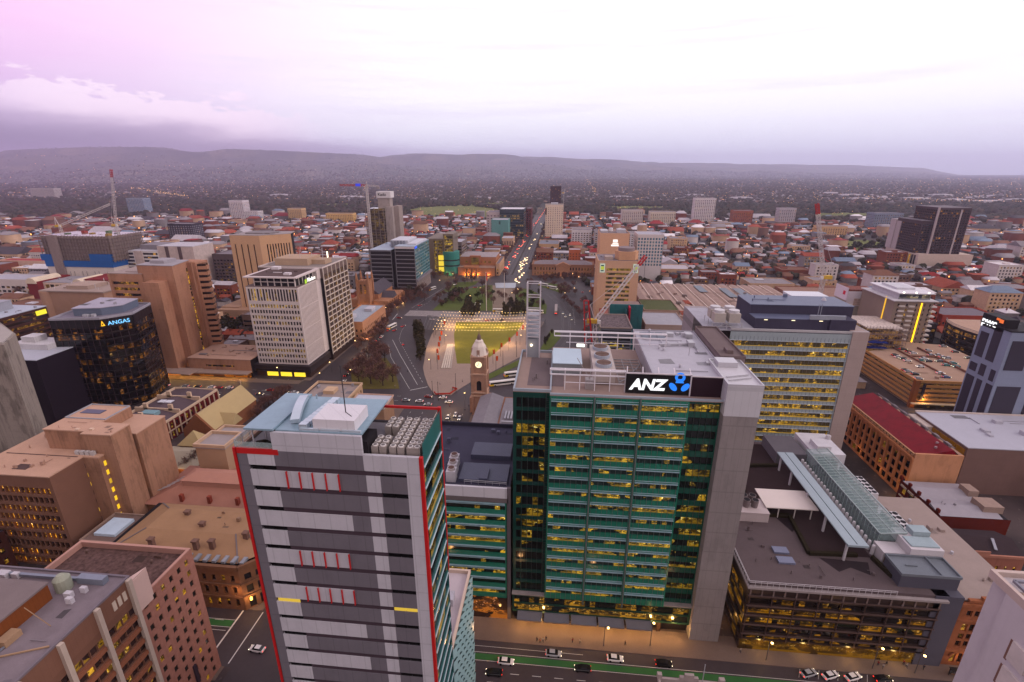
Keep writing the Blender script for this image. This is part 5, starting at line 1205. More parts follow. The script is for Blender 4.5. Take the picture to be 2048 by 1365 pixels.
MB().box(-199, 287.2, 4.0, -166, 287.38, 5.2).out('podium_lights', GL((26, 20, 20), .5, (255, 220, 140), .7, (.7, .5), frow=0), U_)
U2 = thing('office_tower', 'dark office tower with white frame grid beside the white gridded tower', 'office tower', loc=(-184, 340, 0))
MB().box(-206.5, 321.1, 0, -161.7, 359.6, 65).out('core', DARKM, U2)
f2 = Facades(U2, M((104, 88, 84), .7, .1), GL((44, 34, 30), .5, (255, 196, 70), .6, (1.0, 1.0), frow=.6), each=False)
f2.face((-161, 320.5), (0, 1), 39.5, 5, 66.5, even(.2, 39.3, 24, .35), [(6.4+i*3.75, 8.9+i*3.75) for i in range(14)]+[(59, 62.4)], .3); f2.face((-207, 320.5), (1, 0), 46, 60, 66.5, [], [(61, 62)]); f2.done()
m = MB()
for i in range(7): y = 320.6+i*6.56; m.box(-161, y-.2, 4.6, -160.5, y+.2, 66.6)
for i in range(15): m.box(-161, 320.6, 5.4+i*3.75, -160.75, 360, 5.9+i*3.75)
m.out('white_grid', M((206, 192, 182), .6), U2)
MB().box(-207, 320.5, 66.5, -161, 360, 66.8).out('roof', M((130, 120, 116), .85, .12), U2); MB().rim(-207, 320.4, -160.9, 360.1, 66.8, 67.6, .4).out('parapet', UW, U2)
MB().box(-200, 330, 66.8, -176, 350, 71.5).box(-176, 336, 66.8, -166, 346, 70).out('plant_hall', M((170, 144, 122), .8, .1, joint=(3, 5, .1)), U2)
for i in range(7): MB().bar((-198+i*5, 331+(i*7) % 18, 70), (-198+i*5, 331+(i*7) % 18, 78), .18).out('aerial', STEEL, U2)
MB().cyl(-170, 349, 66.8, 73, .5, 6).cyl(-170, 349, 73, 73.8, .45, 8).out('beacon', EM((255, 240, 210), 2.5), U2)
MB().box(-206, 321, 0, -161.2, 360, 4.9).out('podium', M((52, 38, 36), .7), U2)
V_ = thing('office_tower', 'tan stone tower with narrow black vertical slots and grooved right side', 'office tower', loc=(-275, 440, 0))
TN = M((190, 150, 117), .85, .07, .2, joint=(60, 2.2, .04))
MB().prism([(-299.6, 430.9), (-272.6, 430.9), (-253, 446.6), (-257, 462), (-299.6, 462)], 0, 73.4).out('core', DARKM, V_)
fv = Facades(V_, TN, GL((26, 16, 16), .05, (255, 190, 60), .5, frow=0), each=False)
fv.face((-300.5, 430), (1, 0), 28.5, 0, 74, [(3.6, 4.9), (9.6, 10.9), (15.6, 16.9), (21.6, 22.9)], [(6, 66)], .8)
fv.face((-272, 430), (.78, .626), 27, 0, 74, even(4.0, 26.4, 9, 1.35), [(4, 66)], .8); fv.done()
MB().prism([(-300.5, 430), (-272, 430), (-251, 446.9), (-256, 464), (-300, 464)], 74, 74.4).out('roof', M((146, 136, 136), .8, .2, .4), V_)
MB().box(-290, 438, 74.4, -266, 456, 75.6).out('roof_plant', M((124, 116, 118), .8, .2), V_)
MB().box(-318, 425, 0, -300.6, 470, 8).box(-318, 418, 0, -262, 429.8, 7).out('podium', M((150, 118, 96), .8), V_)
# ============================================================ CC: stone corner bank, hipped hall behind, church, terrace
STONE = M((116, 82, 62), .85, .18, .6, streak=.12); TANR = M((150, 116, 88), .85, .10, .3)
CC = thing('heritage_building', 'ornate brown stone corner building with tan roof, chimneys and arched windows', 'building', loc=(-112, 122, 0))
cp = [(-142, 110.2), (-94, 110.2), (-88.4, 115.4), (-88.4, 138), (-142, 138)]
MB().prism([(x*1.0+.0, y+.7) if y < 111 else (x-.6, y) for x, y in cp], 0, 15.6).out('core', DARKM, CC)
fcc = Facades(CC, STONE, GL((28, 20, 18), .22, (255, 186, 60), .9, (1, 1), frow=0))
fcc.face((-142, 110.2), (1, 0), 48, 0, 16.6, even(0, 48, 15, 1.7), [(1.2, 4.2), (6.2, 9.0), (11.0, 13.4)], .6)
fcc.face((-94, 110.2), (.733, .68), 7.64, 0, 16.6, even(0, 7.64, 2, 1.3), [(.2, 4.2), (6.2, 9.0), (11.0, 13.4)], .6)
fcc.face((-88.4, 115.4), (0, 1), 22.6, 0, 16.6, even(0, 22.6, 7, 1.7), [(1.2, 4.2), (6.2, 9.0), (11.0, 13.4)], .6); fcc.done()
def along(m, pts, z0, z1, w): 
    for p, q in zip(pts, pts[1:]): m.bar(p+((z0+z1)/2,), q+((z0+z1)/2,), w, z1-z0)
m = MB(); along(m, cp[:4], 15.6, 17.0, 1.0); along(m, cp[:4], 9.8, 10.3, .8); along(m, cp[:4], 5.0, 5.5, .8); m.out('cornice', STONE, CC)
m = MB()
for i in range(15):
    x = -140.5+i*3.17; pts = [(x+.95*math.cos(a), 9.0+.8*math.sin(a)) for a in np.linspace(0, math.pi, 7)]
    for p, q in zip(pts, pts[1:]): m.bar((p[0], 110.1, p[1]), (q[0], 110.1, q[1]), .35)
m.out('window_arches', M((140, 98, 72), .85), CC)
m = MB(); k = [(-140, 112), (-95, 112), (-90, 117), (-90, 137), (-140, 137)]; c0 = [(-132, 121), (-101, 121), (-99, 123), (-99, 131), (-132, 131)]
for i in range(5): j = (i+1) % 5; m.poly([k[i]+(16.4,), k[j]+(16.4,), c0[j]+(19.4,), c0[i]+(19.4,)])
m.poly([p+(19.4,) for p in c0]); m.out('roof', TANR, CC)
m = MB(); [m.bar(k[i]+(16.5,), c0[i]+(19.5,), .4, .15) for i in range(5)]; m.out('roof_flashing', M((110, 100, 102), .6), CC)
for i in range(9): MB().box(-118+i*3, 111.4, 16.6, -116.8+i*3, 114, 17.4).out('roof_light', M((130, 132, 140), .4), CC)
for x, y in ((-126, 114.5), (-111.5, 115), (-106.5, 115.6), (-115, 123), (-98, 120), (-124, 128)): MB().box(x, y, 16.4, x+1.5, y+1.2, 20.4).box(x-.2, y-.2, 20.4, x+1.7, y+1.4, 20.9).out('chimney', M((112, 84, 74), .85, .2), CC)
lampspot(-91.6, 109.8, 4.5, 500); MB().box(-92.4, 110.6, 3.8, -91.9, 111.1, 4.8).out('wall_lamp', EM((255, 190, 80), 5), CC)
C2 = thing('heritage_building', 'rough stone hall with pinkish hipped metal roof and arched windows behind the corner building', 'building', loc=(-125, 152, 0))
MB().box(-151.4, 141.6, 0, -101, 165, 11.4).out('core', DARKM, C2)
fc2 = Facades(C2, M((132, 92, 66), .9, .25, .9), GL((24, 18, 18), .05, frow=0))
fc2.face((-152, 141), (1, 0), 52, 0, 12.4, even(9, 50, 12, 2.0), [(3.4, 8.6)], .6); fc2.face((-100, 141), (0, 1), 24, 0, 12.4, [], [(5, 6)]); fc2.face((-152, 165), (0, -1), 24, 0, 12.4, [], [(5, 6)]); fc2.done()
m = MB()
for i in range(12):
    x = 9-152+2.0+i*3.44+.72; pts = [(x+.85*math.cos(a), 8.5+.9*math.sin(a)) for a in np.linspace(0, math.pi, 7)]
    for p, q in zip(pts, pts[1:]): m.bar((p[0], 140.9, p[1]), (q[0], 140.9, q[1]), .35)
m.out('window_arches', M((150, 108, 80), .85), C2)
m = MB(); m.gable(-152.4, 140.4, -99.6, 166, 12.5, 6.0, 'x', hip=16); m.out('roof', M((164, 114, 98), .7, .10, .4, joint=(.9, 1e5, .10)), C2)
m = MB(); m.box(-141, 148, 15.8, -106, 156, 18.4); m.gable(-141.4, 147.6, -105.6, 156.4, 18.4, 1.6, 'x', hip=4); m.out('lantern_roof', M((170, 122, 106), .7, .1), C2)
for x in (-138, -127, -116, -105): MB().box(x, 142, 12.6, x+1.2, 143.2, 16.2).out('chimney', M((130, 60, 46), .85), C2)
m = MB(); [m.bar((-150+i*.9, 146+i*1.4, 14.6+i*.25), (-146+i*.9, 148+i*1.3, 15.6+i*.25), .18) for i in range(6)]; m.bar((-140, 150, 17), (-128, 152, 17.6), .3); m.out('roof_pipes', STEEL, C2)
SK = thing('skylight_block', 'small flat roof with white glazed skylight between pink complex and stone hall', 'building', loc=(-150, 128, 0))
MB().box(-154.5, 118, 0, -142.4, 132, 14.6).out('wall', M((110, 90, 84), .8), SK); MB().box(-152, 121, 14.6, -144.5, 129, 15.6).out('skylight_glass', M((176, 192, 208), .3), SK); MB().rim(-154.5, 118, -142.4, 132, 14.6, 15.2, .4).out('parapet', M((140, 116, 104), .8), SK)
BC = thing('office_block', 'plain beige box building with sunken flat roof behind the red edged tower', 'building', loc=(-138, 172, 0))
MB().box(-144.5, 162, 0, -131.8, 172.5, 24).box(-149, 176, 0, -134, 186, 19.4).out('wall', M((170, 138, 112), .8, .06), BC)
MB().box(-144.9, 161.6, 24, -131.4, 172.8, 24.5).box(-149.3, 175.7, 19.4, -133.7, 186.3, 20).out('roof', M((150, 140, 140), .8), BC); MB().rim(-145, 161.5, -131.3, 173, 24.5, 25.8, .7).rim(-149.4, 175.6, -133.6, 186.4, 20, 21, .6).out('parapet', M((186, 156, 132), .8), BC)
MB().cyl(-145.6, 174, 20, 21.5, .15, 6).cyl(-145.6, 174, 21.5, 22.3, .5, 8).out('lamp', LAMPW, BC)
CH = thing('church', 'stone church with steep buff slate roof and gabled front', 'church', loc=(-176, 218, 0))
CR = M((172, 150, 110), .8, .07, .3, joint=(60, 1.2, .03)); CS = M((124, 78, 54), .9, .25, 1.2)
MB().box(-183, 202, 0, -168.4, 238, 8).out('wall', CS, CH)
m = MB(); m.gable(-183.6, 202.4, -167.8, 238, 8, 8.6, 'y'); m.out('roof', CR, CH)
m = MB(); m.prism([(-183.8, 201.2), (-167.6, 201.2), (-167.6, 202.4), (-183.8, 202.4)], 0, 8); k = len(m.v)
for y in (201.2, 202.4): m.poly([(-184, y, 8), (-167.4, y, 8), (-175.7, y, 17.2)])
m.poly([(-184, 201.2, 8), (-175.7, 201.2, 17.2), (-175.7, 202.4, 17.2), (-184, 202.4, 8)]); m.poly([(-167.4, 201.2, 8), (-175.7, 201.2, 17.2), (-175.7, 202.4, 17.2), (-167.4, 202.4, 8)]); m.out('gable_front', CS, CH)
m = MB(); m.box(-169, 209, 0, -163.4, 217, 6.8); m.out('side_wall', CS, CH); m = MB(); m.gable(-175, 208.6, -163, 217.4, 6.8, 5.6, 'x'); m.out('side_roof', CR, CH)
m = MB(); m.box(-180, 193, 0, -169, 201, 4.6); m.out('porch_wall', CS, CH); m = MB(); m.gable(-181, 192.4, -168, 201.2, 4.6, 6.2, 'y', hip=4.2); m.out('porch_roof', CR, CH)
m = MB(); m.box(-183, 176, 0, -163, 193, 3.6); m.out('hall_wall', CS, CH); m = MB(); m.gable(-184, 175.4, -160, 193.4, 3.6, 3.4, 'x', hip=7); m.out('hall_roof', M((158, 146, 128), .8, .08, .4), CH)
MB().bar((-175.7, 238, 16.6), (-175.7, 238, 19.6), .2).bar((-176.5, 238, 18.8), (-174.9, 238, 18.8), .2).out('cross', M((190, 170, 150), .8), CH)
lampspot(-166, 174, 3.5, 300)
ET = thing('terrace_row', 'dark red terrace with cream parapets, white quoins and slate roof beside the church', 'building', loc=(-206, 220, 0))
DR = M((96, 26, 28), .9, .16, .5); CRM = M((196, 170, 148), .75, .1, .5)
MB().box(-219, 200.6, 0, -194.6, 241, 9.6).out('core', DARKM, ET)
fet = Facades(ET, DR, GL((40, 24, 24), .3, (255, 210, 90), .9, (1, 1), frow=0))
fet.face((-194, 200), (0, 1), 42, 0, 10.2, even(0, 42, 11, 2.2), [(1.2, 3.8), (6.0, 8.6)], .4); fet.face((-219.6, 200), (1, 0), 25.6, 0, 10.2, even(0, 25.6, 6, 2.4), [(1.2, 3.8), (6.0, 8.6)], .4); fet.done()
m = MB(); m.gable(-219.4, 200.2, -194.2, 241.8, 10.2, 2.6, 'y', hip=3); m.out('roof', M((86, 72, 78), .8, .12), ET)
m = MB(); m.rim(-220, 199.6, -193.6, 242.2, 10.2, 11.4, .6); m.box(-219, 213, 10.2, -194, 213.7, 13); m.box(-219, 228, 10.2, -194, 228.7, 13); m.out('parapet', CRM, ET)
for x, y in ((-214, 213), (-200, 213), (-213, 228), (-201, 228), (-208, 203)): MB().box(x, y, 12, x+2.2, y+1, 15.4).out('chimney', CRM, ET)
m = MB(); m.box(-210, 206, 11.6, -202, 210, 13.6); m.out('roof_plant', M((120, 150, 160), .6), ET); MB().box(-212, 220, 12.6, -208.5, 223, 12.95).box(-208, 220, 12.6, -204.5, 223, 12.95).out('skylight', M((206, 206, 216), .4), ET)
m = MB(); [m.box(-194.0, 200.2+i*3.8, .5, -193.7, 200.9+i*3.8, 9.8) for i in range(12)]; m.box(-193.95, 200, 4.6, -193.5, 242, 5.2); m.out('quoins', CRM, ET)
TR = thing('heritage_building', 'cream stone building with flat grey roof and balustrade by the square corner', 'building', loc=(-122, 238, 0))
ft_ = Facades(TR, M((178, 146, 116), .8, .1, .4), GL((36, 28, 26), .2, (255, 190, 70), .8, frow=0))
ft_.face((-110, 224), (0, 1), 25, 0, 14.6, even(0, 25, 7, 2), [(1.5, 4.5), (6, 8.6), (10, 12.4)], .4); ft_.face((-136, 224), (1, 0), 26, 0, 14.6, even(0, 26, 7, 2), [(1.5, 4.5), (6, 8.6), (10, 12.4)], .4); ft_.done()
MB().box(-135.4, 224.6, 0, -110.6, 249, 13.6).box(-135.6, 224.4, 13.6, -110.4, 249, 14).out('roof', M((146, 132, 128), .85, .1), TR); MB().rim(-136.3, 223.7, -109.7, 249.3, 14.6, 15.8, .5).box(-127, 236, 14, -121, 242, 16).out('parapet', M((190, 160, 132), .8), TR)
T2 = thing('office_block', 'low building with pale flat roof on the king street corner of the square', 'building', loc=(-94, 230, 0))
MB().box(-107.4, 222, 0, -88, 237, 13.6).out('wall', M((150, 118, 96), .8, .12), T2); MB().box(-107.6, 221.8, 13.6, -87.8, 237.2, 14.2).out('roof', M((172, 176, 188), .6, .06), T2); MB().rim(-107.8, 221.6, -87.6, 237.4, 14.2, 14.8, .4).out('parapet', M((186, 150, 132), .8), T2)

clutter(AA, -176, 138, -163, 144, 44.62, 6, 21, (168, 134, 118)); clutter(AA, -160, 136, -152, 142, 44.62, 4, 22, (168, 134, 118)); clutter(AA, -189, 124, -164, 132, 36.84, 10, 23, (160, 128, 112)); clutter(AA, -189, 135, -165, 146, 36.84, 10, 24, (160, 128, 112)); clutter(BR, -99, 24, -91, 68, 47.32, 14, 25, (126, 116, 122)); clutter(BG, -117, 77, -93, 90, 38.92, 9, 26, (100, 78, 72)); clutter(CC, -131, 122, -102, 130, 19.42, 5, 27, (140, 112, 92)); clutter(WL, -240, 288, -204, 310, 12.62, 12, 28, (160, 132, 118)); clutter(U_, -195, 294, -168, 316, 66.92, 8, 29, (96, 80, 78)); clutter(X_, -272, 246, -252, 262, 57.82, 6, 30); clutter(V_, -296, 434, -262, 458, 74.42, 9, 31); clutter(TR, -134, 226, -112, 248, 14.02, 8, 32); clutter(Z_, -405, 292, -393, 328, 31.92, 7, 33); clutter(W_, -290, 294, -270, 316, 67.02, 6, 34, (150, 134, 130))

DB = thing('office_block', 'shadowy dark red brick block with few lit windows below the gridded pink wing', 'office block', None, (-196, 106, 0))
fdb = Facades(DB, M((62, 34, 30), .85, .15, .4), GL((30, 22, 22), .25, (255, 196, 60), 1.0, (1, 1), frow=0)); fdb.face((-215, 98), (1, 0), 34, 0, 17, even(0, 34, 10, 1.8), [(1.5+i*4, 3.6+i*4) for i in range(4)], .3); fdb.face((-181, 98), (0, 1), 20, 0, 17, even(0, 20, 6, 1.8), [(1.5+i*4, 3.6+i*4) for i in range(4)], .3); fdb.done()
MB().box(-214.6, 98.4, 0, -181.4, 118, 16.8).box(-214.8, 98.2, 16.8, -181.2, 118, 17.1).out('core', DARKM, DB)
# ============================================================ middle distance
def block(name, label, cat, x0, y0, x1, y1, h, wall, glass, fl=3.6, bay=3.0, gw=.6, gh=.5, ribbon=False, roof=None, z0=0.8, parapet=.8, plant=None, each=None, top=1.6, group=None):
    r = thing(name, label, cat, group, loc=((x0+x1)/2, (y0+y1)/2, 0))
    MB().box(x0+.5, y0+.5, 0, x1-.5, y1-.5, h-.4).out('core', DARKM, r)
    f = Facades(r, wall, glass, each=(not ribbon) if each is None else each)
    n = max(1, int((h-z0-top)/fl)); rows = [(z0+i*fl+fl*(1-gh)*.6, z0+i*fl+fl*(1-gh)*.6+fl*gh) for i in range(n)]
    def cols(w):
        if ribbon: return [(.8, w-.8)]
        m = max(1, int(w/bay)); return [((i+.5-gw/2)*w/m, (i+.5+gw/2)*w/m) for i in range(m)]
    f.face((x0, y0), (1, 0), x1-x0, 0, h, cols(x1-x0), rows, .35, 2.4 if ribbon else None)
    if (x0+x1)/2 < 0: f.face((x1, y0), (0, 1), y1-y0, 0, h, cols(y1-y0), rows, .35, 2.4 if ribbon else None); MB().box(x0, y0, 0, x0+.4, y1, h).box(x0+.4, y1-.4, 0, x1, y1, h).out('rear_wall', wall, r)
    else: f.face((x0, y1), (0, -1), y1-y0, 0, h, cols(y1-y0), rows, .35, 2.4 if ribbon else None); MB().box(x1-.4, y0, 0, x1, y1, h).box(x0, y1-.4, 0, x1-.4, y1, h).out('rear_wall', wall, r)
    f.done()
    MB().box(x0+.3, y0+.3, h-.3, x1-.3, y1-.3, h+.05).out('roof', roof or ROOFG, r)
    if parapet: MB().rim(x0-.05, y0-.05, x1+.05, y1+.05, h, h+parapet, .4).out('parapet', wall, r)
    if plant:
        for (a, b, c, d, e) in plant: MB().box(x0+(x1-x0)*a, y0+(y1-y0)*b, h, x0+(x1-x0)*c, y0+(y1-y0)*d, h+e).out('roof_plant', LGREY, r)
    return r
gW = GL((36, 32, 34), .25, (255, 200, 80), .8, (1.2, .8), frow=.6); gD = GL((20, 20, 26), .25, (255, 190, 70), .6, (1.5, .8), frow=.7)
# GPO clock tower and its roofs
GP = thing('clock_tower', 'brown stone clock tower with lit white clock face and pale dome', 'clock tower', loc=(-40.5, 248, 0))
gx, gy, hw = -42.2, 250.2, 3.7; ST2 = M((174, 134, 112), .85, .2, .7, streak=.1)
def ringbox(m, cx, cy, w, z0, z1): m.box(cx-w, cy-w, z0, cx+w, cy+w, z1)
m = MB(); ringbox(m, gx, gy, hw, 0, 35); [m.box(gx+sx*hw-.6, gy+sy*hw-.6, 0, gx+sx*hw+.6, gy+sy*hw+.6, 35.6) for sx in (-1, 1) for sy in (-1, 1)]; m.out('shaft', ST2, GP)
for z in (11.5, 13.5, 24.5, 34.6): MB().box(gx-hw-.7, gy-hw-.7, z, gx+hw+.7, gy+hw+.7, z+.7).out('cornice', M((200, 164, 142), .85, .12), GP)
m = MB(); m.box(gx-1.3, gy-hw-.05, 15, gx+1.3, gy-hw+.1, 19.5); m.cyl(gx, gy-hw+.02, 0, 0, 0, 3) if False else None; m.out('louvre_opening', DARKM, GP)
m = MB(); k = [(gx+1.3*math.cos(a), 19.5+1.3*math.sin(a)) for a in np.linspace(0, math.pi, 9)]; m.poly([(x, gy-hw-.06, z) for x, z in k]); m.out('arch_opening', DARKM, GP)
def dial(y, x, z, r, mat, name, n=20): m = MB(); m.poly([(x+r*math.cos(a), y, z+r*math.sin(a)) for a in np.linspace(0, 2*math.pi, n+1)[:-1]]); return m.out(name, mat, GP)
dial(gy-hw-.12, gx, 30.4, 2.1, M((90, 60, 44), .7), 'clock_rim'); dial(gy-hw-.2, gx, 30.4, 1.85, EM((255, 236, 190), 1.25), 'clock_face')
MB().bar((gx, gy-hw-.25, 30.4), (gx+.2, gy-hw-.25, 31.8), .16).bar((gx, gy-hw-.25, 30.4), (gx-.9, gy-hw-.25, 29.8), .18).out('clock_hands', DARKM, GP)
MB().lathe([(4.3*1.1, 35.3), (4.2, 37.5), (3.6, 40.2), (2.3, 42.2), (2.2, 43.0), (1.6, 43.6)], gx, gy, 8).out('dome', M((216, 202, 192), .6, .08), GP)
for dx, dy in ((0, -1), (1, 0), (-1, 0)): MB().box(gx+dx*3.6-.8, gy+dy*3.6-.8, 35.4, gx+dx*3.6+.8, gy+dy*3.6+.8, 38.8).out('dormer', M((160, 130, 116), .7), GP)
MB().lathe([(1.2, 43.5), (1.0, 45.5), (.25, 47), (.1, 49)], gx, gy, 8).bar((gx, gy, 48), (gx, gy, 57.5), .16).out('finial', M((110, 90, 84), .6), GP)
MB().box(gx-6, gy-1, 0, gx+6, gy+7, 9).out('base', ST2, GP)
PO = thing('heritage_building', 'low post office range with patched grey roofs between green towers and clock tower', 'building', loc=(-26, 225, 0))
MB().box(-41, 176, 0, -12, 244, 13).out('wall', M((130, 92, 74), .85, .2, .5), PO)
m = MB(); m.gable(-41, 198, -28, 244, 13, 2.4, 'y'); m.gable(-27, 206, -12, 243, 13, 1.6, 'x'); m.out('roof', M((132, 126, 132), .75, .14, .5, joint=(1.1, 1e5, .1)), PO)
MB().box(-28.6, 178, 13, -19, 196, 16.6).box(-18, 180, 13, -12.5, 198, 14.6).out('roof_plant', M((120, 88, 78), .85, .2), PO); MB().box(-29, 177.6, 16.6, -18.6, 196.4, 17).box(-41, 176, 13, -29, 197, 13.4).out('flat_roof', M((124, 112, 116), .8, .2), PO)
m = MB(); m.box(-26, 212, 14.7, -14, 213, 15.2); [m.box(-25+i*1.5, 216, 14.6, -24.2+i*1.5, 224, 15.0) for i in range(7)]; m.out('roof_light', M((150, 148, 156), .5), PO)
BK = thing('office_block', 'dark edged flat roof with skylights behind the blue plant roof', 'office block', loc=(-30, 160, 0))
MB().box(-41, 152, 0, -14, 174, 18).out('wall', M((84, 72, 76), .8), BK); MB().rim(-41.2, 151.8, -13.8, 174.2, 18, 19.4, .7).out('parapet', M((46, 42, 48), .7), BK); MB().box(-40.8, 152.2, 18, -14, 174, 18.3).out('roof', M((120, 118, 122), .8, .3, .5), BK)
MB().box(-23, 154, 18.3, -16, 163, 21).out('stair_box', M((172, 150, 138), .8), BK); MB().box(-38, 156, 18.3, -27, 166, 19.2).out('skylight', M((150, 170, 172), .4, .4, .5, joint=(2.2, 20, .3)), BK)
MB().cyl(-15.5, 152.6, 19.4, 21, .15, 6).cyl(-15.5, 152.6, 21, 21.9, .55, 8).out('lamp', LAMPW, BK)
# cathedral
CA = thing('cathedral', 'floodlit sandstone cathedral with pinnacled square tower beside the square', 'church', loc=(-186, 462, 0))
CST = M((158, 112, 84), .85, .2, .6, streak=.12)
m = MB(); m.box(-194, 452, 0, -183, 463, 29); m.out('tower', CST, CA)
for sx in (-194, -183):
    for sy in (452, 463): MB().box(sx-1, sy-1, 0, sx+1, sy+1, 31).lathe([(1.3, 31), (.9, 35), (.05, 38.5)], sx, sy, 6).out('pinnacle', CST, CA)
m = MB(); [m.box(-193+i*1.9, 451.6, 29, -192+i*1.9, 452.2, 30.6) for i in range(6)]; [m.box(-182.8, 453+i*1.9, 29, -182.2, 454+i*1.9, 30.6) for i in range(6)]; m.out('battlement', CST, CA)
for x in (-191.2, -187.4): MB().box(x, 451.8, 17, x+1.6, 452.02, 26).out('belfry_window', GL((50, 30, 20), 1, (255, 170, 60), .5, frow=0), CA)
m = MB(); m.box(-181, 456, 0, -166, 505, 9); m.box(-205, 460, 0, -194, 505, 9); m.out('aisle_wall', CST, CA)
m = MB(); m.box(-196, 463, 0, -178, 505, 14); m.out('nave_wall', CST, CA); m = MB(); m.gable(-197, 463, -177, 506, 14, 8, 'y'); m.gable(-181, 470, -165.5, 482, 9, 6, 'x'); m.out('nave_roof', M((76, 70, 78), .8, .15), CA)
for i in range(8): MB().box(-165.9, 458+i*6, 2.5, -165.8, 460+i*6, 7).out('lancet_window', GL((40, 26, 22), .4, (255, 170, 60), .8, frow=0), CA)
for i in range(8): MB().box(-166, 461.6+i*6, 0, -164.6, 462.8+i*6, 8).out('buttress', CST, CA)
for x, y, e in ((-188, 449, 900), (-196, 449, 500), (-179.5, 454, 900), (-162, 470, 600), (-162, 488, 500)): lampspot(x, y, 1.5, e*1.6, (1, .55, .2))
HH = block('heritage_building', 'long cream stone building with street trees beside the dark gridded tower', 'building', -178, 366, -156, 420, 14.5, M((172, 124, 96), .85, .12, .4), gW, 4.4, 3.2, .4, .5, roof=M((150, 156, 166), .6, .08), plant=[(.3, .1, .5, .3, 3), (.5, .6, .8, .8, 2.5)])
for i in range(7): lampspot(-153.5, 368+i*8, 1.0, 90, (1, .5, .16))
# SA Water style glass block
SW = thing('office_block', 'blue grey glass block with teal striped right side and pale roof on the square', 'office block', loc=(-180, 545, 0))
MB().box(-206.5, 525.5, 0, -183.5, 586, 47).box(-178.6, 525.5, 8, -157.4, 586, 51).box(-184, 530, 0, -178, 580, 45).out('core', DARKM, SW)
fs_ = Facades(SW, M((112, 108, 116), .5, .08), GL((44, 44, 52), .42, (255, 196, 60), .6, (2, .9)), each=False)
fs_.face((-207.2, 525), (1, 0), 24.2, 0, 47.8, [(.6, 23.6)], [(3.5+i*4.4, 6.9+i*4.4) for i in range(10)], .6, 2.2)
fs_.face((-179, 525), (1, 0), 22, 7, 52, [(.6, 21.4)], [(7.8+i*4.4, 11.2+i*4.4) for i in range(10)], .6, 2.2); fs_.done()
fs2 = Facades(SW, M((80, 108, 118), .4, .25, .12), GL((66, 110, 118), .12, (255, 210, 110), .4, (2, .9), frow=0), each=False)
fs2.face((-157, 525), (0, 1), 61, 16, 52, [(.5, 60.5)], [(17+i*3.5, 19.3+i*3.5) for i in range(10)], .2, 2.8); fs2.done('striped_wall')
MB().box(-207.4, 524.8, 47.8, -183, 586, 48.2).box(-179.2, 524.8, 52, -156.8, 586, 52.4).out('roof', M((152, 164, 180), .5, .06), SW)
MB().box(-179, 524.9, 49.6, -157, 525.2, 52.2).out('pale_band', M((196, 186, 190), .6), SW)
MB().box(-190, 545, 48, -170, 580, 56).box(-168, 535, 52, -158, 580, 54).out('plant_hall', M((190, 190, 198), .6, .06, joint=(3, 30, .1)), SW)
for i in range(5): MB().cyl(-188+i*3.6, 543, 48, 56, 1.2, 10).out('flue', M((120, 122, 132), .5), SW)
MB().box(-156.95, 526, 49.4, -156.6, 534, 51.8).out('blue_sign', EM((40, 90, 240), 1.0), SW)
m = MB()
for i in range(14): m.bar((-156.6, 528+i*4.2, 0), (-157.6, 529+i*4.2, 14), .7)
m.out('slanted_columns', M((176, 160, 154), .7), SW); MB().box(-157.4, 524.6, 13.6, -155, 588, 16).out('ledge', M((120, 112, 118), .6), SW); MB().box(-178, 525.4, .2, -158, 586, 13).out('lobby_glazing', GL((50, 40, 40), .35, (255, 170, 60), .7, (3, 2), frow=0), SW)
# green and gold block with the curved teal drum
GB = thing('office_block', 'block with gold lit glass tower and curved teal drum behind the blue grey glass block', 'office block', loc=(-150, 650, 0))
MB().box(-172, 632, 0, -150, 690, 46).out('wall', M((66, 62, 60), .6, .1), GB)
fgb = Facades(GB, M((110, 96, 80), .6), GL((60, 50, 30), .95, (255, 214, 60), .9, (1.5, 1), frow=0, dark=.3), each=False)
fgb.face((-150, 630), (1, 0), 13, 30, 53, [(1.6, 12)], [(31+i*4.2, 33.9+i*4.2) for i in range(5)], .3, 2.2)
fgb.face((-172, 631.6), (1, 0), 21, 0, 46, [(9, 12.6), (14, 20)], [(4+i*4.2, 6.6+i*4.2) for i in range(10)], .3, 2.2); fgb.done()
MB().box(-150, 630.4, 29, -137, 660, 53).box(-172, 632, 46, -137, 690, 47).out('tower_core', M((120, 108, 98), .7), GB)
m = MB(); m.lathe([(11, 0), (11, 30), (10.5, 31)], -142, 637, 24); m.out('teal_drum', M((44, 120, 110), .5, .14, .4), GB)
for z in (12, 19): MB().lathe([(11.06, z), (11.06, z+1.6), (10.9, z+1.7)], -142, 637, 24).out('drum_slit', DARKM, GB)
for k in range(3): MB().box(-157, 628.6, 5+k*7.5, -150.2, 629, 11+k*7.5).out('window', EM((250, 216, 60), .85), GB)
for i in range(4): lampspot(-152+i*5, 624, 3, 500)
LG = block('office_block', 'long low grey office block with dark ribbon glazing behind the gold lit tower', 'office block', -255, 700, -140, 740, 33, M((120, 108, 104), .8), gW, 4, 4, .8, .5, True, ROOFL)
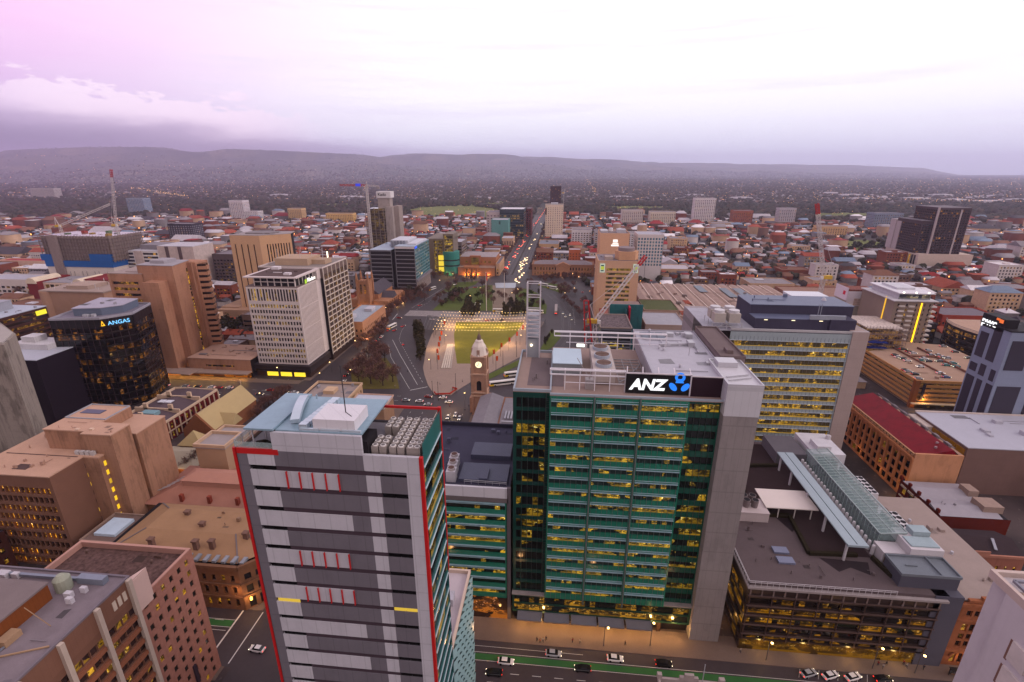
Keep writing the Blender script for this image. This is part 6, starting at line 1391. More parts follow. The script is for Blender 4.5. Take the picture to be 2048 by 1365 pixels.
# tower under construction with crane
KT = thing('construction_tower', 'unfinished concrete tower with open floors and white hoarding on its lift core', 'tower', loc=(-235, 655, 0))
CONG = M((120, 108, 102), .85, .16, .4)
for k in range(24): MB().box(-254, 640, k*3.5, -229, 668, k*3.5+.4).out('floor_slab', M((108, 92, 84), .85, .2), KT)
m = MB()
for x in (-253.6, -248, -242, -236, -230): m.box(x, 640.2, 0, x+.7, 641, 84)
for y in (648, 656, 666): m.box(-230, y, 0, -229.3, y+.7, 84)
m.out('columns', CONG, KT)
MB().box(-252, 642, 0, -231, 667, 83).out('inner_screen', GL((74, 60, 50), .45, (230, 190, 80), .40, (2, 1.2), frow=.0), KT)
MB().box(-229, 645, 0, -219, 668, 85).box(-240, 652, 80, -224, 664, 97).out('lift_core', M((158, 146, 142), .85, .1, .2, streak=.15), KT)
MB().box(-219, 652, 0, -212.5, 668, 86).out('side_core', M((150, 136, 130), .85, .1, streak=.1), KT)
MB().box(-241, 651, 96, -222, 665, 104).out('hoarding', M((206, 200, 202), .7, .05), KT)
letters('Kado', M((30, 26, 30), .6), KT, -239, 650.9, 98.6, 5.2, ext=.1, bold=.06)
def lattice(m, p, q, w, n, t=.35):
    p, q = Vector(p), Vector(q); d = (q-p).normalized(); u = d.cross(Vector((0, 1, 0)))
    if u.length < .1: u = d.cross(Vector((1, 0, 0)))
    u = u.normalized()*w/2; v = d.cross(u).normalized()*w/2
    for a in (u+v, u-v, -u-v, -u+v): m.bar(p+a, q+a, t)
    for i in range(n):
        a, b = p+(q-p)*i/n, p+(q-p)*(i+1)/n; s = 1 if i % 2 else -1
        m.bar(a+u*s+v, b-u*s+v, t*.7); m.bar(a+u*s-v, b-u*s-v, t*.7); m.bar(a+u+v*s, b+u-v*s, t*.7); m.bar(a-u+v*s, b-u-v*s, t*.7)
CRW = M((190, 180, 180), .5, .06); CRR = M((170, 30, 32), .5)
k1 = thing('tower_crane', 'hammerhead tower crane with red and white jib beside the unfinished tower', 'crane', loc=(-248, 645, 0))
m = MB(); lattice(m, (-248, 638, 0), (-248, 638, 113), 2.2, 34, .5); m.out('mast', CRW, k1)
m = MB(); lattice(m, (-248, 638, 112), (-284, 640, 112), 1.8, 14, .45); m.out('jib', CRR, k1); m = MB(); lattice(m, (-248, 638, 112), (-231, 637, 110.6), 1.6, 6, .4); m.out('counter_jib', CRW, k1)
MB().box(-262, 637, 110.8, -256, 639, 114).out('blue_sign', EM((40, 60, 240), .7), k1); MB().bar((-248, 638, 113), (-247, 638, 117.5), .6).bar((-247, 638, 117.5), (-275, 639.6, 112.6), .2).bar((-247, 638, 117.5), (-233, 637, 111), .2).out('apex', CRW, k1)
MB().box(-234, 636, 107.8, -231, 638, 110.4).out('counterweight', M((150, 140, 140), .8), k1)
def luffing(name_label, base, top_m, tip, grp=None, jibmat=None, tipred=True, w=2.0):
    r = thing('tower_crane', name_label, 'crane', grp, loc=base)
    bx, by, bz = base; m = MB(); lattice(m, base, (bx, by, top_m), w, max(4, int((top_m-bz)/2.5)), .3); m.out('mast', CRW, r)
    t = Vector(tip); p = Vector((bx, by, top_m+1.5)); e = p+(t-p)*.86
    m = MB(); lattice(m, p, e, 1.8, 18, .26); m.out('jib', jibmat or CRW, r)
    m = MB(); lattice(m, e, t, 1.7, 4, .38); m.out('jib_tip', CRR if tipred else CRW, r)
    dx = -1 if t.x > bx else 1
    m = MB(); m.box(bx+dx*2-3, by-1.6, top_m, bx+dx*2+3, by+1.6, top_m+2.4); m.out('machine_deck', M((200, 160, 60), .6), r)
    m = MB(); q = Vector((bx+dx*3.5, by, top_m+11)); m.bar((bx+dx*.5, by, top_m+2), q, .5); m.bar((bx+dx*5, by, top_m+2), q, .4); m.bar(q, p+(t-p)*.8, .14); m.out('a_frame', CRW, r)
    MB().box(bx+dx*5-1.4, by-1.4, top_m-1.2, bx+dx*5+1.4, by+1.4, top_m+1.6).out('counterweight', M((150, 142, 140), .8), r)
    MB().box(bx-dx*2-1, by-2.4, top_m, bx-dx*2+1, by-1.2, top_m+2.2).out('cab', M((206, 200, 200), .5), r)
    MB().bar(t, t-Vector((0, 0, 14)), .16).box(t.x-.4, t.y-.4, t.z-15, t.x+.4, t.y+.4, t.z-14).out('hook_line', DARKM, r)
    return r
# courthouse and supreme court
CO = thing('courthouse', 'orange floodlit courthouse with columns and arched gallery at the south of the square', 'building', loc=(-105, 650, 0))
OC = M((168, 112, 80), .85, .14, .4)
fo = Facades(CO, OC, GL((60, 36, 24), .65, (255, 190, 70), .7, (1.5, 1), frow=0)); fo.face((-132, 645), (1, 0), 48, 0, 22, even(4, 44, 6, 3), [(14, 17)], .5); fo.face((-84, 645), (0, 1), 40, 0, 22, even(2, 38, 7, 3), [(6, 9), (14, 17)], .5); fo.done()
MB().box(-131, 646, 0, -85, 685, 21.6).box(-118, 640, 12, -104, 646, 24).out('core', M((150, 92, 62), .85), CO)
MB().box(-132, 645, 22, -84, 686, 22.4).out('roof', M((150, 138, 140), .8), CO); MB().box(-116, 639.8, 13, -106, 640, 22).out('lit_gallery', GL((80, 60, 30), .9, (255, 206, 80), .6, (2, 1), frow=0), CO)
MB().box(-132, 630, 0, -84, 644.6, 10.4).out('front_range', OC, CO); MB().box(-132.4, 629.6, 10.4, -83.6, 645, 11).out('front_roof', M((150, 120, 104), .8), CO)
for i in range(6): MB().cyl(-122+i*3.2, 628.6, 0, 9.6, .7, 10).out('column', M((196, 130, 80), .8), CO)
m = MB(); m.box(-124, 627.6, 9.6, -104, 630, 11.4); m.gable(-124, 627.4, -104, 630.5, 11.4, 2.4, 'x'); m.out('portico', OC, CO)
for x in (-123, -117, -111, -105, -92): lampspot(x, 627.6 if x < -100 else 628, 2.0, 900, (1, .5, .14))
block('office_block', 'pale stone block lit orange at street level beside the courthouse columns', 'office block', -83, 634, -78.5+.5, 690, 15, M((190, 150, 118), .85), gW, 4.5, 3, .4, .5)
SC = thing('courthouse', 'two storey sandstone court with central pediment behind bare street trees', 'building', loc=(3, 650, 0))
SS = M((150, 108, 84), .85, .14, .5)
fsc = Facades(SC, SS, GL((46, 32, 28), .4, (255, 180, 80), .7, frow=0)); fsc.face((-36, 640), (1, 0), 80, 0, 13.6, even(1, 79, 20, 2.2), [(1.2, 5), (7.4, 11)], .5); fsc.done()
MB().box(-35.4, 640.6, 0, 43.4, 672, 13.2).box(-35.9, 640.6, 13.2, 43.9, 672, 13.7).out('core', M((140, 104, 84), .85), SC); MB().rim(-36.4, 639.6, 44.4, 672.4, 13.7, 15, .5).out('balustrade', SS, SC)
m = MB(); m.box(-5, 636.6, 0, 13, 640.2, 14); m.gable(-6, 636, 14, 641.5, 14, 4.4, 'y'); m.out('pediment_bay', M((166, 120, 92), .85), SC)
for i in range(3): MB().box(-2+i*4.6, 636.4, 1, .2+i*4.6, 636.55, 5.4).out('arch_door', M((70, 44, 36), .8), SC)
m = MB(); m.gable(-34, 646, 42, 668, 13.7, 4, 'x', hip=10); m.out('roof', M((128, 118, 122), .8, .12), SC)
for x in (-20, 4, 24): lampspot(x, 634, 2, 260, (1, .5, .2))
block('brick_tower', 'slim orange brick block standing behind the sandstone court', 'building', 12, 690, 28, 706, 26, M((176, 96, 62), .85, .1), gW, 3.6, 4, .3, .45, roof=ROOFL)
block('library', 'low tan building with curved grey sheet roof on the boulevard', 'building', -37, 850, -3, 905, 11, M((188, 150, 112), .85), GL((60, 46, 36), .5, (255, 190, 80), .6, frow=0), 5, 4, .6, .5, roof=M((112, 112, 122), .6))
# tan towers right of the square
TT = M((194, 156, 130), .85, .07, .2, joint=(3, 40, .05))
OT = thing('office_tower', 'tan office tower with green and yellow logo panels and drum on its roof', 'office tower', loc=(51, 460, 0))
MB().box(34.2, 440.6, 0, 68.6, 480, 53).out('core', DARKM, OT)
fot = Facades(OT, TT, GL((70, 66, 50), .6, (255, 210, 70), .6, (1.6, .8), frow=.4), each=False)
fot.face((33.6, 440), (1, 0), 35.6, 0, 54, [(7.5, 28.5)], [(3.2+i*3.9, 5.4+i*3.9) for i in range(12)], .5, 1.8)
fot.face((33.6, 480), (0, -1), 40, 0, 54, even(2, 38, 12, 1.2), [(3.2+i*3.9, 5.4+i*3.9) for i in range(13)], .5); fot.done()
MB().box(33.8, 440.2, 54, 69, 480, 54.3).out('roof', M((124, 114, 120), .85, .15, .4), OT); MB().rim(33.5, 439.9, 69.3, 480, 54, 55, .5).out('parapet', TT, OT)
MB().prism([(52, 446), (66, 446), (69.5, 452), (66, 462), (52, 462), (49, 454)], 54.6, 62).out('roof_drum', M((192, 148, 116), .85), OT); MB().cyl(59, 454, 62, 65, 7.4, 20).out('drum_top', M((130, 116, 118), .7), OT)
MB().box(40, 448, 54.3, 47, 458, 57).out('roof_plant', M((170, 150, 140), .7), OT)
for x in (35.2, 64.0):
    MB().box(x, 439.5, 44.5, x+4.4, 439.8, 52.4).out('logo_panel', EM((210, 220, 200), .62), OT); MB().box(x+.7, 439.3, 47, x+3.7, 439.45, 50).out('logo_band', EM((190, 200, 60), .7), OT)
    MB().box(x+.8, 439.3, 50.2, x+3.4, 439.45, 51.2).box(x+.8, 439.3, 45.6, x+3.4, 439.45, 46.6).out('logo_mark', M((20, 70, 70), .6), OT)
UT = block('hotel', 'windowless tan hotel slab with lit white rooftop logo', 'hotel', 47, 610, 82, 650, 58, M((206, 160, 130), .85, .06, .2), GL((40, 28, 26), 0), 20, 30, .12, .2, roof=M((126, 112, 112), .85, .15), plant=[(.05, .4, .3, .9, 2), (.6, .3, .9, .6, 4)])
MB().cyl(62, 640, 58, 62, 2.6, 14).out('roof_dome', M((210, 204, 208), .5), UT)
m = MB(); m.box(60.5, 609.6, 43.5, 69.5, 609.9, 45.5); m.box(62, 609.6, 46, 69, 609.9, 47.2); m.prism([(62.5, 609.6), (68, 609.6), (68, 609.9), (62.5, 609.9)], 48, 51.5); m.out('lit_logo', EM((255, 246, 240), 1.1), UT)
WB = block('office_block', 'white gridded block with blue square windows above a stone base', 'office block', 93, 620, 124, 655, 56, M((200, 190, 190), .6, .06), GL((70, 110, 130), .12, (255, 210, 110), .4, frow=0), 3.9, 3.4, .62, .66, roof=ROOFL, z0=18)
block('office_block', 'grey glazed block with yellow lit corner left of the white gridded block', 'office block', 74, 600, 92, 640, 32, M((110, 110, 122), .5), GL((70, 76, 90), .35, (255, 214, 60), .8, frow=0), 4, 3.4, .8, .6)
# low buildings between the square and the market
block('shop_building', 'red and cream corner shops in front of the tan office tower', 'shop', 36, 384, 60, 432, 13, M((140, 74, 60), .85, .2), gW, 4.4, 3, .5, .5, roof=M((146, 92, 82), .8))
CN = thing('office_block', 'unfinished block with speckled roof and teal mesh screens behind the green tower', 'office block', loc=(40, 345, 0))
fcn = Facades(CN, M((96, 98, 108), .6), GL((40, 42, 46), .3, (255, 220, 90), .8, (1.5, 1)), each=False); fcn.face((27.5, 310), (1, 0), 20, 0, 33, [(.6, 19.4)], [(1+i*4, 4+i*4) for i in range(8)], .4, 2.5); fcn.face((27.5, 340), (0, -1), 30, 0, 33, [(.6, 29.4)], [(1+i*4, 4+i*4) for i in range(8)], .4, 2.5); fcn.done()
MB().box(28, 310.6, 0, 47.2, 342, 33).out('core', DARKM, CN); MB().box(27.4, 310, 33, 47.6, 342, 33.4).out('roof', M((96, 84, 86), .9, 1.3, 1.0), CN); MB().rim(27.3, 309.8, 47.7, 342.2, 33.4, 34.2, .4).out('parapet', M((150, 134, 128), .7), CN)
MB().box(37, 352, 0, 60.5, 353, 38.5).box(47.8, 346, 0, 48.4, 352, 36).out('mesh_screen', M((42, 100, 104), .7, .16, .4, streak=.2), CN); MB().box(50, 345.4, 12, 51, 352, 38).out('red_strip', M((170, 24, 50), .6), CN); MB().box(37.6, 353, 0, 60, 372, 36).out('rear_core', M((130, 110, 104), .85), CN)
block('office_block', 'windowless grey barrel roofed block right of the teal mesh screens', 'office block', 63, 350, 92, 385, 24, M((160, 138, 128), .85, .08), GL((30, 24, 24), 0), 30, 40, .1, .1, roof=M((150, 148, 156), .6))
block('shop_building', 'low white gabled shed on the market forecourt', 'shop', 96, 330, 112, 350, 9, M((200, 186, 176), .8), gW, 4, 4, .3, .4, roof=M((196, 190, 194), .7))
block('shop_building', 'small roof garden building beside the tan office tower', 'shop', 74, 424, 104, 462, 15, M((150, 124, 110), .85), gD, 4, 4, .7, .3, roof=M((84, 88, 56), .9))
luffing('luffing crane with white lattice jib and red tip rising over the green tower roof', (22, 286, 0), 44, (50.5, 300, 82))
MB_ = thing('tower_crane', 'short red crane frame at left of the white luffing jib', 'crane', loc=(17, 284, 0))
m = MB(); m.bar((16.6, 284, 30), (14.6, 284, 58), .7); m.bar((20.6, 284, 32), (17.2, 284, 58), .9); m.bar((14.6, 284, 58), (17.2, 284, 58), .7); [m.bar((16.4-.35*i, 284, 33+i*4.4), (20.2-.5*i, 284, 35+i*4.2), .35) for i in range(6)]; m.out('a_frame', CRR, MB_); MB().bar((17, 284, 0), (17, 284, 31), 1.6).out('mast', CRW, MB_)
MB().box(11.6, 283.4, 29.4, 16.2, 284.6, 31).out('floodlight', EM((255, 250, 240), 2.0), MB_)
# market halls: ridged pale roofs
MK = thing('market_hall', 'large market hall with long ridged pinkish sheet roofs and solar panels', 'market', loc=(160, 490, 0))
MB().box(80, 402, 0, 232, 560, 8.4).out('wall', M((150, 104, 88), .85, .12), MK)
MROOF = M((156, 132, 122), .8, .14, .12, streak=.10)
for i in range(13): m = MB(); m.gable(80+i*11.7, 408, 91.2+i*11.7, 562, 8.6, 1.5, 'y'); m.out('ridged_roof', MROOF, MK)
for i in range(12): MB().box(91.1+i*11.7, 408, 8.6, 91.8+i*11.7, 562, 9.9).out('valley_light', M((206, 188, 176), .7), MK)
for x, y, w, h in ((184, 470, 9, 70), (170, 500, 8, 40), (146, 520, 8, 30)): MB().box(x, y, 10.3, x+w, y+h, 10.6).out('solar_panel', SOLAR, MK)
for x, y, w, h in ((96, 430, 6, 24), (108, 424, 7, 20), (120, 470, 6, 14)): MB().box(x, y, 9.8, x+w, y+h, 10.2).out('rusty_patch', M((134, 62, 44), .85, .3), MK)
for x, y in ((112, 470), (124, 500), (150, 450), (136, 430), (200, 440)): MB().box(x, y, 9.6, x+4, y+4, 11.4).out('roof_vent', M((110, 96, 92), .8), MK)
MB().box(80, 399, 6, 150, 408, 6.6).out('awning', M((206, 176, 150), .7), MK); MB().box(82, 400.6, 2.0, 116, 401, 5.6).out('lit_fascia', EM((255, 190, 60), .9), MK)
letters('COLES', EM((240, 40, 30), 1.0), MK, 96, 400.4, 2.6, 3.0, ext=.08, bold=.06)
for i in range(5): lampspot(86+i*14, 397.5, 3, 300)
block('market_hall', 'lower brown roofed market annex with green lit edge', 'market', 236, 470, 300, 560, 9, M((140, 96, 80), .85, .2), gW, 4, 5, .4, .4, roof=M((136, 106, 92), .85, .2))
# hotel with yellow light strip, banner core, scaffold, car parks, curved building
HO = thing('hotel', 'brown hotel tower with white balconies, bright roof and vertical yellow light strip', 'hotel', loc=(243, 375, 0))
HW = M((132, 116, 106), .8, .07, .2)
MB().box(231, 356, 0, 255, 393, 44).out('core', DARKM, HO)
fho = Facades(HO, HW, GL((44, 36, 34), .14, (255, 200, 90), .8, frow=0)); fho.face((230.4, 355), (1, 0), 25, 0, 45, [(2.2, 3.6), (7.6, 9), (14, 15), (16.4, 17.2), (19.4, 20.2), (22.6, 23.8)], [(4+i*3.4, 5.8+i*3.4) for i in range(12)], .4); fho.face((230.4, 394), (0, -1), 39, 0, 45, [], [(20, 21)]); fho.done()
for k in range(12):
    for x in (233.4, 239.6): MB().box(x, 353.8, 3.6+k*3.4, x+3.6, 355, 4.6+k*3.4).out('balcony', M((196, 186, 182), .7), HO)
    MB().box(254, 353.8, 3.6+k*3.4, 257.4, 357, 4.6+k*3.4).out('balcony', M((196, 186, 182), .7), HO)
MB().box(247.4, 354.2, 4, 248.0, 354.9, 44).out('light_strip', EM((255, 190, 20), 2.0), HO); MB().box(230.0, 364, 26, 230.3, 365, 46).out('light_strip', EM((255, 190, 30), .9), HO)
MB().box(229, 353.6, 45, 257.4, 394, 45.6).out('roof_ledge', M((190, 186, 190), .6), HO)
fh2 = Facades(HO, M((120, 122, 130), .5), GL((60, 62, 70), .35, (255, 236, 190), .5, frow=0), each=False); fh2.face((234, 358), (1, 0), 20.4, 45.6, 49.6, [(.4, 20)], [(46.4, 49)], .3, 2.4); fh2.done('penthouse_wall')
MB().box(234.2, 358.4, 45.6, 254.2, 390, 49.6).out('penthouse', LGREY, HO); MB().box(233, 356.6, 49.6, 256.4, 392, 50.2).out('roof', M((206, 204, 210), .6, .06), HO); MB().box(238, 368, 50.2, 250, 386, 51.6).out('roof_plant', M((190, 190, 196), .6), HO)
for x in (236, 244, 252): MB().cyl(x, 357, 50.2, 51, .5, 8).out('roof_light', EM((255, 250, 230), 3), HO)
BN = thing('lift_core', 'concrete lift core wrapped in white banners with building works on top', 'construction core', loc=(232, 400, 0))
MB().box(223, 398, 0, 246, 416, 34).out('wall', M((150, 138, 128), .85, .12), BN)
MB().box(222.8, 397.7, 30, 246.2, 397.95, 41.5).box(222.5, 398, 34, 222.75, 416, 44).out('banner', M((206, 196, 206), .7, .05), BN)
letters('U', M((70, 40, 110), .6), BN, 238.6, 397.6, 33.8, 5.2, ext=.05, bold=.04); MB().prism([(228, 397.5), (233, 397.5), (233, 397.65), (228, 397.65)], 30.6, 36).out('banner_picture', M((176, 150, 140), .7, .5, .9), BN); MB().box(222.3, 401, 38, 222.48, 404, 41).out('banner_mark', M((200, 40, 70), .6), BN)
MB().box(225, 400, 34, 244, 414, 42.5).out('site_clutter', M((120, 70, 60), .8, 1.0, .8), BN)
MB().cyl(226, 397, 29.2, 30, .5, 8).out('floodlight', LAMPW, BN); MB().cyl(243, 397, 29.2, 30, .5, 8).out('floodlight', LAMPW, BN)
SF = thing('construction_site', 'building under scaffold with lit floors and blue platforms behind the office slab', 'building', loc=(218, 352, 0))
for k in range(8): MB().box(206, 338, k*3.6, 232, 372, k*3.6+.4).out('floor_slab', M((120, 96, 86), .85, .2), SF)
MB().box(208, 340, 0, 231, 370, 26).out('inner_rooms', GL((70, 50, 44), .6, (255, 190, 90), .8, (1.2, .9), frow=0), SF)
m = MB()
for i in range(14):
    x = 205.4+i*2.05; m.bar((x, 336.8, 0), (x, 336.8, 32), .16)
for k in range(15): m.bar((205.4, 336.8, 1.6+k*2.1), (232.2, 336.8, 1.6+k*2.1), .14)
for i in range(16):
    y = 336.8+i*2.2; m.bar((204.8, y, 0), (204.8, y, 31), .16)
for k in range(15): m.bar((204.8, 336.8, 1.6+k*2.1), (204.8, 370, 1.6+k*2.1), .14)
m.out('scaffold', M((110, 96, 98), .6), SF)
for k in range(6): MB().box(207, 333.2, 3+k*3.6, 219, 336.5, 3.5+k*3.6).bar((208, 333.6, 4.4+k*3.6), (218, 336, 5.2+k*3.6), .3).out('blue_platform', M((24, 40, 110), .7), SF)
MB().box(208, 340, 29, 231, 371, 29.6).out('deck', M((190, 176, 168), .8, .6, .8), SF)
luffing('tall white luffing crane with red tip over the market roofs', (179, 352, 20), 60, (165.5, 352, 109.5))
CP = thing('car_park', 'tan concrete multi storey car park with cars on its open roof', 'car park', loc=(232, 315, 0))
CPW = M((170, 122, 74), .85, .10, .2)
for k in range(6):
    MB().box(204.6, 280.4, k*2.9+.6, 265, 352, k*2.9+.9).out('deck', M((140, 116, 102), .9, .15), CP)
for k in range(6): MB().box(204.2, 279.8, 1.9+k*2.75, 265.4, 280.4, 3.3+k*2.75).box(204.2, 280.4, 1.9+k*2.75, 204.8, 338, 3.3+k*2.75).out('spandrel', CPW, CP)
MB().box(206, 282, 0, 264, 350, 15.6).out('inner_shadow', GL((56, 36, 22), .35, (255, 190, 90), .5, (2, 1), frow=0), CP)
MB().box(203.8, 279.4, 0, 206.2, 281.8, 17).box(242, 279.3, 3, 249, 281, 17.4).out('stair_tower', M((128, 74, 40), .85, .1), CP)
MB().prism([(204.4, 280), (204.4, 330), (216, 336), (240, 355), (266, 348), (266, 280)], 15.7, 16.1).out('roof_deck', M((158, 130, 112), .9, .12, .15), CP)
m = MB(); m.box(226, 290, 16.1, 226.6, 345, 17.1); m.box(242, 283, 16.1, 242.6, 340, 17.3); m.box(226, 322, 16.1, 242, 322.6, 17.3); m.out('ramp_wall', M((120, 84, 70), .9, .2), CP)
MB().box(203.6, 277.6, 3.0, 262, 279.6, 3.5).out('shop_canopy', M((190, 168, 140), .7), CP); MB().box(206, 279.5, .3, 262, 279.75, 2.8).out('shopfront', GL((60, 46, 30), .75, (255, 200, 70), .9, (3, 2), frow=0), CP); MB().box(208, 279.2, 5.5, 209.4, 279.7, 15).out('blade_sign', M((40, 34, 46), .6), CP)
lampspot(210, 278.6, 6, 900); lampspot(206, 278.4, 3, 500); lampspot(230, 276.8, 2.6, 300); lampspot(250, 276.8, 2.6, 300); MB().cyl(243.6, 280.2, 17.4, 19, .15, 6).cyl(243.6, 280.2, 19, 19.8, .4, 8).out('lamp', LAMPW, CP)
CV = thing('office_block', 'curved dark brown building with open railed roof behind the car park', 'building', loc=(325, 385, 0))
cv = [(297+26*(1-math.cos(a))*.25+ (i*1.1), 404-i*6.2) for i, a in enumerate(np.linspace(0, 1.4, 9))]; cv = [(303, 404), (298.5, 396), (296, 386), (296, 376), (298, 366), (301.5, 358), (306, 350), (360, 350), (360, 404)]
fcv = Facades(CV, M((58, 46, 46), .7, .12), GL((38, 26, 22), .25, (255, 180, 70), .6, (1, .8), frow=.6), each=False)
for p, q in zip(cv[:7], cv[1:7]+cv[7:8]): d = math.hypot(q[0]-p[0], q[1]-p[1]); fcv.face(p, ((q[0]-p[0])/d, (q[1]-p[1])/d), d, 0, 19.4, [(.15, d-.15)], [(1+i*3.6, 3.4+i*3.6) for i in range(5)], .4, 1.2)
fcv.done(); MB().prism([(x+.6, y) for x, y in cv], 0, 18).out('core', DARKM, CV); MB().prism(cv, 19.4, 19.7).out('roof', M((170, 140, 122), .85, .12), CV)
m = MB(); [m.bar(p+(21.2,), q+(21.2,), .25) for p, q in zip(cv, cv[1:])]; [m.bar(p+(20.4,), q+(20.4,), .2) for p, q in zip(cv, cv[1:])]; m.out('railing', M((110, 98, 100), .6), CV)
block('office_block', 'low curved annex with dark bands left of the curved brown building', 'office block', 280, 404, 298, 440, 15, M((66, 54, 54), .7), gD, 3.6, 4, .8, .5, True, ROOFG)
RBk = M((150, 62, 44), .88, .14, .4)
block('warehouse', 'red brick warehouse with arched windows behind the curved brown building', 'building', 268, 450, 330, 500, 17, RBk, gD, 4.5, 4, .4, .5, roof=M((168, 164, 170), .7))
block('warehouse', 'red brick gabled terrace right of the brick warehouse', 'building', 334, 450, 380, 480, 10, RBk, gD, 4.5, 4, .4, .5, roof=M((110, 100, 108), .8))
# twin dark apartment tower
QT = thing('apartment_tower', 'stepped dark apartment tower with balconies above a cream podium', 'apartment tower', loc=(530, 765, 0))
QD = M((70, 52, 56), .7, .1, .3, joint=(3.6, 3.3, .2)); QL = M((172, 158, 160), .7, .07)
def qbox(x0, y0, x1, y1, z0, z1, nm):
    f = Facades(QT, QD, GL((30, 26, 32), .10, (255, 180, 70), .8, frow=0), each=False)
    n = int((z1-z0-2)/3.3); rows = [(z0+1+i*3.3, z0+3.1+i*3.3) for i in range(n)]
    for o, u, w in (((x0, y0), (1, 0), x1-x0), ((x0, y1), (0, -1), y1-y0)): f.face(o, u, w, z0, z1, even(.6, w-.6, max(2, int(w/3.6)), .8), rows, .8)
    f.done(nm); MB().box(x0+.9, y0+.9, z0, x1, y1, z1-.3).out('core', DARKM, QT); MB().box(x0, y0, z1, x1, y1, z1+.5).out('roof', ROOFG, QT)
qbox(508, 742, 548, 790, 20, 82, 'tall_wall'); qbox(494, 748, 508, 800, 20, 64, 'lower_wall')
MB().box(493.4, 790, 20, 494.2, 812, 60).box(506.4, 741.6, 20, 508.4, 743.6, 83).box(535, 741.5, 20, 537, 742, 80).box(492, 800, 20, 508, 812, 62).out('pale_wall', QL, QT)
fq = Facades(QT, M((196, 176, 164), .8, .06), GL((40, 36, 40), .1, frow=0), each=False); fq.face((494, 738), (1, 0), 70, 0, 20.5, [], [(8, 9)]); fq.face((494, 812), (0, -1), 74, 0, 20.5, even(36, 70, 6, 1.2), [(2, 18)], .6); fq.done('podium_wall'); MB().box(494.6, 738.6, 0, 563, 812, 20.3).out('podium', M((196, 176, 164), .8), QT)
# boulevard towers and other named blocks further out
block('office_block', 'black glass block with white roof on the left of the boulevard', 'office block', -122, 1000, -74, 1060, 57, M((40, 52, 62), .4), GL((26, 44, 54), .3, (255, 200, 90), .6, (2, 1)), 4.6, 4, .8, .6, True, M((200, 196, 202), .6))
block('office_block', 'white walled wing left of the black glass block', 'office block', -150, 1010, -122.5, 1060, 50, M((186, 168, 168), .7), gD, 5, 6, .4, .4)
block('office_block', 'teal windowless block in front of the black glass block', 'office block', -132, 950, -100, 990, 41, M((92, 140, 136), .7, .06), GL((60, 90, 90), 0), 60, 80, .1, .1, roof=ROOFL)
block('office_block', 'brick red clad wing at right of the black glass block', 'office block', -73.5, 1060, -60+.0-3, 1110, 54, M((96, 44, 46), .7), gD, 4.5, 5, .5, .5)
block('office_block', 'low cream block with tall slot windows on the boulevard', 'office block', -104, 880, -80.5-3, 915, 16, M((186, 152, 126), .85), gD, 12, 2.6, .45, .75, roof=ROOFL)
WT = block('apartment_tower', 'white apartment slab with small windows on the right of the boulevard', 'apartment tower', -32, 1000, 3, 1030, 66, M((212, 190, 172), .7, .05), gD, 3.4, 4.2, .35, .45, plant=[(.3, .2, .7, .8, 3.5)])
MB().box(-31.9, 999.7, 48, -29, 999.9, 60).out('blade_sign', M((90, 60, 40), .7), WT)
block('apartment_tower', 'tall dark maroon tower behind the white apartment slab', 'apartment tower', -31, 1340, -3, 1370, 90, M((62, 38, 46), .6, .1), GL((40, 26, 34), .12, (255, 190, 90), .8, frow=0), 3.4, 3.6, .5, .45)
luffing('slim pale crane mast beside the tall dark maroon tower', (4, 1330, 0), 74, (7, 1330, 84), tipred=False)
PALEW = M((196, 182, 178), .75, .07)
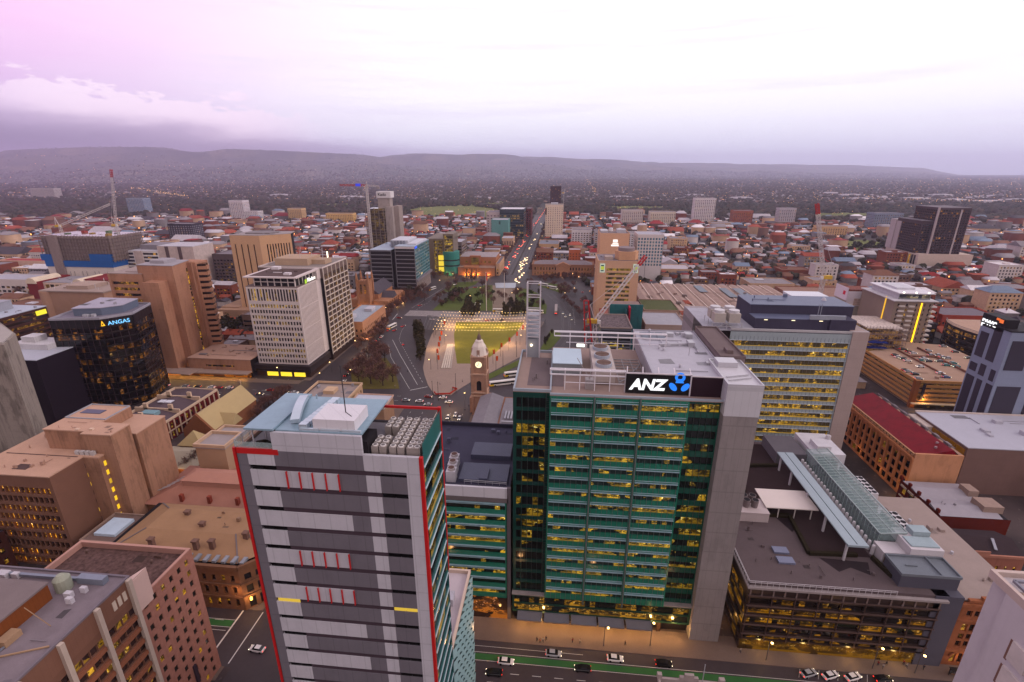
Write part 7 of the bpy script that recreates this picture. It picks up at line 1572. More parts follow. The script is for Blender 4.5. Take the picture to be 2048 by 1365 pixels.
for nm, lab, x, y, w, d, h, wall, g in (
    ('apartment_tower', 'white apartment block with black recesses right of centre by the parklands', 339, 1352, 52, 26, 62, M((206, 196, 200), .7), gD),
    ('office_block', 'brick brown block by the parklands, right of the white black recessed apartments', 430, 1324, 46, 30, 34, M((150, 84, 62), .85), gD),
    ('apartment_tower', 'pale checked apartment block by the parklands, left of the crane tip', 543, 1336, 40, 24, 40, M((176, 168, 176), .7), gD),
    ('office_block', 'blue grey box office near the parkland lawn left of the dark twin tower', 720, 1250, 62, 34, 36, M((120, 128, 146), .6), gD),
    ('apartment_tower', 'cream apartment block with dark balconies, left of the white gridded pair', 150, 1290, 52, 30, 36, PALEW, gD),
    ('apartment_tower', 'cream stepped apartments with balconies, right of the cream apartment block', 225, 1320, 62, 34, 30, M((206, 190, 176), .75), gD),
    ('office_block', 'small tan block with vertical slots near the white crane jib', 520, 1080, 56, 26, 22, M((196, 154, 110), .8), gD),
    ('hotel', 'yellow lit long motel block left of the unfinished tower', -620, 1290, 74, 24, 22, M((206, 164, 104), .8), GL((80, 60, 40), .7, (255, 206, 90), .5, frow=0)),
    ('office_block', 'small tan tower block left of the yellow lit motel', -752, 1340, 40, 26, 30, M((196, 160, 116), .8), gD),
    ('office_block', 'white chequered apartment tower standing alone at left', -900, 1310, 40, 30, 52, M((200, 190, 196), .7), gD),
    ('office_block', 'low white annex at the foot of the chequered apartment tower', -862, 1312, 40, 26, 24, M((206, 198, 202), .7), gD),
    ('office_block', 'blue glass hotel with white fins beyond the left crane', -1300, 1420, 54, 30, 50, M((130, 140, 160), .5), GL((30, 50, 74), .1, frow=0)),
    ('hospital', 'long pale banded hospital block on the far left hills foot', -2640, 2330, 130, 40, 44, M((176, 164, 166), .8), gD),
    ('office_block', 'white small framed block on the right of the boulevard', 20, 930, 36, 26, 26, M((206, 196, 198), .7), gD),
    ('office_block', 'grey stepped block with dark windows near the tan hotel slab', 60, 900, 40, 26, 28, M((170, 160, 164), .75), gD),
    ('apartment_tower', 'white and black patterned block further right of the boulevard', 96, 880, 34, 22, 28, M((196, 190, 194), .75), gD),
    ('office_block', 'black and white gridded block with balconies at left middle', -755, 905, 50, 30, 32, M((46, 42, 50), .6), GL((150, 146, 156), .08, frow=0))):
    block(nm, lab, 'apartment block' if 'apart' in nm else 'building', x, y, x+w, y+d, h, wall, g, 3.6, 4.6, .55, .5, each=True, top=1.0)
# left middle: works with blue hoarding, louvred block, red building, concrete arch building
UC = thing('construction_site', 'unfinished block with open floors above blue sheeting and white slotted base', 'building', loc=(-560, 545, 0))
fuc = Facades(UC, M((206, 192, 184), .75, .06), GL((50, 50, 80), .1, frow=0), each=False); fuc.face((-596, 520), (1, 0), 84, 0, 26, [(6+i*5.2, 6.9+i*5.2) for i in range(15)], [(3, 9), (12, 19)], .5, skip=lambda i, c: (i*7+int(c)) % 3 == 0); fuc.face((-512, 520), (0, 1), 50, 0, 26, even(2, 48, 8, 4), [(6, 16)], .5); fuc.done()
MB().box(-595, 521, 0, -513, 568, 25.6).out('core', DARKM, UC); MB().box(-596.6, 519.2, 24, -511.4, 570, 31).box(-600, 519, 31, -584, 540, 38).box(-538, 519, 31, -511.2, 545, 39).out('blue_sheeting', M((22, 84, 150), .7, .12, .3), UC)
for k in range(7): MB().box(-598, 520, 32+k*4, -508, 568, 32.5+k*4).out('floor_slab', M((112, 96, 90), .85, .5, .3), UC)
clutter(UC, -594, 523, -512, 565, 56.52, 26, 50, (120, 100, 92)); [MB().box(-592+i*9, 526+(i*13) % 34, 56.5, -588+i*9, 531+(i*13) % 34, 59+i % 3).out('formwork', M(((150, 120, 60), (90, 110, 80), (150, 60, 50), (130, 130, 136))[i % 4], .8, .3), UC) for i in range(9)]
m = MB()
for i in range(24): m.box(-598+i*3.85, 520.2, 30, -597.4+i*3.85, 520.8, 60)
for i in range(13): m.box(-508.8, 521+i*3.7, 30, -508.2, 521.6+i*3.7, 60)
m.out('columns', M((130, 116, 112), .85), UC); MB().box(-596, 522, 31, -510, 566, 59).out('inner_screen', GL((128, 112, 106), .25, (255, 190, 80), .7, (2, 1.2), frow=0), UC)
MB().box(-584, 517.6, 0, -573, 521, 60).out('hoist_tower', M((128, 112, 108), .85, .2, .4), UC)
luffing('left luffing crane with steep white jib and red tip over the blue sheeted works', (-519, 545, 58), 68, (-508, 545, 131))
luffing('left luffing crane with low slanting jib over the blue sheeted works', (-576, 530, 58), 68, (-520, 545, 93), tipred=False)
LV = thing('office_block', 'white louvred block with checked stone end panels behind the courts tower', 'office block', loc=(-480, 560, 0))
flv = Facades(LV, M((206, 200, 200), .7), GL((50, 46, 54), .12, frow=0), each=False); flv.face((-528, 540), (1, 0), 58, 0, 40, [(1, 26), (36, 57)], [(2+i*4.2, 4.6+i*4.2) for i in range(9)], .8, 3); flv.done()
MB().box(-527, 541, 0, -471, 580, 39).out('core', DARKM, LV); CHK = M((186, 168, 162), .8, .25, .25, joint=(3, 3, .12)); MB().box(-500, 539, 0, -490, 541, 40).box(-470, 540, 0, -425, 575, 46).out('checked_wall', CHK, LV); MB().box(-460, 539.4, 0, -456, 540, 46).box(-444, 539.4, 0, -440, 540, 46).out('dark_strip', M((90, 74, 74), .7), LV)
MB().box(-528, 540, 40, -470, 580, 40.5).box(-470, 540, 46, -425, 575, 46.5).out('roof', M((176, 172, 180), .7), LV); MB().box(-500, 550, 40.5, -475, 575, 46).out('plant_hall', M((126, 120, 126), .7), LV)
block('office_block', 'dark brown stepped office right of the checked stone panels', 'office block', -418, 560, -375, 600, 34, M((84, 70, 70), .7), gD, 4, 4, .7, .5)
RD = thing('office_block', 'dark red block with cream half barrel roofs and gridded front', 'office block', loc=(-540, 480, 0))
RDM = M((116, 36, 36), .8, .08)
MB().box(-560, 462, 0, -548, 500, 19).box(-500, 466, 0, -470, 500, 22).out('wall', RDM, RD); frd = Facades(RD, M((206, 180, 164), .75), gD, each=False); frd.face((-548, 468), (1, 0), 48, 0, 17, even(1, 47, 8, .6), [(1.4, 4.6), (5.2, 9), (9.8, 15)], .8); frd.done(); MB().box(-547, 469, 0, -501, 500, 16.6).out('core', DARKM, RD)
MB().box(-548, 468, 17, -500, 500, 17.5).out('roof', M((140, 134, 140), .8), RD)
for x in (-560, -506):
    m = MB(); P = [(x+6+6*math.cos(a), 17+6*math.sin(a)) for a in np.linspace(0, math.pi, 11)]
    for p, q in zip(P, P[1:]): m.poly([(p[0], 461, p[1]), (q[0], 461, q[1]), (q[0], 490, q[1]), (p[0], 490, p[1])])
    m.poly([(p[0], 461, p[1]) for p in P]); m.out('barrel_roof', M((206, 188, 166), .75), RD)
AR = thing('office_block', 'tan concrete block with rounded end and clutter of aerials behind the black tower', 'office block', loc=(-408, 385, 0))
MB().box(-432, 366, 0, -376, 400, 34).cyl(-430, 368, 0, 34, 5, 16).out('wall', M((160, 124, 104), .85, .1, .3, joint=(2, 40, .08)), AR); MB().box(-434, 365, 34, -375, 401, 35).out('roof', M((150, 132, 124), .85, .15), AR)
m = MB(); [m.bar((-424+i*3.2, 370+(i*11) % 26, 35), (-424+i*3.2, 370+(i*11) % 26, 37+(i*5) % 4), .4) for i in range(15)]; m.out('aerials', M((176, 166, 166), .6), AR)
MB().box(-415, 372, 35, -395, 392, 38).out('plant_hall', M((160, 138, 126), .8), AR)
block('office_block', 'white framed low block left of the dark red block', 'office block', -640, 480, -566, 510, 16, PALEW, gD, 4.6, 6, .7, .55, roof=ROOFL)
block('apartment_row', 'long cream apartments with red tiled roof at the left edge', 'apartment block', -760, 600, -610, 618, 14, M((206, 170, 150), .8), gD, 4.2, 5, .35, .5, roof=M((150, 62, 60), .8))
block('office_block', 'low brown tiered offices in a garden behind the courts annex', 'office block', -262, 372, -222, 408, 16, M((120, 96, 86), .85), gD, 4, 4, .9, .45, True)
block('office_block', 'dark glass low hall right of the courts tower', 'office block', -300, 470, -238, 510, 14, M((66, 62, 72), .7), gD, 5, 5, .8, .5, True, M((150, 176, 190), .6))

clutter(MK, 84, 412, 228, 555, 10.1, 40, 41, (150, 126, 116)); clutter(CP, 208, 284, 224, 330, 16.12, 4, 42, (150, 124, 108)); clutter(SW, -205, 530, -184, 583, 48.22, 8, 43, (150, 160, 174)); clutter(OT, 36, 460, 66, 478, 54.32, 8, 44); clutter(PO, -40, 177, -30, 196, 13.42, 6, 45); clutter(PO, -26, 177, -14, 197, 17.02, 5, 46); clutter(RD, -546, 470, -502, 498, 17.52, 8, 47); clutter(AR, -428, 368, -380, 398, 35.02, 10, 48, (150, 132, 124)); clutter(LV, -526, 542, -472, 576, 40.52, 8, 49)
# ============================================================ low city: individual buildings near, one mass far
bpy.context.view_layer.update()
FOOT = []                                          # plan rectangles already taken
def bounds(o):
    P = []
    for c in [o]+list(o.children):
        if c.type == 'MESH':
            L = c.location+(c.parent.location if c.parent else Vector()); P += [(v[0]+L.x, v[1]+L.y, v[2]+L.z) for v in c.bound_box]
    P = np.array(P); return P.min(0), P.max(0)
LAND = []
for o in list(S.objects):
    if o.parent is None and o.get('label') and o.get('category') not in ('condenser', 'planter'):
        a, b = bounds(o); FOOT.append((a[0]-4, a[1]-4, b[0]+4, b[1]+4))
STREETS_Y = [437, 620, 778, 905, 1040, 1180, 1330, 1540]; STREETS_X = [-930, -760, -560, -370, -215, 95, 260, 430, 640, 860]
CELL = {}
def put(f):
    for i in range(int(f[0]//40), int(f[2]//40)+1):
        for j in range(int(f[1]//40), int(f[3]//40)+1): CELL.setdefault((i, j), []).append(f)
for f in FOOT: put(f)
def free(x0, y0, x1, y1, m=1.0):
    for i in range(int(x0//40), int(x1//40)+1):
        for j in range(int(y0//40), int(y1//40)+1):
            for a, b, c, d in CELL.get((i, j), ()):
                if x0 < c and x1 > a and y0 < d and y1 > b: return False
    for y in STREETS_Y:
        if y0 < y+15 and y1 > y-1: return False
    if y1 > 620:
        for x in STREETS_X:
            if x0 < x+12 and x1 > x-1: return False
    if x0 < -35 and x1 > -88: return False
    if y0 < 645 and y1 > 245 and x1 > -168 and x0 < 34: return False
    if y0 < 278: return False
    for cx, cy, rx, ry in CLEAR_E+[(1735, 490, 66, 16)]:
        a, b = inv((x0+x1)/2, (y0+y1)/2)
        if ((a-cx)/rx)**2+((b-cy)/ry)**2 < 1: return False
    return True
ROOFC = [('grey', (132, 124, 128), 26), ('pale', (174, 166, 172), 17), ('terracotta', (142, 68, 50), 20), ('red', (130, 38, 38), 10), ('brown', (114, 78, 62), 15), ('white', (210, 204, 208), 9), ('blue grey', (112, 126, 146), 8), ('charcoal', (72, 66, 72), 10)]
WALLC = [('brick', (122, 66, 50), 30), ('cream', (190, 156, 128), 26), ('white', (196, 184, 182), 14), ('brown', (112, 84, 74), 16), ('grey', (130, 122, 124), 14)]
def pick(t):
    r = random.uniform(0, sum(q[2] for q in t))
    for q in t:
        r -= q[2]
        if r <= 0: return q
cand = []
for it in range(90000):
    y = 285*(1500/285)**(random.random() if it < 22000 else random.uniform(.45, 1)); a = R(random.uniform(-50, 49)); lx = y*math.tan(a); x = lx*RT.x+y*FH.x; yy = lx*RT.y+y*FH.y
    if yy < 280 or yy > 1535: continue
    k = random.uniform(.45, 1) if it < 9000 else random.random()*.85; w = random.uniform(7.5, 14) if k < .62 else random.uniform(16, 30) if k < .93 else random.uniform(32, 60); d = w*random.uniform(.6, 1.1); d = min(d, 34)
    x0, y0, x1, y1 = x-w/2, yy-d/2, x+w/2, yy+d/2
    if not free(x0, y0, x1, y1): continue
    FOOT.append((x0-1.2, y0-1.8, x1+1.2, y1+1.8)); put(FOOT[-1]); cand.append((x0, y0, x1, y1))
    if len(cand) > 6500: break
def seen_size(c):
    x, y = inv((c[0]+c[2])/2, (c[1]+c[3])/2); vis = -30 < x < 2078 and y < 900
    return -((c[2]-c[0])*(c[3]-c[1])/(c[1]**3))*(1 if vis else 1e-6)
cand.sort(key=seen_size)
LOW = []; far_w, far_r = [], []
for n, (x0, y0, x1, y1) in enumerate(cand):
    w, d = x1-x0, y1-y0; rc, wc = pick(ROOFC), pick(WALLC); big = w > 16
    h = random.uniform(4, 5.5) if not big else random.choice([5, 6, 7, 8, 9, 10, 12, 15, 20]) if w < 32 else random.uniform(6, 10)
    ty = 'flat' if (big and random.random() < .55) else 'hipped' if random.random() < .42 else 'gabled'
    if ty == 'flat' and rc[0] in ('terracotta', 'red'): rc = ROOFC[0]
    if n < 290:
        r = bpy.data.objects.new('house' if not big else 'low_building', None); COL.objects.link(r); r.location = ((x0+x1)/2, (y0+y1)/2, 0)
        wm_ = M(wc[1], .88, .2, .4); rm_ = M(rc[1], .75, .16, .4, streak=.1)
        if y0 < 900 and big:
            f = Facades(r, wm_, GL((34, 28, 30), .2, (255, 190, 80), .9, (1, 1), frow=0), each=False); k = max(1, int(h/4))
            f.face((x0, y0), (1, 0), w, 0, h, even(.5, w-.5, max(2, int(w/4)), 1.8), [(1+i*3.8, 3+i*3.8) for i in range(k) if 3.2+i*3.8 < h], .3); f.done()
            MB().box(x0+.4, y0+.4, 0, x1, y1, h-.2).out('rear_wall', wm_, r)
        else: MB().box(x0, y0, 0, x1, y1, h).out('wall', wm_, r)
        m = MB()
        if ty == 'flat':
            m.box(x0+.2, y0+.2, h-.2, x1-.2, y1-.2, h+.15); m.out('roof', rm_, r); MB().rim(x0-.1, y0-.1, x1+.1, y1+.1, h, h+.9, .4).out('parapet', wm_, r)
            if random.random() < .7: a, b = x0+w*random.uniform(.15, .6), y0+d*random.uniform(.2, .6); MB().box(a, b, h+.15, a+w*.2, b+d*.22, h+random.uniform(1, 2.4)).out('roof_plant', LGREY if random.random() < .5 else wm_, r)
        else:
            m.gable(x0, y0, x1, y1, h, min(w, d)*.26, 'x' if w > d else 'y', .5, (min(w, d)*.45 if ty == 'hipped' else 0)); m.out('roof', rm_, r)
            if not big: MB().box(x0+w*.25, y0+d*.3, h, x0+w*.25+.9, y0+d*.3+.9, h+min(w, d)*.26+1).out('chimney', M((120, 70, 56), .9), r)
        kind_ = 'house' if not big else 'building'
        LOW.append((r, '%s %s roofed %s with %s walls' % (rc[0], ty, kind_, wc[0]), kind_, 'low buildings of the mid city'))
    else:
        far_w.append((x0, y0, w, d, h)); far_r.append((x0, y0, w, d, h, ty))
if far_w:
    A4 = np.array(far_w); JIT = 0
    P = np.column_stack([A4[:, 0]+A4[:, 2]/2, A4[:, 1]+A4[:, 3]/2, np.zeros(len(A4))])
    BX = (np.array([(-.5, -.5, 0), (.5, -.5, 0), (.5, .5, 0), (-.5, .5, 0), (-.5, -.5, 1), (.5, -.5, 1), (.5, .5, 1), (-.5, .5, 1)]), np.array([(0, 1, 5, 4), (1, 2, 6, 5), (2, 3, 7, 6), (3, 0, 4, 7)]))
    GR = (np.array([(-.53, -.54, 0), (.53, -.54, 0), (.53, .54, 0), (-.53, .54, 0), (-.53, 0, 1), (.53, 0, 1)]), np.array([(0, 1, 5), (0, 5, 4), (2, 3, 4), (2, 4, 5), (3, 0, 4), (1, 2, 5)]))
    HR = (np.array([(-.53, -.54, 0), (.53, -.54, 0), (.53, .54, 0), (-.53, .54, 0), (-.26, 0, 1), (.26, 0, 1)]), np.array([(0, 1, 5), (0, 5, 4), (2, 3, 4), (2, 4, 5), (3, 0, 4), (1, 2, 5)]))
    scatter('distant_building_walls', P, BX, np.column_stack([A4[:, 2], A4[:, 3], A4[:, 4]]), island_pal('low_walls', [(q[2], q[1]) for q in WALLC], .88, .2), rot=np.zeros(len(A4)))
    hh = np.array([(.3 if q[5] == 'flat' else min(q[2], q[3])*.27) for q in far_r])
    PR_ = P+np.array([0, 0, 1])*A4[:, 4:5]; SR_ = np.column_stack([A4[:, 2], A4[:, 3], hh]); RP_ = island_pal('low_roofs', [(q[2], q[1]) for q in ROOFC], .75, .22)
    hp = np.array([q[5] == 'hipped' for q in far_r])
    for nm_, mk_, tp_ in (('distant_hipped_roofs', hp, HR), ('distant_plain_roofs', ~hp, GR)): scatter(nm_, PR_[mk_], tp_, SR_[mk_], RP_, rot=np.zeros(mk_.sum()))
# stray lamps among the low city
pl_ = []
for _ in range(1400):
    c = random.choice(cand); pl_.append((c[0]-2, c[1]-3, random.uniform(3.5, 7)))
pl_ = np.array(pl_); rr = np.hypot(pl_[:, 0], pl_[:, 1])/2000*RNG.uniform(.6, 1.5, len(pl_))
scatter('street_lights', pl_, ico(0), np.stack([rr, rr, rr], 1), EM((255, 168, 80), 4.0))
# ============================================================ trees
FOL = island_pal('foliage', [(30, (50, 46, 32)), (26, (62, 56, 40)), (20, (42, 42, 30)), (14, (76, 66, 46))], .95, .3)
FOLG = island_pal('green_foliage', [(30, (50, 56, 30)), (26, (62, 68, 36)), (20, (40, 46, 28))], .95, .3)
TWIG = island_pal('bare_twigs', [(30, (92, 64, 60)), (26, (108, 76, 68)), (20, (76, 52, 52)), (12, (122, 88, 74))], .95, .25)
BARK = M((66, 50, 44), .95, .2, 2)
def crown_mesh(rx, rz, zc, n, leaf, mat, bare=False, nclump=14, seed=0):
    g = np.random.default_rng(seed); V = []; F = []
    cl = g.normal(0, 1, (nclump, 3)); cl /= np.linalg.norm(cl, axis=1)[:, None]; cl *= g.uniform(.25, .85, (nclump, 1)); cr_ = g.uniform(.22, .42, nclump)
    for i in range(n):
        j = g.integers(nclump); p = cl[j]+g.normal(0, 1, 3)*cr_[j]*.55
        c = np.array([p[0]*rx, p[1]*rx, p[2]*rz+zc]); u = g.normal(0, 1, 3); u /= np.linalg.norm(u); w = np.cross(u, g.normal(0, 1, 3)); w /= np.linalg.norm(w)
        s = leaf*g.uniform(.6, 1.3); s2 = s*(.09 if bare else .75); k = len(V)
        V += [c-u*s-w*s2, c+u*s-w*s2*.6, c+u*s*.8+w*s2, c-u*s*.9+w*s2*.8]; F.append((k, k+1, k+2, k+3))
    return np.array(V), np.array(F)
def make_tree(name, rx, rz, zc, n, leaf, mat, bare=False, seed=0, trunk=.25, nclump=14):
    r = bpy.data.objects.new(name, None); COL.objects.link(r)
    V, F = crown_mesh(rx, rz, zc, n, leaf, mat, bare, nclump, seed); quadmesh('crown', V, F, mat, parent=r)
    m = MB(); m.lathe([(trunk*1.3, 0), (trunk, zc*.4), (trunk*.6, zc)], 0, 0, 6); g = random.Random(seed)
    for i in range(6): a = g.uniform(0, 6.28); m.bar((0, 0, zc*.45), (rx*.6*math.cos(a), rx*.6*math.sin(a), zc+rz*g.uniform(-.2, .5)), trunk*.7)
    m.out('trunk', BARK, r); return r
PROT = {'bare': [make_tree('bare_tree', 4.6, 3.6, 5.4, 620, .8, TWIG, True, s_) for s_ in (1, 2)], 'ever': [make_tree('evergreen_tree', 3.8, 3.4, 5.2, 520, .62, FOL, False, s_) for s_ in (3, 4)],
        'green': [make_tree('garden_tree', 3.4, 2.6, 4.0, 420, .6, FOLG, False, 5)], 'column': [make_tree('column_tree', 2.2, 5.4, 6.0, 520, .6, FOL, False, s_, nclump=22) for s_ in (6, 7)]}
usedp = set(); TREES = []
DES = {'bare': 'bare purplish brown tree', 'ever': 'dark dense evergreen tree', 'green': 'green leafy tree', 'column': 'tall narrow dark tree'}
def tree(kind, x, y, s=1.0, place=None, group='city trees'):
    p = random.choice(PROT[kind])
    if p.name in usedp: r = dup(p, (x, y, 0), random.uniform(0, 6.28))
    else: r = p; usedp.add(p.name); r.location = (x, y, 0)
    r.scale = (s*random.uniform(.9, 1.1), s*random.uniform(.9, 1.1), s*random.uniform(.85, 1.15))
    TREES.append((r, DES[kind], 'tree', group)); return r
def tpx(kind, pts, s=1.0):
    for px, py in pts: x, y = G(px, py); tree(kind, x, y, s*random.uniform(.85, 1.15))
tpx('bare', [(722, 738), (742, 744), (764, 752), (718, 764), (742, 768), (766, 772), (786, 764), (752, 724), (770, 722)], 1.3); tpx('bare', [(738, 716), (750, 712), (762, 714)], 1.15)
tpx('column', [(836, 664), (842, 676), (834, 684), (843, 692), (838, 702), (846, 712), (840, 722), (832, 672), (846, 700)], 1.0)
tpx('bare', [(760+i*4, 676-i*9) for i in range(0, 8)], .9); tpx('bare', [(716+i*7, 700-i*9) for i in range(6)], .85)
tpx('bare', [(782, 620), (796, 616), (810, 612), (824, 606), (838, 600), (800, 600), (882, 612), (905, 598)], .9); tpx('ever', [(913, 594), (902, 602), (836, 592), (832, 586), (820, 592)], 1.2)
tpx('column', [(928, 626), (934, 622), (940, 618), (946, 622), (950, 628), (926, 634), (938, 630), (956, 630), (1010, 626), (1016, 622), (1022, 618), (1028, 621), (1034, 616), (1040, 620), (1046, 624), (1024, 632), (1014, 634), (1036, 630), (1048, 632)], .95); tpx('ever', [(932, 634), (944, 636), (1008, 636), (1030, 634)], .8)
tpx('green', [(920, 606), (936, 600), (955, 596), (1062, 590), (1072, 600), (1050, 596), (985, 590), (960, 610), (1062, 616)], .9)
tpx('bare', [(770+i*9+(i%3)*3, 628-i*5.5) for i in range(9)]+[(742+i*6, 690-i*10) for i in range(6)]+[(870+i*9, 606-(i%4)*7) for i in range(8)]+[(965+i*11, 594+(i%3)*7) for i in range(8)]+[(1090, 566), (1102, 560), (1146, 575), (1150, 590), (1068, 604), (1078, 612)], .95)
tpx('bare', [(898, 578), (912, 572), (930, 568), (944, 566), (1118, 584), (1128, 580), (1138, 586), (1122, 592), (1108, 574), (1130, 592), (965, 576), (1036, 590), (975, 586), (1060, 576)], 1.15)
tpx('ever', [(884+i*8, 612-(i*5)%26) for i in range(8)]+[(1058+i*7, 616-(i*9)%30) for i in range(5)], .7); tpx('bare', [(800+i*7, 585+(i*5)%18) for i in range(9)]+[(1128+i*8, 604+(i*7)%30) for i in range(6)]+[(700+i*9, 752-(i*7)%24) for i in range(8)], 1.0)
tpx('bare', [(1080+i*12, 560) for i in range(9)]+[(1092+i*12, 556) for i in range(7)], .85); tpx('bare', [(868, 556), (880, 552), (895, 556), (905, 552), (912, 560), (1010, 556)], .95)
tpx('column', [(1104, 668), (1098, 676), (1094, 684), (1090, 690)], .55); tpx('bare', [(1170, 670), (1176, 652), (1172, 632), (1180, 612)], .9)
for i in range(34): tree('bare', -83.5, 652+i*24, 1.0); tree('bare', -38.5, 664+i*24, 1.0)
tpx('ever', [(1085+i*9, 500-(i % 3)*4) for i in range(8)], 1.1); tpx('bare', [(1175+i*8, 524-(i % 3)*6) for i in range(4)]+[(1150, 512), (1120, 510)], 1.2)
tpx('ever', [(450, 668), (462, 662), (455, 656), (476, 664), (470, 674), (488, 660)], 1.5); tpx('bare', [(520+i*9, 822-i*5) for i in range(7)]+[(548, 836), (560, 818), (516, 838)], .8)
tpx('bare', [(378, 940), (392, 932), (405, 925)], .9); tpx('ever', [(400+i*13, 480-(i % 4)*5) for i in range(12)]+[(464, 462), (520, 470), (385, 470)], 1.5); tpx('column', [(463, 460), (514, 470), (410, 466)], 1.4)
tpx('ever', [(1668+i*9+random.uniform(-5, 5), 474+(i*7) % 20) for i in range(15)]+[(1700+i*8, 506-(i % 3)*5) for i in range(13)], 1.5); tpx('green', [(1670+i*12, 490+i*1.5) for i in range(8)], 1.0)
tpx('ever', [(70, 500), (90, 506), (30, 510), (10, 520), (50, 520), (110, 515), (20, 470), (40, 465), (60, 470)], 1.5); tpx('bare', [(40, 590), (70, 596), (100, 604), (15, 575)], 1.2)
n0 = 0
while len(TREES) < 296 and n0 < 4000:
    n0 += 1; c = cand[min(len(cand)-1, int(abs(random.gauss(0, 700))))]; x, y = c[0]-3.5, c[1]-3
    px, py = inv(x, y)
    if 0 < px < 2048 and not any(a+3 < x < cc-3 and b+3 < y < d-3 for a, b, cc, d in FOOT[:150]) and y > 440: tree(random.choice(['ever', 'bare', 'ever', 'green', 'bare']), x, y, random.uniform(.7, 1.2))
tt = np.array([(c[0]-2.5, c[3]+1.2) for c in cand[200:] if random.random() < .95 and not -86 < c[0] < -36]); JIT = .2
TREES.sort(key=lambda q: q[0].location.length); rest = TREES[298:]; TREES = TREES[:298]
if rest: tt = np.concatenate([tt, np.array([(q[0].location.x, q[0].location.y) for q in rest])])
for q in rest:
    for c in list(q[0].children): bpy.data.objects.remove(c)
    bpy.data.objects.remove(q[0])
r6 = RNG.uniform(2.4, 5.4, len(tt)); scatter('street_trees', np.column_stack([tt, r6*.8]), ico(1), np.stack([r6, r6, r6*RNG.uniform(.8, 1.2, len(r6))], 1), tm); JIT = 0
# ============================================================ vehicles
GLS = M((18, 20, 24), .12, .05, 1, spec=.6); TYRE = M((18, 17, 18), .8); HL = EM((255, 236, 200), 4.0); TL = EM((255, 40, 24), 2.6)
CARC = {'white': (206, 202, 204), 'silver': (150, 150, 156), 'black': (24, 23, 26), 'red': (130, 22, 24), 'blue': (26, 60, 116), 'grey': (84, 82, 88), 'teal': (40, 110, 110)}
def ring(x, w, z0, z1, tw=.86):
    return [(x, -w, z0+.12), (x, -w*.94, z0), (x, w*.94, z0), (x, w, z0+.12), (x, w, z1-.22), (x, w*tw, z1), (x, -w*tw, z1), (x, -w, z1-.22)]
def make_car(col, far=False):
    r = bpy.data.objects.new('car', None); COL.objects.link(r); mt = M(CARC[col], .25, .04, 1, spec=.6)
    m = MB(); m.sweep([ring(-2.25, .78, .42, .92), ring(-2.1, .86, .26, 1.0), ring(-1.4, .9, .22, 1.02), ring(.9, .9, .22, .98), ring(1.75, .87, .24, .88), ring(2.2, .74, .38, .74)])
    m.sweep([[(x, s*w_, z) for s, w_, z in ((-1, .64, 1.42), (1, .64, 1.42), (1, .6, 1.47), (-1, .6, 1.47))] for x in (-1.15, -.3, .4)]); m.out('body', mt, r, smooth=False)
    m = MB(); m.sweep([[(-1.95, -.8, .98), (-1.95, .8, .98), (-1.15, .64, 1.44), (-1.15, -.64, 1.44)], [(1.25, -.8, .96), (1.25, .8, .96), (.42, .62, 1.44), (.42, -.62, 1.44)]]); m.out('windows', GLS, r)
    if not far:
        for x in (-1.38, 1.4):
            for y in (-.86, .86):
                k = MB(); k.sweep([[(x+.33*math.cos(a), y+dy, .33+.33*math.sin(a)) for a in np.linspace(0, 2*math.pi, 13)[:-1]] for dy in (-.1, .1)]); k.out('wheel', TYRE, r)
    if far:
        for s in (-1, 1): MB().box(2.1, s*.6-.3, .5, 2.3, s*.6+.3, 1.0).out('headlight', EM((255, 226, 170), 7), r); MB().box(-2.3, s*.6-.3, .6, -2.15, s*.6+.3, 1.1).out('tail_light', EM((255, 50, 24), 5), r)
        return r
    for s in (-1, 1): MB().box(2.1, s*.6-.16, .56, 2.24, s*.6+.16, .72).out('headlight', HL, r); MB().box(-2.28, s*.62-.16, .7, -2.18, s*.62+.16, .9).out('tail_light', TL, r)
    return r
CP_ = {}; CARS = []
def car(col, x, y, deg, z=0.0, far=False, group='cars on the streets', note='', sc=1.0):
    k = (col, far)
    if k in CP_: r = dup(CP_[k], (x, y, z), R(deg))
    else: r = make_car(col, far); CP_[k] = r; r.location = (x, y, z); r.rotation_euler = (0, 0, R(deg))
    r.scale = (sc, sc, sc); CARS.append((r, col+' '+note+'car', 'car', group)); return r
def cpx(col, px, py, deg, **k): x, y = G(px, py); car(col, x, y, deg, **k)
for col, px, py, d in (('silver', 1107, 1310, 0), ('white', 1230, 1320, 0), ('black', 1327, 1330, 0), ('white', 1012, 1326, 0), ('black', 1165, 1340, 180), ('black', 988, 1348, 180), ('silver', 1617, 1350, 20), ('white', 1660, 1354, 20), ('white', 1705, 1357, 20), ('black', 1765, 1361, 8), ('white', 515, 1301, 175)): cpx(col, px, py, d, group='cars on the near street')
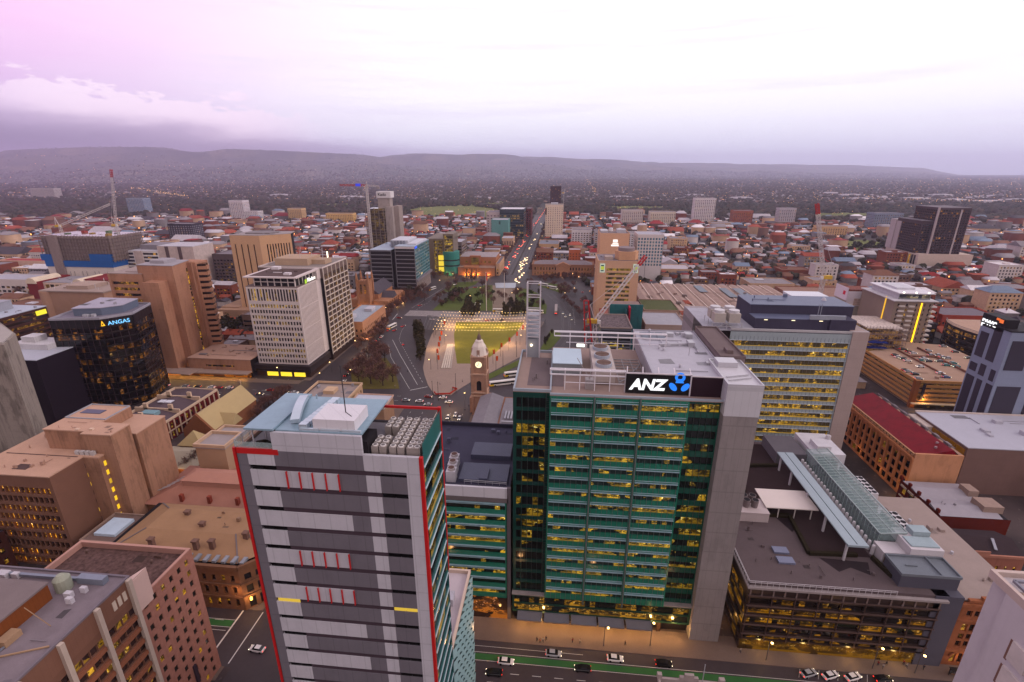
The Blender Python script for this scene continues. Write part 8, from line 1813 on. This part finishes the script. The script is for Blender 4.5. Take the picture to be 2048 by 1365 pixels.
for col, px, py, d in (('black', 318, 770, 180), ('white', 333, 772, 180), ('silver', 371, 774, 180), ('black', 396, 775, 180), ('white', 423, 776, 180), ('red', 438, 777, 180), ('white', 459, 777, 180), ('silver', 432, 792, 0), ('grey', 323, 797, 0), ('black', 570, 786, 0), ('white', 590, 787, 0), ('red', 540, 782, 180), ('grey', 520, 790, 0), ('silver', 812, 802, 0), ('white', 839, 804, 180), ('red', 857, 795, 0), ('white', 886, 797, 180), ('white', 898, 806, 180), ('silver', 856, 811, 180), ('white', 896, 836, -90), ('white', 911, 831, -90), ('white', 919, 838, -90), ('red', 806, 690, 110), ('red', 789, 662, 80), ('red', 806, 654, 70), ('red', 799, 637, 0), ('white', 722, 714, 90), ('grey', 713, 719, 90), ('black', 746, 688, 90), ('black', 754, 682, 90), ('white', 763, 675, 90), ('red', 744, 698, 90), ('red', 776, 662, 90), ('black', 700, 744, 90), ('black', 692, 752, 90), ('white', 688, 765, 90), ('red', 840, 612, 60), ('red', 951, 576, 30), ('white', 910, 570, -120), ('white', 864, 640, 0), ('white', 872, 641, 0), ('white', 950, 641, 180), ('white', 960, 640, 180), ('grey', 985, 642, 0), ('white', 938, 642, 180), ('silver', 925, 641, 0), ('red', 975, 642, 0), ('black', 1003, 642, 180)): cpx(col, px, py, d)
for i in range(20): cpx(random.choice(['white', 'silver', 'grey', 'white']), 1034+random.uniform(-7, 9)+i*.75, 566-i*2.4, -92+random.uniform(-3, 3), far=True, note='oncoming ', group='cars on the boulevard')
for i in range(34): t_ = random.uniform(0, 1); cpx(random.choice(['white', 'red', 'grey', 'black', 'silver']), 1014+t_*58+random.uniform(-6, 5)*(1-t_*.6), 540-t_*96, 88, far=True, note='departing ', group='cars on the boulevard')
for i in range(16): t_ = random.uniform(0, 1); cpx(random.choice(['white', 'silver', 'grey']), 1045+t_*42+random.uniform(-2, 3), 532-t_*90, -92, far=True, note='oncoming ', group='cars on the boulevard')
for i in range(12): t_ = i/12; cpx(random.choice(['white', 'grey', 'red']), 1072+t_*22, 448-t_*34, 88, far=True, note='departing ', group='cars on the boulevard', sc=1.3)
for px, py, d in ((1131, 634, -95), (1140, 631, -95), (1126, 628, -95), (1144, 640, -90), (1162, 600, 85), (1158, 616, 85), (1165, 585, 88), (1168, 640, 90), (1150, 565, 0), (1160, 556, 0)): cpx(random.choice(['white', 'grey', 'silver']), px, py, d)
PK = [(1818, 705), (1826, 708), (1870, 680, 0), (1878, 684), (1886, 683), (1892, 688), (1856, 703, 1), (1862, 712, 1), (1874, 712, 1), (1885, 716, 1), (1894, 718, 1), (1790, 712, 2), (1796, 716), (1806, 719), (1814, 723), (1842, 722, 3), (1848, 719), (1856, 724), (1878, 724), (1840, 735, 0), (1892, 732, 3), (1906, 728, 3), (1912, 735, 3), (1955, 724), (1960, 728), (1967, 732), (1974, 735), (1950, 718, 2), (1936, 706), (1838, 760), (1892, 756, 4), (1810, 742, 2), (1816, 745), (1830, 750, 2), (1880, 748, 0), (1950, 745, 2), (1795, 698, 2), (1806, 700, 2)]
for q in PK:
    x, y = G(q[0], q[1], 16.1); x = min(max(x, 207), 262); y = min(max(y, 284), 345)
    car(['white', 'silver', 'black', 'teal', 'blue'][q[2]] if len(q) > 2 else random.choice(['white', 'silver', 'grey', 'black', 'white']), x, y, random.choice([0, 0, 180]), 16.1, group='cars parked on the car park roof', note='parked ')
def bus(x, y, deg, label, L=12.0, tail=(206, 170, 40)):
    r = thing('bus', label, 'bus', 'buses round the square', (0, 0, 0)); w = 1.25
    m = MB(); m.sweep([[(x_, -w, .35), (x_, w, .35), (x_, w, 2.9), (x_, w*.85, 3.15), (x_, -w*.85, 3.15), (x_, -w, 2.9)] for x_ in (-L/2, L/2)]); m.out('body', M((206, 200, 196), .4), r)
    MB().box(-L/2-.02, -w-.02, .36, -L/2+2.6, w+.02, 1.5).out('yellow_panel', M(tail, .5), r); MB().box(-L/2+.5, -w-.03, 1.5, L/2-.4, w+.03, 2.6).out('windows', GLS, r); MB().box(L/2-.1, -w*.9, 1.3, L/2+.03, w*.9, 2.7).out('windscreen', GLS, r)
    for a in (-L*.3, L*.34):
        for s in (-1, 1): k = MB(); k.sweep([[(a+.48*math.cos(q), s*w*.95+dy, .48+.48*math.sin(q)) for q in np.linspace(0, 6.28, 13)[:-1]] for dy in (-.12, .12)]); k.out('wheel', TYRE, r)
    for s in (-1, 1): MB().box(L/2, s*.9-.2, .6, L/2+.06, s*.9+.2, .9).out('headlight', HL, r); MB().box(-L/2-.06, s*.9-.2, .8, -L/2, s*.9+.2, 1.2).out('tail_light', TL, r)
    r.location = (x, y, 0); r.rotation_euler = (0, 0, R(deg)); return r
for px, py, d, lab, L in ((784, 656, 75, 'white bus with yellow tail waiting at the crossing beside the bare street trees', 12), (864, 580, 65, 'white bus with yellow tail below the blue grey glass block', 12), (1087, 572, -35, 'first of two white buses rounding the far right of the square', 13), (1105, 578, -35, 'second of two white buses, nearer the steel ladder mast, rounding the square', 13),
                       (996, 624, 0, 'white bus between dark pines in the middle of the square', 10), (1066, 626, -8, 'long white tram bus passing behind the steel ladder mast', 20), (1005, 770, 22, 'white bus on the stop right of the clock tower', 17), (1026, 752, 22, 'bus with red tail beyond the one beside the clock tower', 12)): x, y = G(px, py); bus(x, y, d, lab, L)
TM = thing('tram', 'red and pale tram on the curved tracks right of the square', 'tram', (G(1112, 622)+(0,)))
x, y = G(1112, 622); MB().box(x-1.3, y-13, .4, x+1.3, y+13, 3.3).out('body', M((150, 134, 130), .5), TM); MB().box(x-1.33, y-12.6, 1.5, x+1.33, y+12.6, 2.6).out('windows', GLS, TM); MB().box(x-1, y-13.1, .8, x+1, y-13, 1.2).out('tail_light', TL, TM); MB().box(x-1.32, y-12.9, .5, x+1.32, y+12.9, 1.3).out('red_skirt', M((140, 30, 30), .5), TM)
# ============================================================ square furniture: lamps, banner poles, festoon strings, pergolas, flags
LAMPS = []; LP = None
def lamp(x, y, h=8.0, place=''):
    global LP
    if LP is None:
        LP = bpy.data.objects.new('street_lamp', None); COL.objects.link(LP); MB().lathe([(.14, 0), (.09, 7.6)], 0, 0, 6).bar((0, 0, 7.6), (1.0, 0, 7.9), .1).out('pole', M((80, 74, 78), .6), LP); MB().lathe([(.05, 7.5), (.34, 7.62), (.34, 7.8), (.05, 7.95)], 1.0, 0, 8).out('lamp_head', EM((255, 206, 130), 6), LP); r = LP
    else: r = dup(LP, (0, 0, 0))
    r.location = (x, y, 0); r.rotation_euler = (0, 0, random.uniform(0, 6.28)); LAMPS.append((r, 'lit street lamp', 'street lamp', 'street lamps')); return r
for px, py in ((1300, 1292), (1744, 1338), (520, 812), (700, 762), (712, 700), (735, 672), (752, 656), (772, 632), (880, 574), (905, 560), (940, 606), (962, 590), (1022, 600), (1035, 592), (1128, 600), (1150, 590), (1146, 560), (1000, 545), (1075, 548), (560, 756), (640, 770), (930, 812), (948, 800), (1002, 640), (918, 640), (958, 640), (1010, 660), (890, 690), (1040, 690), (664, 745), (862, 740)): x, y = G(px, py); lamp(x, y)
for i in range(14): lamp(-84, 660+i*60); lamp(-38, 690+i*60)
for x, y in ((61, 108.5), (100, 108.5), (16, 108.5)): lamp(x, y)
for px, py, e in ((905, 690, 900), (985, 700, 900), (920, 655, 1600), (1000, 655, 1600), (960, 652, 1600), (1040, 652, 1200), (890, 652, 1200), (870, 700, 600), (1020, 690, 900), (735, 690, 500), (715, 715, 500), (900, 820, 600)): x, y = G(px, py); lampspot(x, y, 6.5, e*4.5, (1, .64, .28))
BP = None; FURN = []
def banner(x, y):
    global BP
    if BP is None: BP = bpy.data.objects.new('banner_pole', None); COL.objects.link(BP); MB().lathe([(.12, 0), (.08, 11)], 0, 0, 6).out('pole', M((70, 62, 62), .6), BP); MB().box(.15, -.03, 7.4, 1.5, .03, 10.8).out('banner', M((206, 76, 30), .7), BP); r = BP
    else: r = dup(BP, (0, 0, 0))
    r.location = (x, y, 0); FURN.append((r, 'pole with orange banner', 'banner pole', 'orange banner poles on the square'))
for px, py in ((876, 740), (874, 726), (877, 712), (879, 700), (882, 688), (888, 666), (986, 728), (1001, 714), (1017, 702), (1032, 690), (992, 742), (1044, 676)): banner(*G(px, py))
PP = None
for px, py in ((866, 800), (877, 802), (912, 784), (942, 772), (1033, 715), (1052, 690), (1006, 735)):
    x, y = G(px, py)
    if PP is None: PP = bpy.data.objects.new('dark_pole', None); COL.objects.link(PP); MB().lathe([(.16, 0), (.1, 12)], 0, 0, 6).out('shaft', DARKM, PP); MB().cyl(0, 0, 12, 12.3, .2, 6).out('cap', DARKM, PP); r = PP
    else: r = dup(PP, (0, 0, 0))
    r.location = (x, y, 0); FURN.append((r, 'plain dark pole on pale paving', 'pole', 'dark poles on the square'))
names = ['nearest', 'second nearest', 'third nearest', 'fourth nearest', 'fifth nearest', 'sixth nearest', 'farthest']
for k in range(7):
    a, b = Vector(G(868+k*3.2, 676-k*6)+(0,)), Vector(G(1056+k*1.2, 676-k*6)+(0,)); r = thing('festoon_string', '%s of the lit bulb strings across the event lawn' % names[k], 'string lights', 'festoon strings over the lawn', a)
    n = 30; P = [a+(b-a)*i/n+Vector((0, 0, 7.5-1.2*math.sin(math.pi*i/n))) for i in range(n+1)]
    m = MB(); [m.bar(p, q, .08) for p, q in zip(P, P[1:])]; m.out('cable', DARKM, r)
    V, F = ico(0); VV = np.concatenate([V*.22+np.array(p-r.location) for p in P]); FF = np.concatenate([F+12*i for i in range(n+1)]); quadmesh('bulbs', VV, FF, EM((255, 214, 140), 4.5), 'stuff', r)
    m = MB(); m.lathe([(.12, 0), (.1, 7.6)], a.x, a.y, 6); m.out('pole', DARKM, r); MB().lathe([(.12, 0), (.1, 7.6)], b.x, b.y, 6).out('pole', DARKM, r)
for nm, q in (('dark', [(846, 668), (882, 672), (892, 646), (856, 640)]), ('pale', [(1064, 668), (1076, 672), (1090, 648), (1078, 644)])):
    g = [Vector(p+(4.5,)) for p in gp(q)]; r = thing('pergola', '%s slatted pergola roof at the %s edge of the event lawn' % (nm, 'hedge' if nm == 'dark' else 'tram'), 'pergola', None, g[0]-Vector((0, 0, 4.5)))
    m = MB(); n = 16
    for i in range(n+1): m.bar(g[0]+(g[3]-g[0])*i/n, g[1]+(g[2]-g[1])*i/n, .45, .2)
    for i in range(7): m.bar(g[0]+(g[1]-g[0])*i/6, g[3]+(g[2]-g[3])*i/6, .35, .3)
    m.out('slats', M((92, 88, 92), .6, .1), r)
    for p in g: MB().bar(p, p-Vector((0, 0, 4.5)), .3).out('post', DARKM, r)
for px, py, top, fl in ((973, 622, 38, (170, 40, 30)), (1009, 618, 36, (40, 44, 70))):
    x, y = G(px, py); r = thing('flagpole', '%s flag on tall white pole in the square gardens' % ('red' if fl[0] > 100 else 'dark'), 'flagpole', None, (x, y, 0)); MB().lathe([(.35, 0), (.22, top)], x, y, 8).out('pole', M((200, 190, 188), .5), r)
    m = MB(); m.poly([(x+.2, y, top), (x+1.2, y-.3, top-1), (x+1.6, y-.2, top-8), (x+.2, y, top-7.5)]); m.out('flag', M(fl, .8), r)
SCU = thing('sculpture', 'pale round sculpture among the dark pines of the square', 'sculpture', None, (G(955, 618)+(0,))); x, y = G(955, 618)
m = MB(); m.sweep([[(x+(3+.7*math.cos(b))*math.cos(a), y+.7*math.sin(b), 3.4+(3+.7*math.cos(b))*math.sin(a)) for b in np.linspace(0, 6.28, 7)[:-1]] for a in np.linspace(.3, 6.0, 20)]); m.out('ring', M((190, 190, 186), .5), SCU); MB().cyl(x, y, 0, .5, 2, 12).out('plinth', CONC, SCU)
for i in range(4):
    (x0, y0), (x1, y1) = G(884+i*4.5, 738), G(896+i*3, 690); r = thing('bench_terrace', '%s row of pale stone seating steps beside the orange banners' % ['first', 'second', 'third', 'last'][i], 'seating', 'stone seating steps', (x0, y0, 0))
    m = MB(); m.bar((x0, y0, .45), (x1, y1, .45), 1.0, .6); m.out('seat', M((190, 176, 164), .8), r); m = MB(); m.bar((x0+1.3, y0, .25), (x1+1.3, y1, .25), .9, .25); m.out('step', M((160, 148, 140), .8), r)
FN = thing('low_fence', 'red site barrier at the tip of the paved plaza', 'barrier', None, (G(870, 788)+(0,))); m = MB(); P = gp([(868, 786), (872, 791), (900, 790), (914, 780), (905, 778)]); [m.bar(p+(.9,), q+(.9,), .25, .9) for p, q in zip(P, P[1:])]; m.out('panels', M((170, 50, 40), .7), FN); m = MB(); [m.bar(p+(0,), p+(1.2,), .2) for p in P]; m.out('posts', DARKM, FN)
# ============================================================ people
def make_person(top, leg, skin=(150, 104, 84), stride=.2):
    me = bpy.data.meshes.new('person')
    J = [(0, 0, .95), (0, 0, 1.22), (0, 0, 1.42), (0, 0, 1.52), (0, .02, 1.66), (.1, stride*.5, .5), (.1, stride, .06), (-.1, -stride*.5, .5), (-.1, -stride, .06), (.2, 0, 1.4), (.26, -.06, 1.14), (.25, .06, .9), (-.2, 0, 1.4), (-.26, .06, 1.14), (-.25, -.04, .9), (.1, stride+.14, .04), (-.1, -stride+.14, .04)]
    E = [(0, 1), (1, 2), (2, 3), (3, 4), (0, 5), (5, 6), (0, 7), (7, 8), (2, 9), (9, 10), (10, 11), (2, 12), (12, 13), (13, 14), (6, 15), (8, 16)]
    RD_ = [.15, .15, .15, .06, .1, .09, .06, .09, .06, .07, .05, .04, .07, .05, .04, .04, .04]
    me.from_pydata(J, E, []); o = bpy.data.objects.new('person', me); COL.objects.link(o)
    o.modifiers.new('s', 'SKIN'); sv = me.skin_vertices[0].data
    for v, q in zip(sv, RD_): v.radius = (q, q*.85); v.use_root = False
    sv[0].use_root = True
    o.modifiers.new('u', 'SUBSURF').levels = 1
    ev = bpy.data.meshes.new_from_object(o.evaluated_get(bpy.context.evaluated_depsgraph_get())); bpy.data.objects.remove(o)
    for c in (top, leg, skin): ev.materials.append(M(c, .85))
    for p in ev.polygons: p.material_index = 2 if p.center.z > 1.5 else 1 if p.center.z < .92 and abs(p.center.x) < .19 else 0
    o = bpy.data.objects.new('person', ev); COL.objects.link(o)
    MB().lathe([(.085, 1.68), (.115, 1.72), (.09, 1.79), (.02, 1.81)], 0, 0, 8).out('hair', M((40, 28, 24), .9), o); return o
PR = [make_person((40, 38, 44), (30, 30, 36)), make_person((120, 40, 40), (36, 36, 48), stride=.12), make_person((150, 140, 136), (40, 44, 60), stride=.26)]; PEO = []; pu = set()
PD = ['person in dark jacket', 'person in red top', 'person in pale top']
for i, (px, py) in enumerate(((1074, 1284), (1080, 1287), (1086, 1285), (1092, 1282), (1145, 1286), (1160, 1288), (1250, 1292), (1755, 1332), (1765, 1338), (1772, 1331), (1806, 1330), (1812, 1336), (1822, 1328), (1570, 1300), (1480, 1306), (1846, 1340), (905, 782), (925, 765), (960, 735), (1020, 688), (880, 770), (815, 745), (800, 765), (790, 776), (838, 752), (900, 815), (930, 822), (938, 815), (1000, 700))):
    k = i % 3; x, y = G(px, py)
    if k in pu: o = PR[k].copy(); COL.objects.link(o); h = PR[k].children[0].copy(); COL.objects.link(h); h.parent = o
    else: o = PR[k]; pu.add(k)
    o.location = (x, y, .14); o.rotation_euler = (0, 0, random.uniform(0, 6.28)); PEO.append((o, PD[k], 'person', 'pedestrians'))
# ============================================================ pieces of a part go one level deeper
SUBS = {'roof_unit': 'roof', 'roof_vent': 'roof', 'roof_pipe': 'roof', 'roof_patch': 'roof', 'roof_hatch': 'roof', 'chimney': 'roof', 'skylight': 'roof', 'roof_light': 'roof', 'roof_plant': 'roof', 'roof_rail': 'roof', 'fan': 'fan_housing fan_ring', 'flue_mouth': 'flue', 'chiller_fan': 'chiller', 'clock_hands': 'clock_face', 'clock_rim': 'clock_face', 'plant_hall_roof': 'plant_hall', 'plant_room_roof': 'plant_room', 'stair_block_roof': 'stair_block', 'side_roof': 'side_wall', 'porch_roof': 'porch_wall', 'hall_roof': 'hall_wall', 'penthouse_frame': 'penthouse', 'cornice': 'wall', 'pilaster': 'wall', 'arch': 'wall', 'window_arches': 'wall', 'stone_band': 'wall', 'quoins': 'wall', 'rib': 'wall', 'glass_balustrade': 'roof', 'sign_emblem': 'sign_board', 'sunshade': 'spandrel_wall', 'grey_wing_roof': 'grey_wing', 'white_wing_roof': 'white_wing', 'vault_ribs': 'vault_glass', 'headlight': 'body', 'tail_light': 'body', 'lamp_head': 'pole', 'hook_line': 'jib_tip', 'counterweight': 'machine_deck', 'cab': 'machine_deck', 'awning_post': 'white_awning', 'canopy_post': 'flat_canopy roof_canopy', 'logo_mark': 'logo_panel', 'logo_band': 'logo_panel', 'slanted_columns': 'lobby_glazing', 'pinnacle': 'tower', 'battlement': 'tower', 'belfry_window': 'tower', 'buttress': 'aisle_wall', 'lancet_window': 'aisle_wall', 'dormer': 'dome', 'drum_slit': 'teal_drum'}
def mid(o): b = np.array([tuple(v) for v in o.bound_box]); return b.mean(0)+np.array(o.location)
for o in [q for q in S.objects if q.parent is None and q.type == 'EMPTY']:
    ch = list(o.children); by = {}
    for c in ch: by.setdefault(c.name.split('.')[0], []).append(c)
    for k, tg in SUBS.items():
        tt_ = [p for n in tg.split() for p in by.get(n, [])]
        if tt_:
            for c in by.get(k, []): c.parent = tt_[0] if len(tt_) == 1 else min(tt_, key=lambda p: ((mid(p)-mid(c))**2).sum())
# ============================================================ labels: each repeat is told apart by look, neighbour and rank
NICK = {}
for o in S.objects:
    if o.parent is None and o.get('label') and o.name.split('.')[0] not in ('condenser_unit', 'roof_planter', 'festoon_string', 'bus', 'banner_pole', 'pergola', 'bench_terrace', 'roof_plant'):
        NICK[o.name] = (o.location.x, o.location.y)
SHORT = [('tall green glass ANZ tower', 15, 120), ('clock tower', -42, 250), ('black ANGAS tower', -258, 250), ('white Flinders tower', -181, 300), ('tan slotted tower', -275, 440), ('pink courts tower', -262, 296), ('crimson roofed building', 154, 218), ('glass block with roof garden', 80, 120), ('rooftop car park', 232, 315), ('yellow striped hotel', 243, 370), ('big market hall', 160, 480), ('twin dark apartment tower', 530, 765), ('tan tower with logos', 51, 455), ('white gridded block', 108, 635), ('sandstone court', 3, 645), ('orange lit courthouse', -105, 645), ('blue grey glass block', -180, 540), ('unfinished tower', -235, 655), ('floodlit cathedral', -186, 460), ('white boulevard slab', -15, 1010), ('black boulevard block', -98, 1020), ('blue sheeted works', -560, 545), ('white louvred block', -480, 555), ('dark red block', -540, 480), ('buff roofed church', -176, 215), ('gridded black left block', -730, 915), ('brick warehouse', 300, 470), ('event lawn', -70, 350), ('fountain', -55, 560), ('cream red roofed apartments', -690, 608), ('black recessed white apartments', 365, 1360), ('blue grey parkland office', 750, 1265), ('slotted tan block', 548, 1090), ('yellow lit motel', -583, 1300), ('chequered white tower', -880, 1320), ('maroon tower', -17, 1350), ('corner lawn', -150, 310), ('granite corner block', -100, 84)]
ORD = ['', 'second', 'third', 'fourth', 'fifth', 'sixth', 'seventh', 'eighth', 'ninth', 'tenth', 'eleventh', 'twelfth']+['%dth' % i for i in range(13, 90)]
def name_all(L):
    by = {}
    for o, d, c, g in L:
        x, y = o.location.x, o.location.y
        n, lx, ly = min(SHORT, key=lambda q: (q[1]-x)**2+(q[2]-y)**2)
        dx, dy = x-lx, y-ly; side = ('right of' if dx > 0 else 'left of') if abs(dx) > abs(dy) else ('beyond' if dy > 0 else 'before')
        by.setdefault((d, side, n), []).append((dx*dx+dy*dy, o, c, g))
    for (d, side, n), q in by.items():
        q.sort(key=lambda e: e[0])
        for i, (_, o, c, g) in enumerate(q):
            rk = '' if len(q) == 1 else 'nearest ' if i == 0 else ORD[i]+' nearest '
            tag(o, '%s%s %s the %s' % (rk, d, side, n), c, g)
for q in (LOW, TREES, CARS, LAMPS, FURN, PEO): name_all(q)
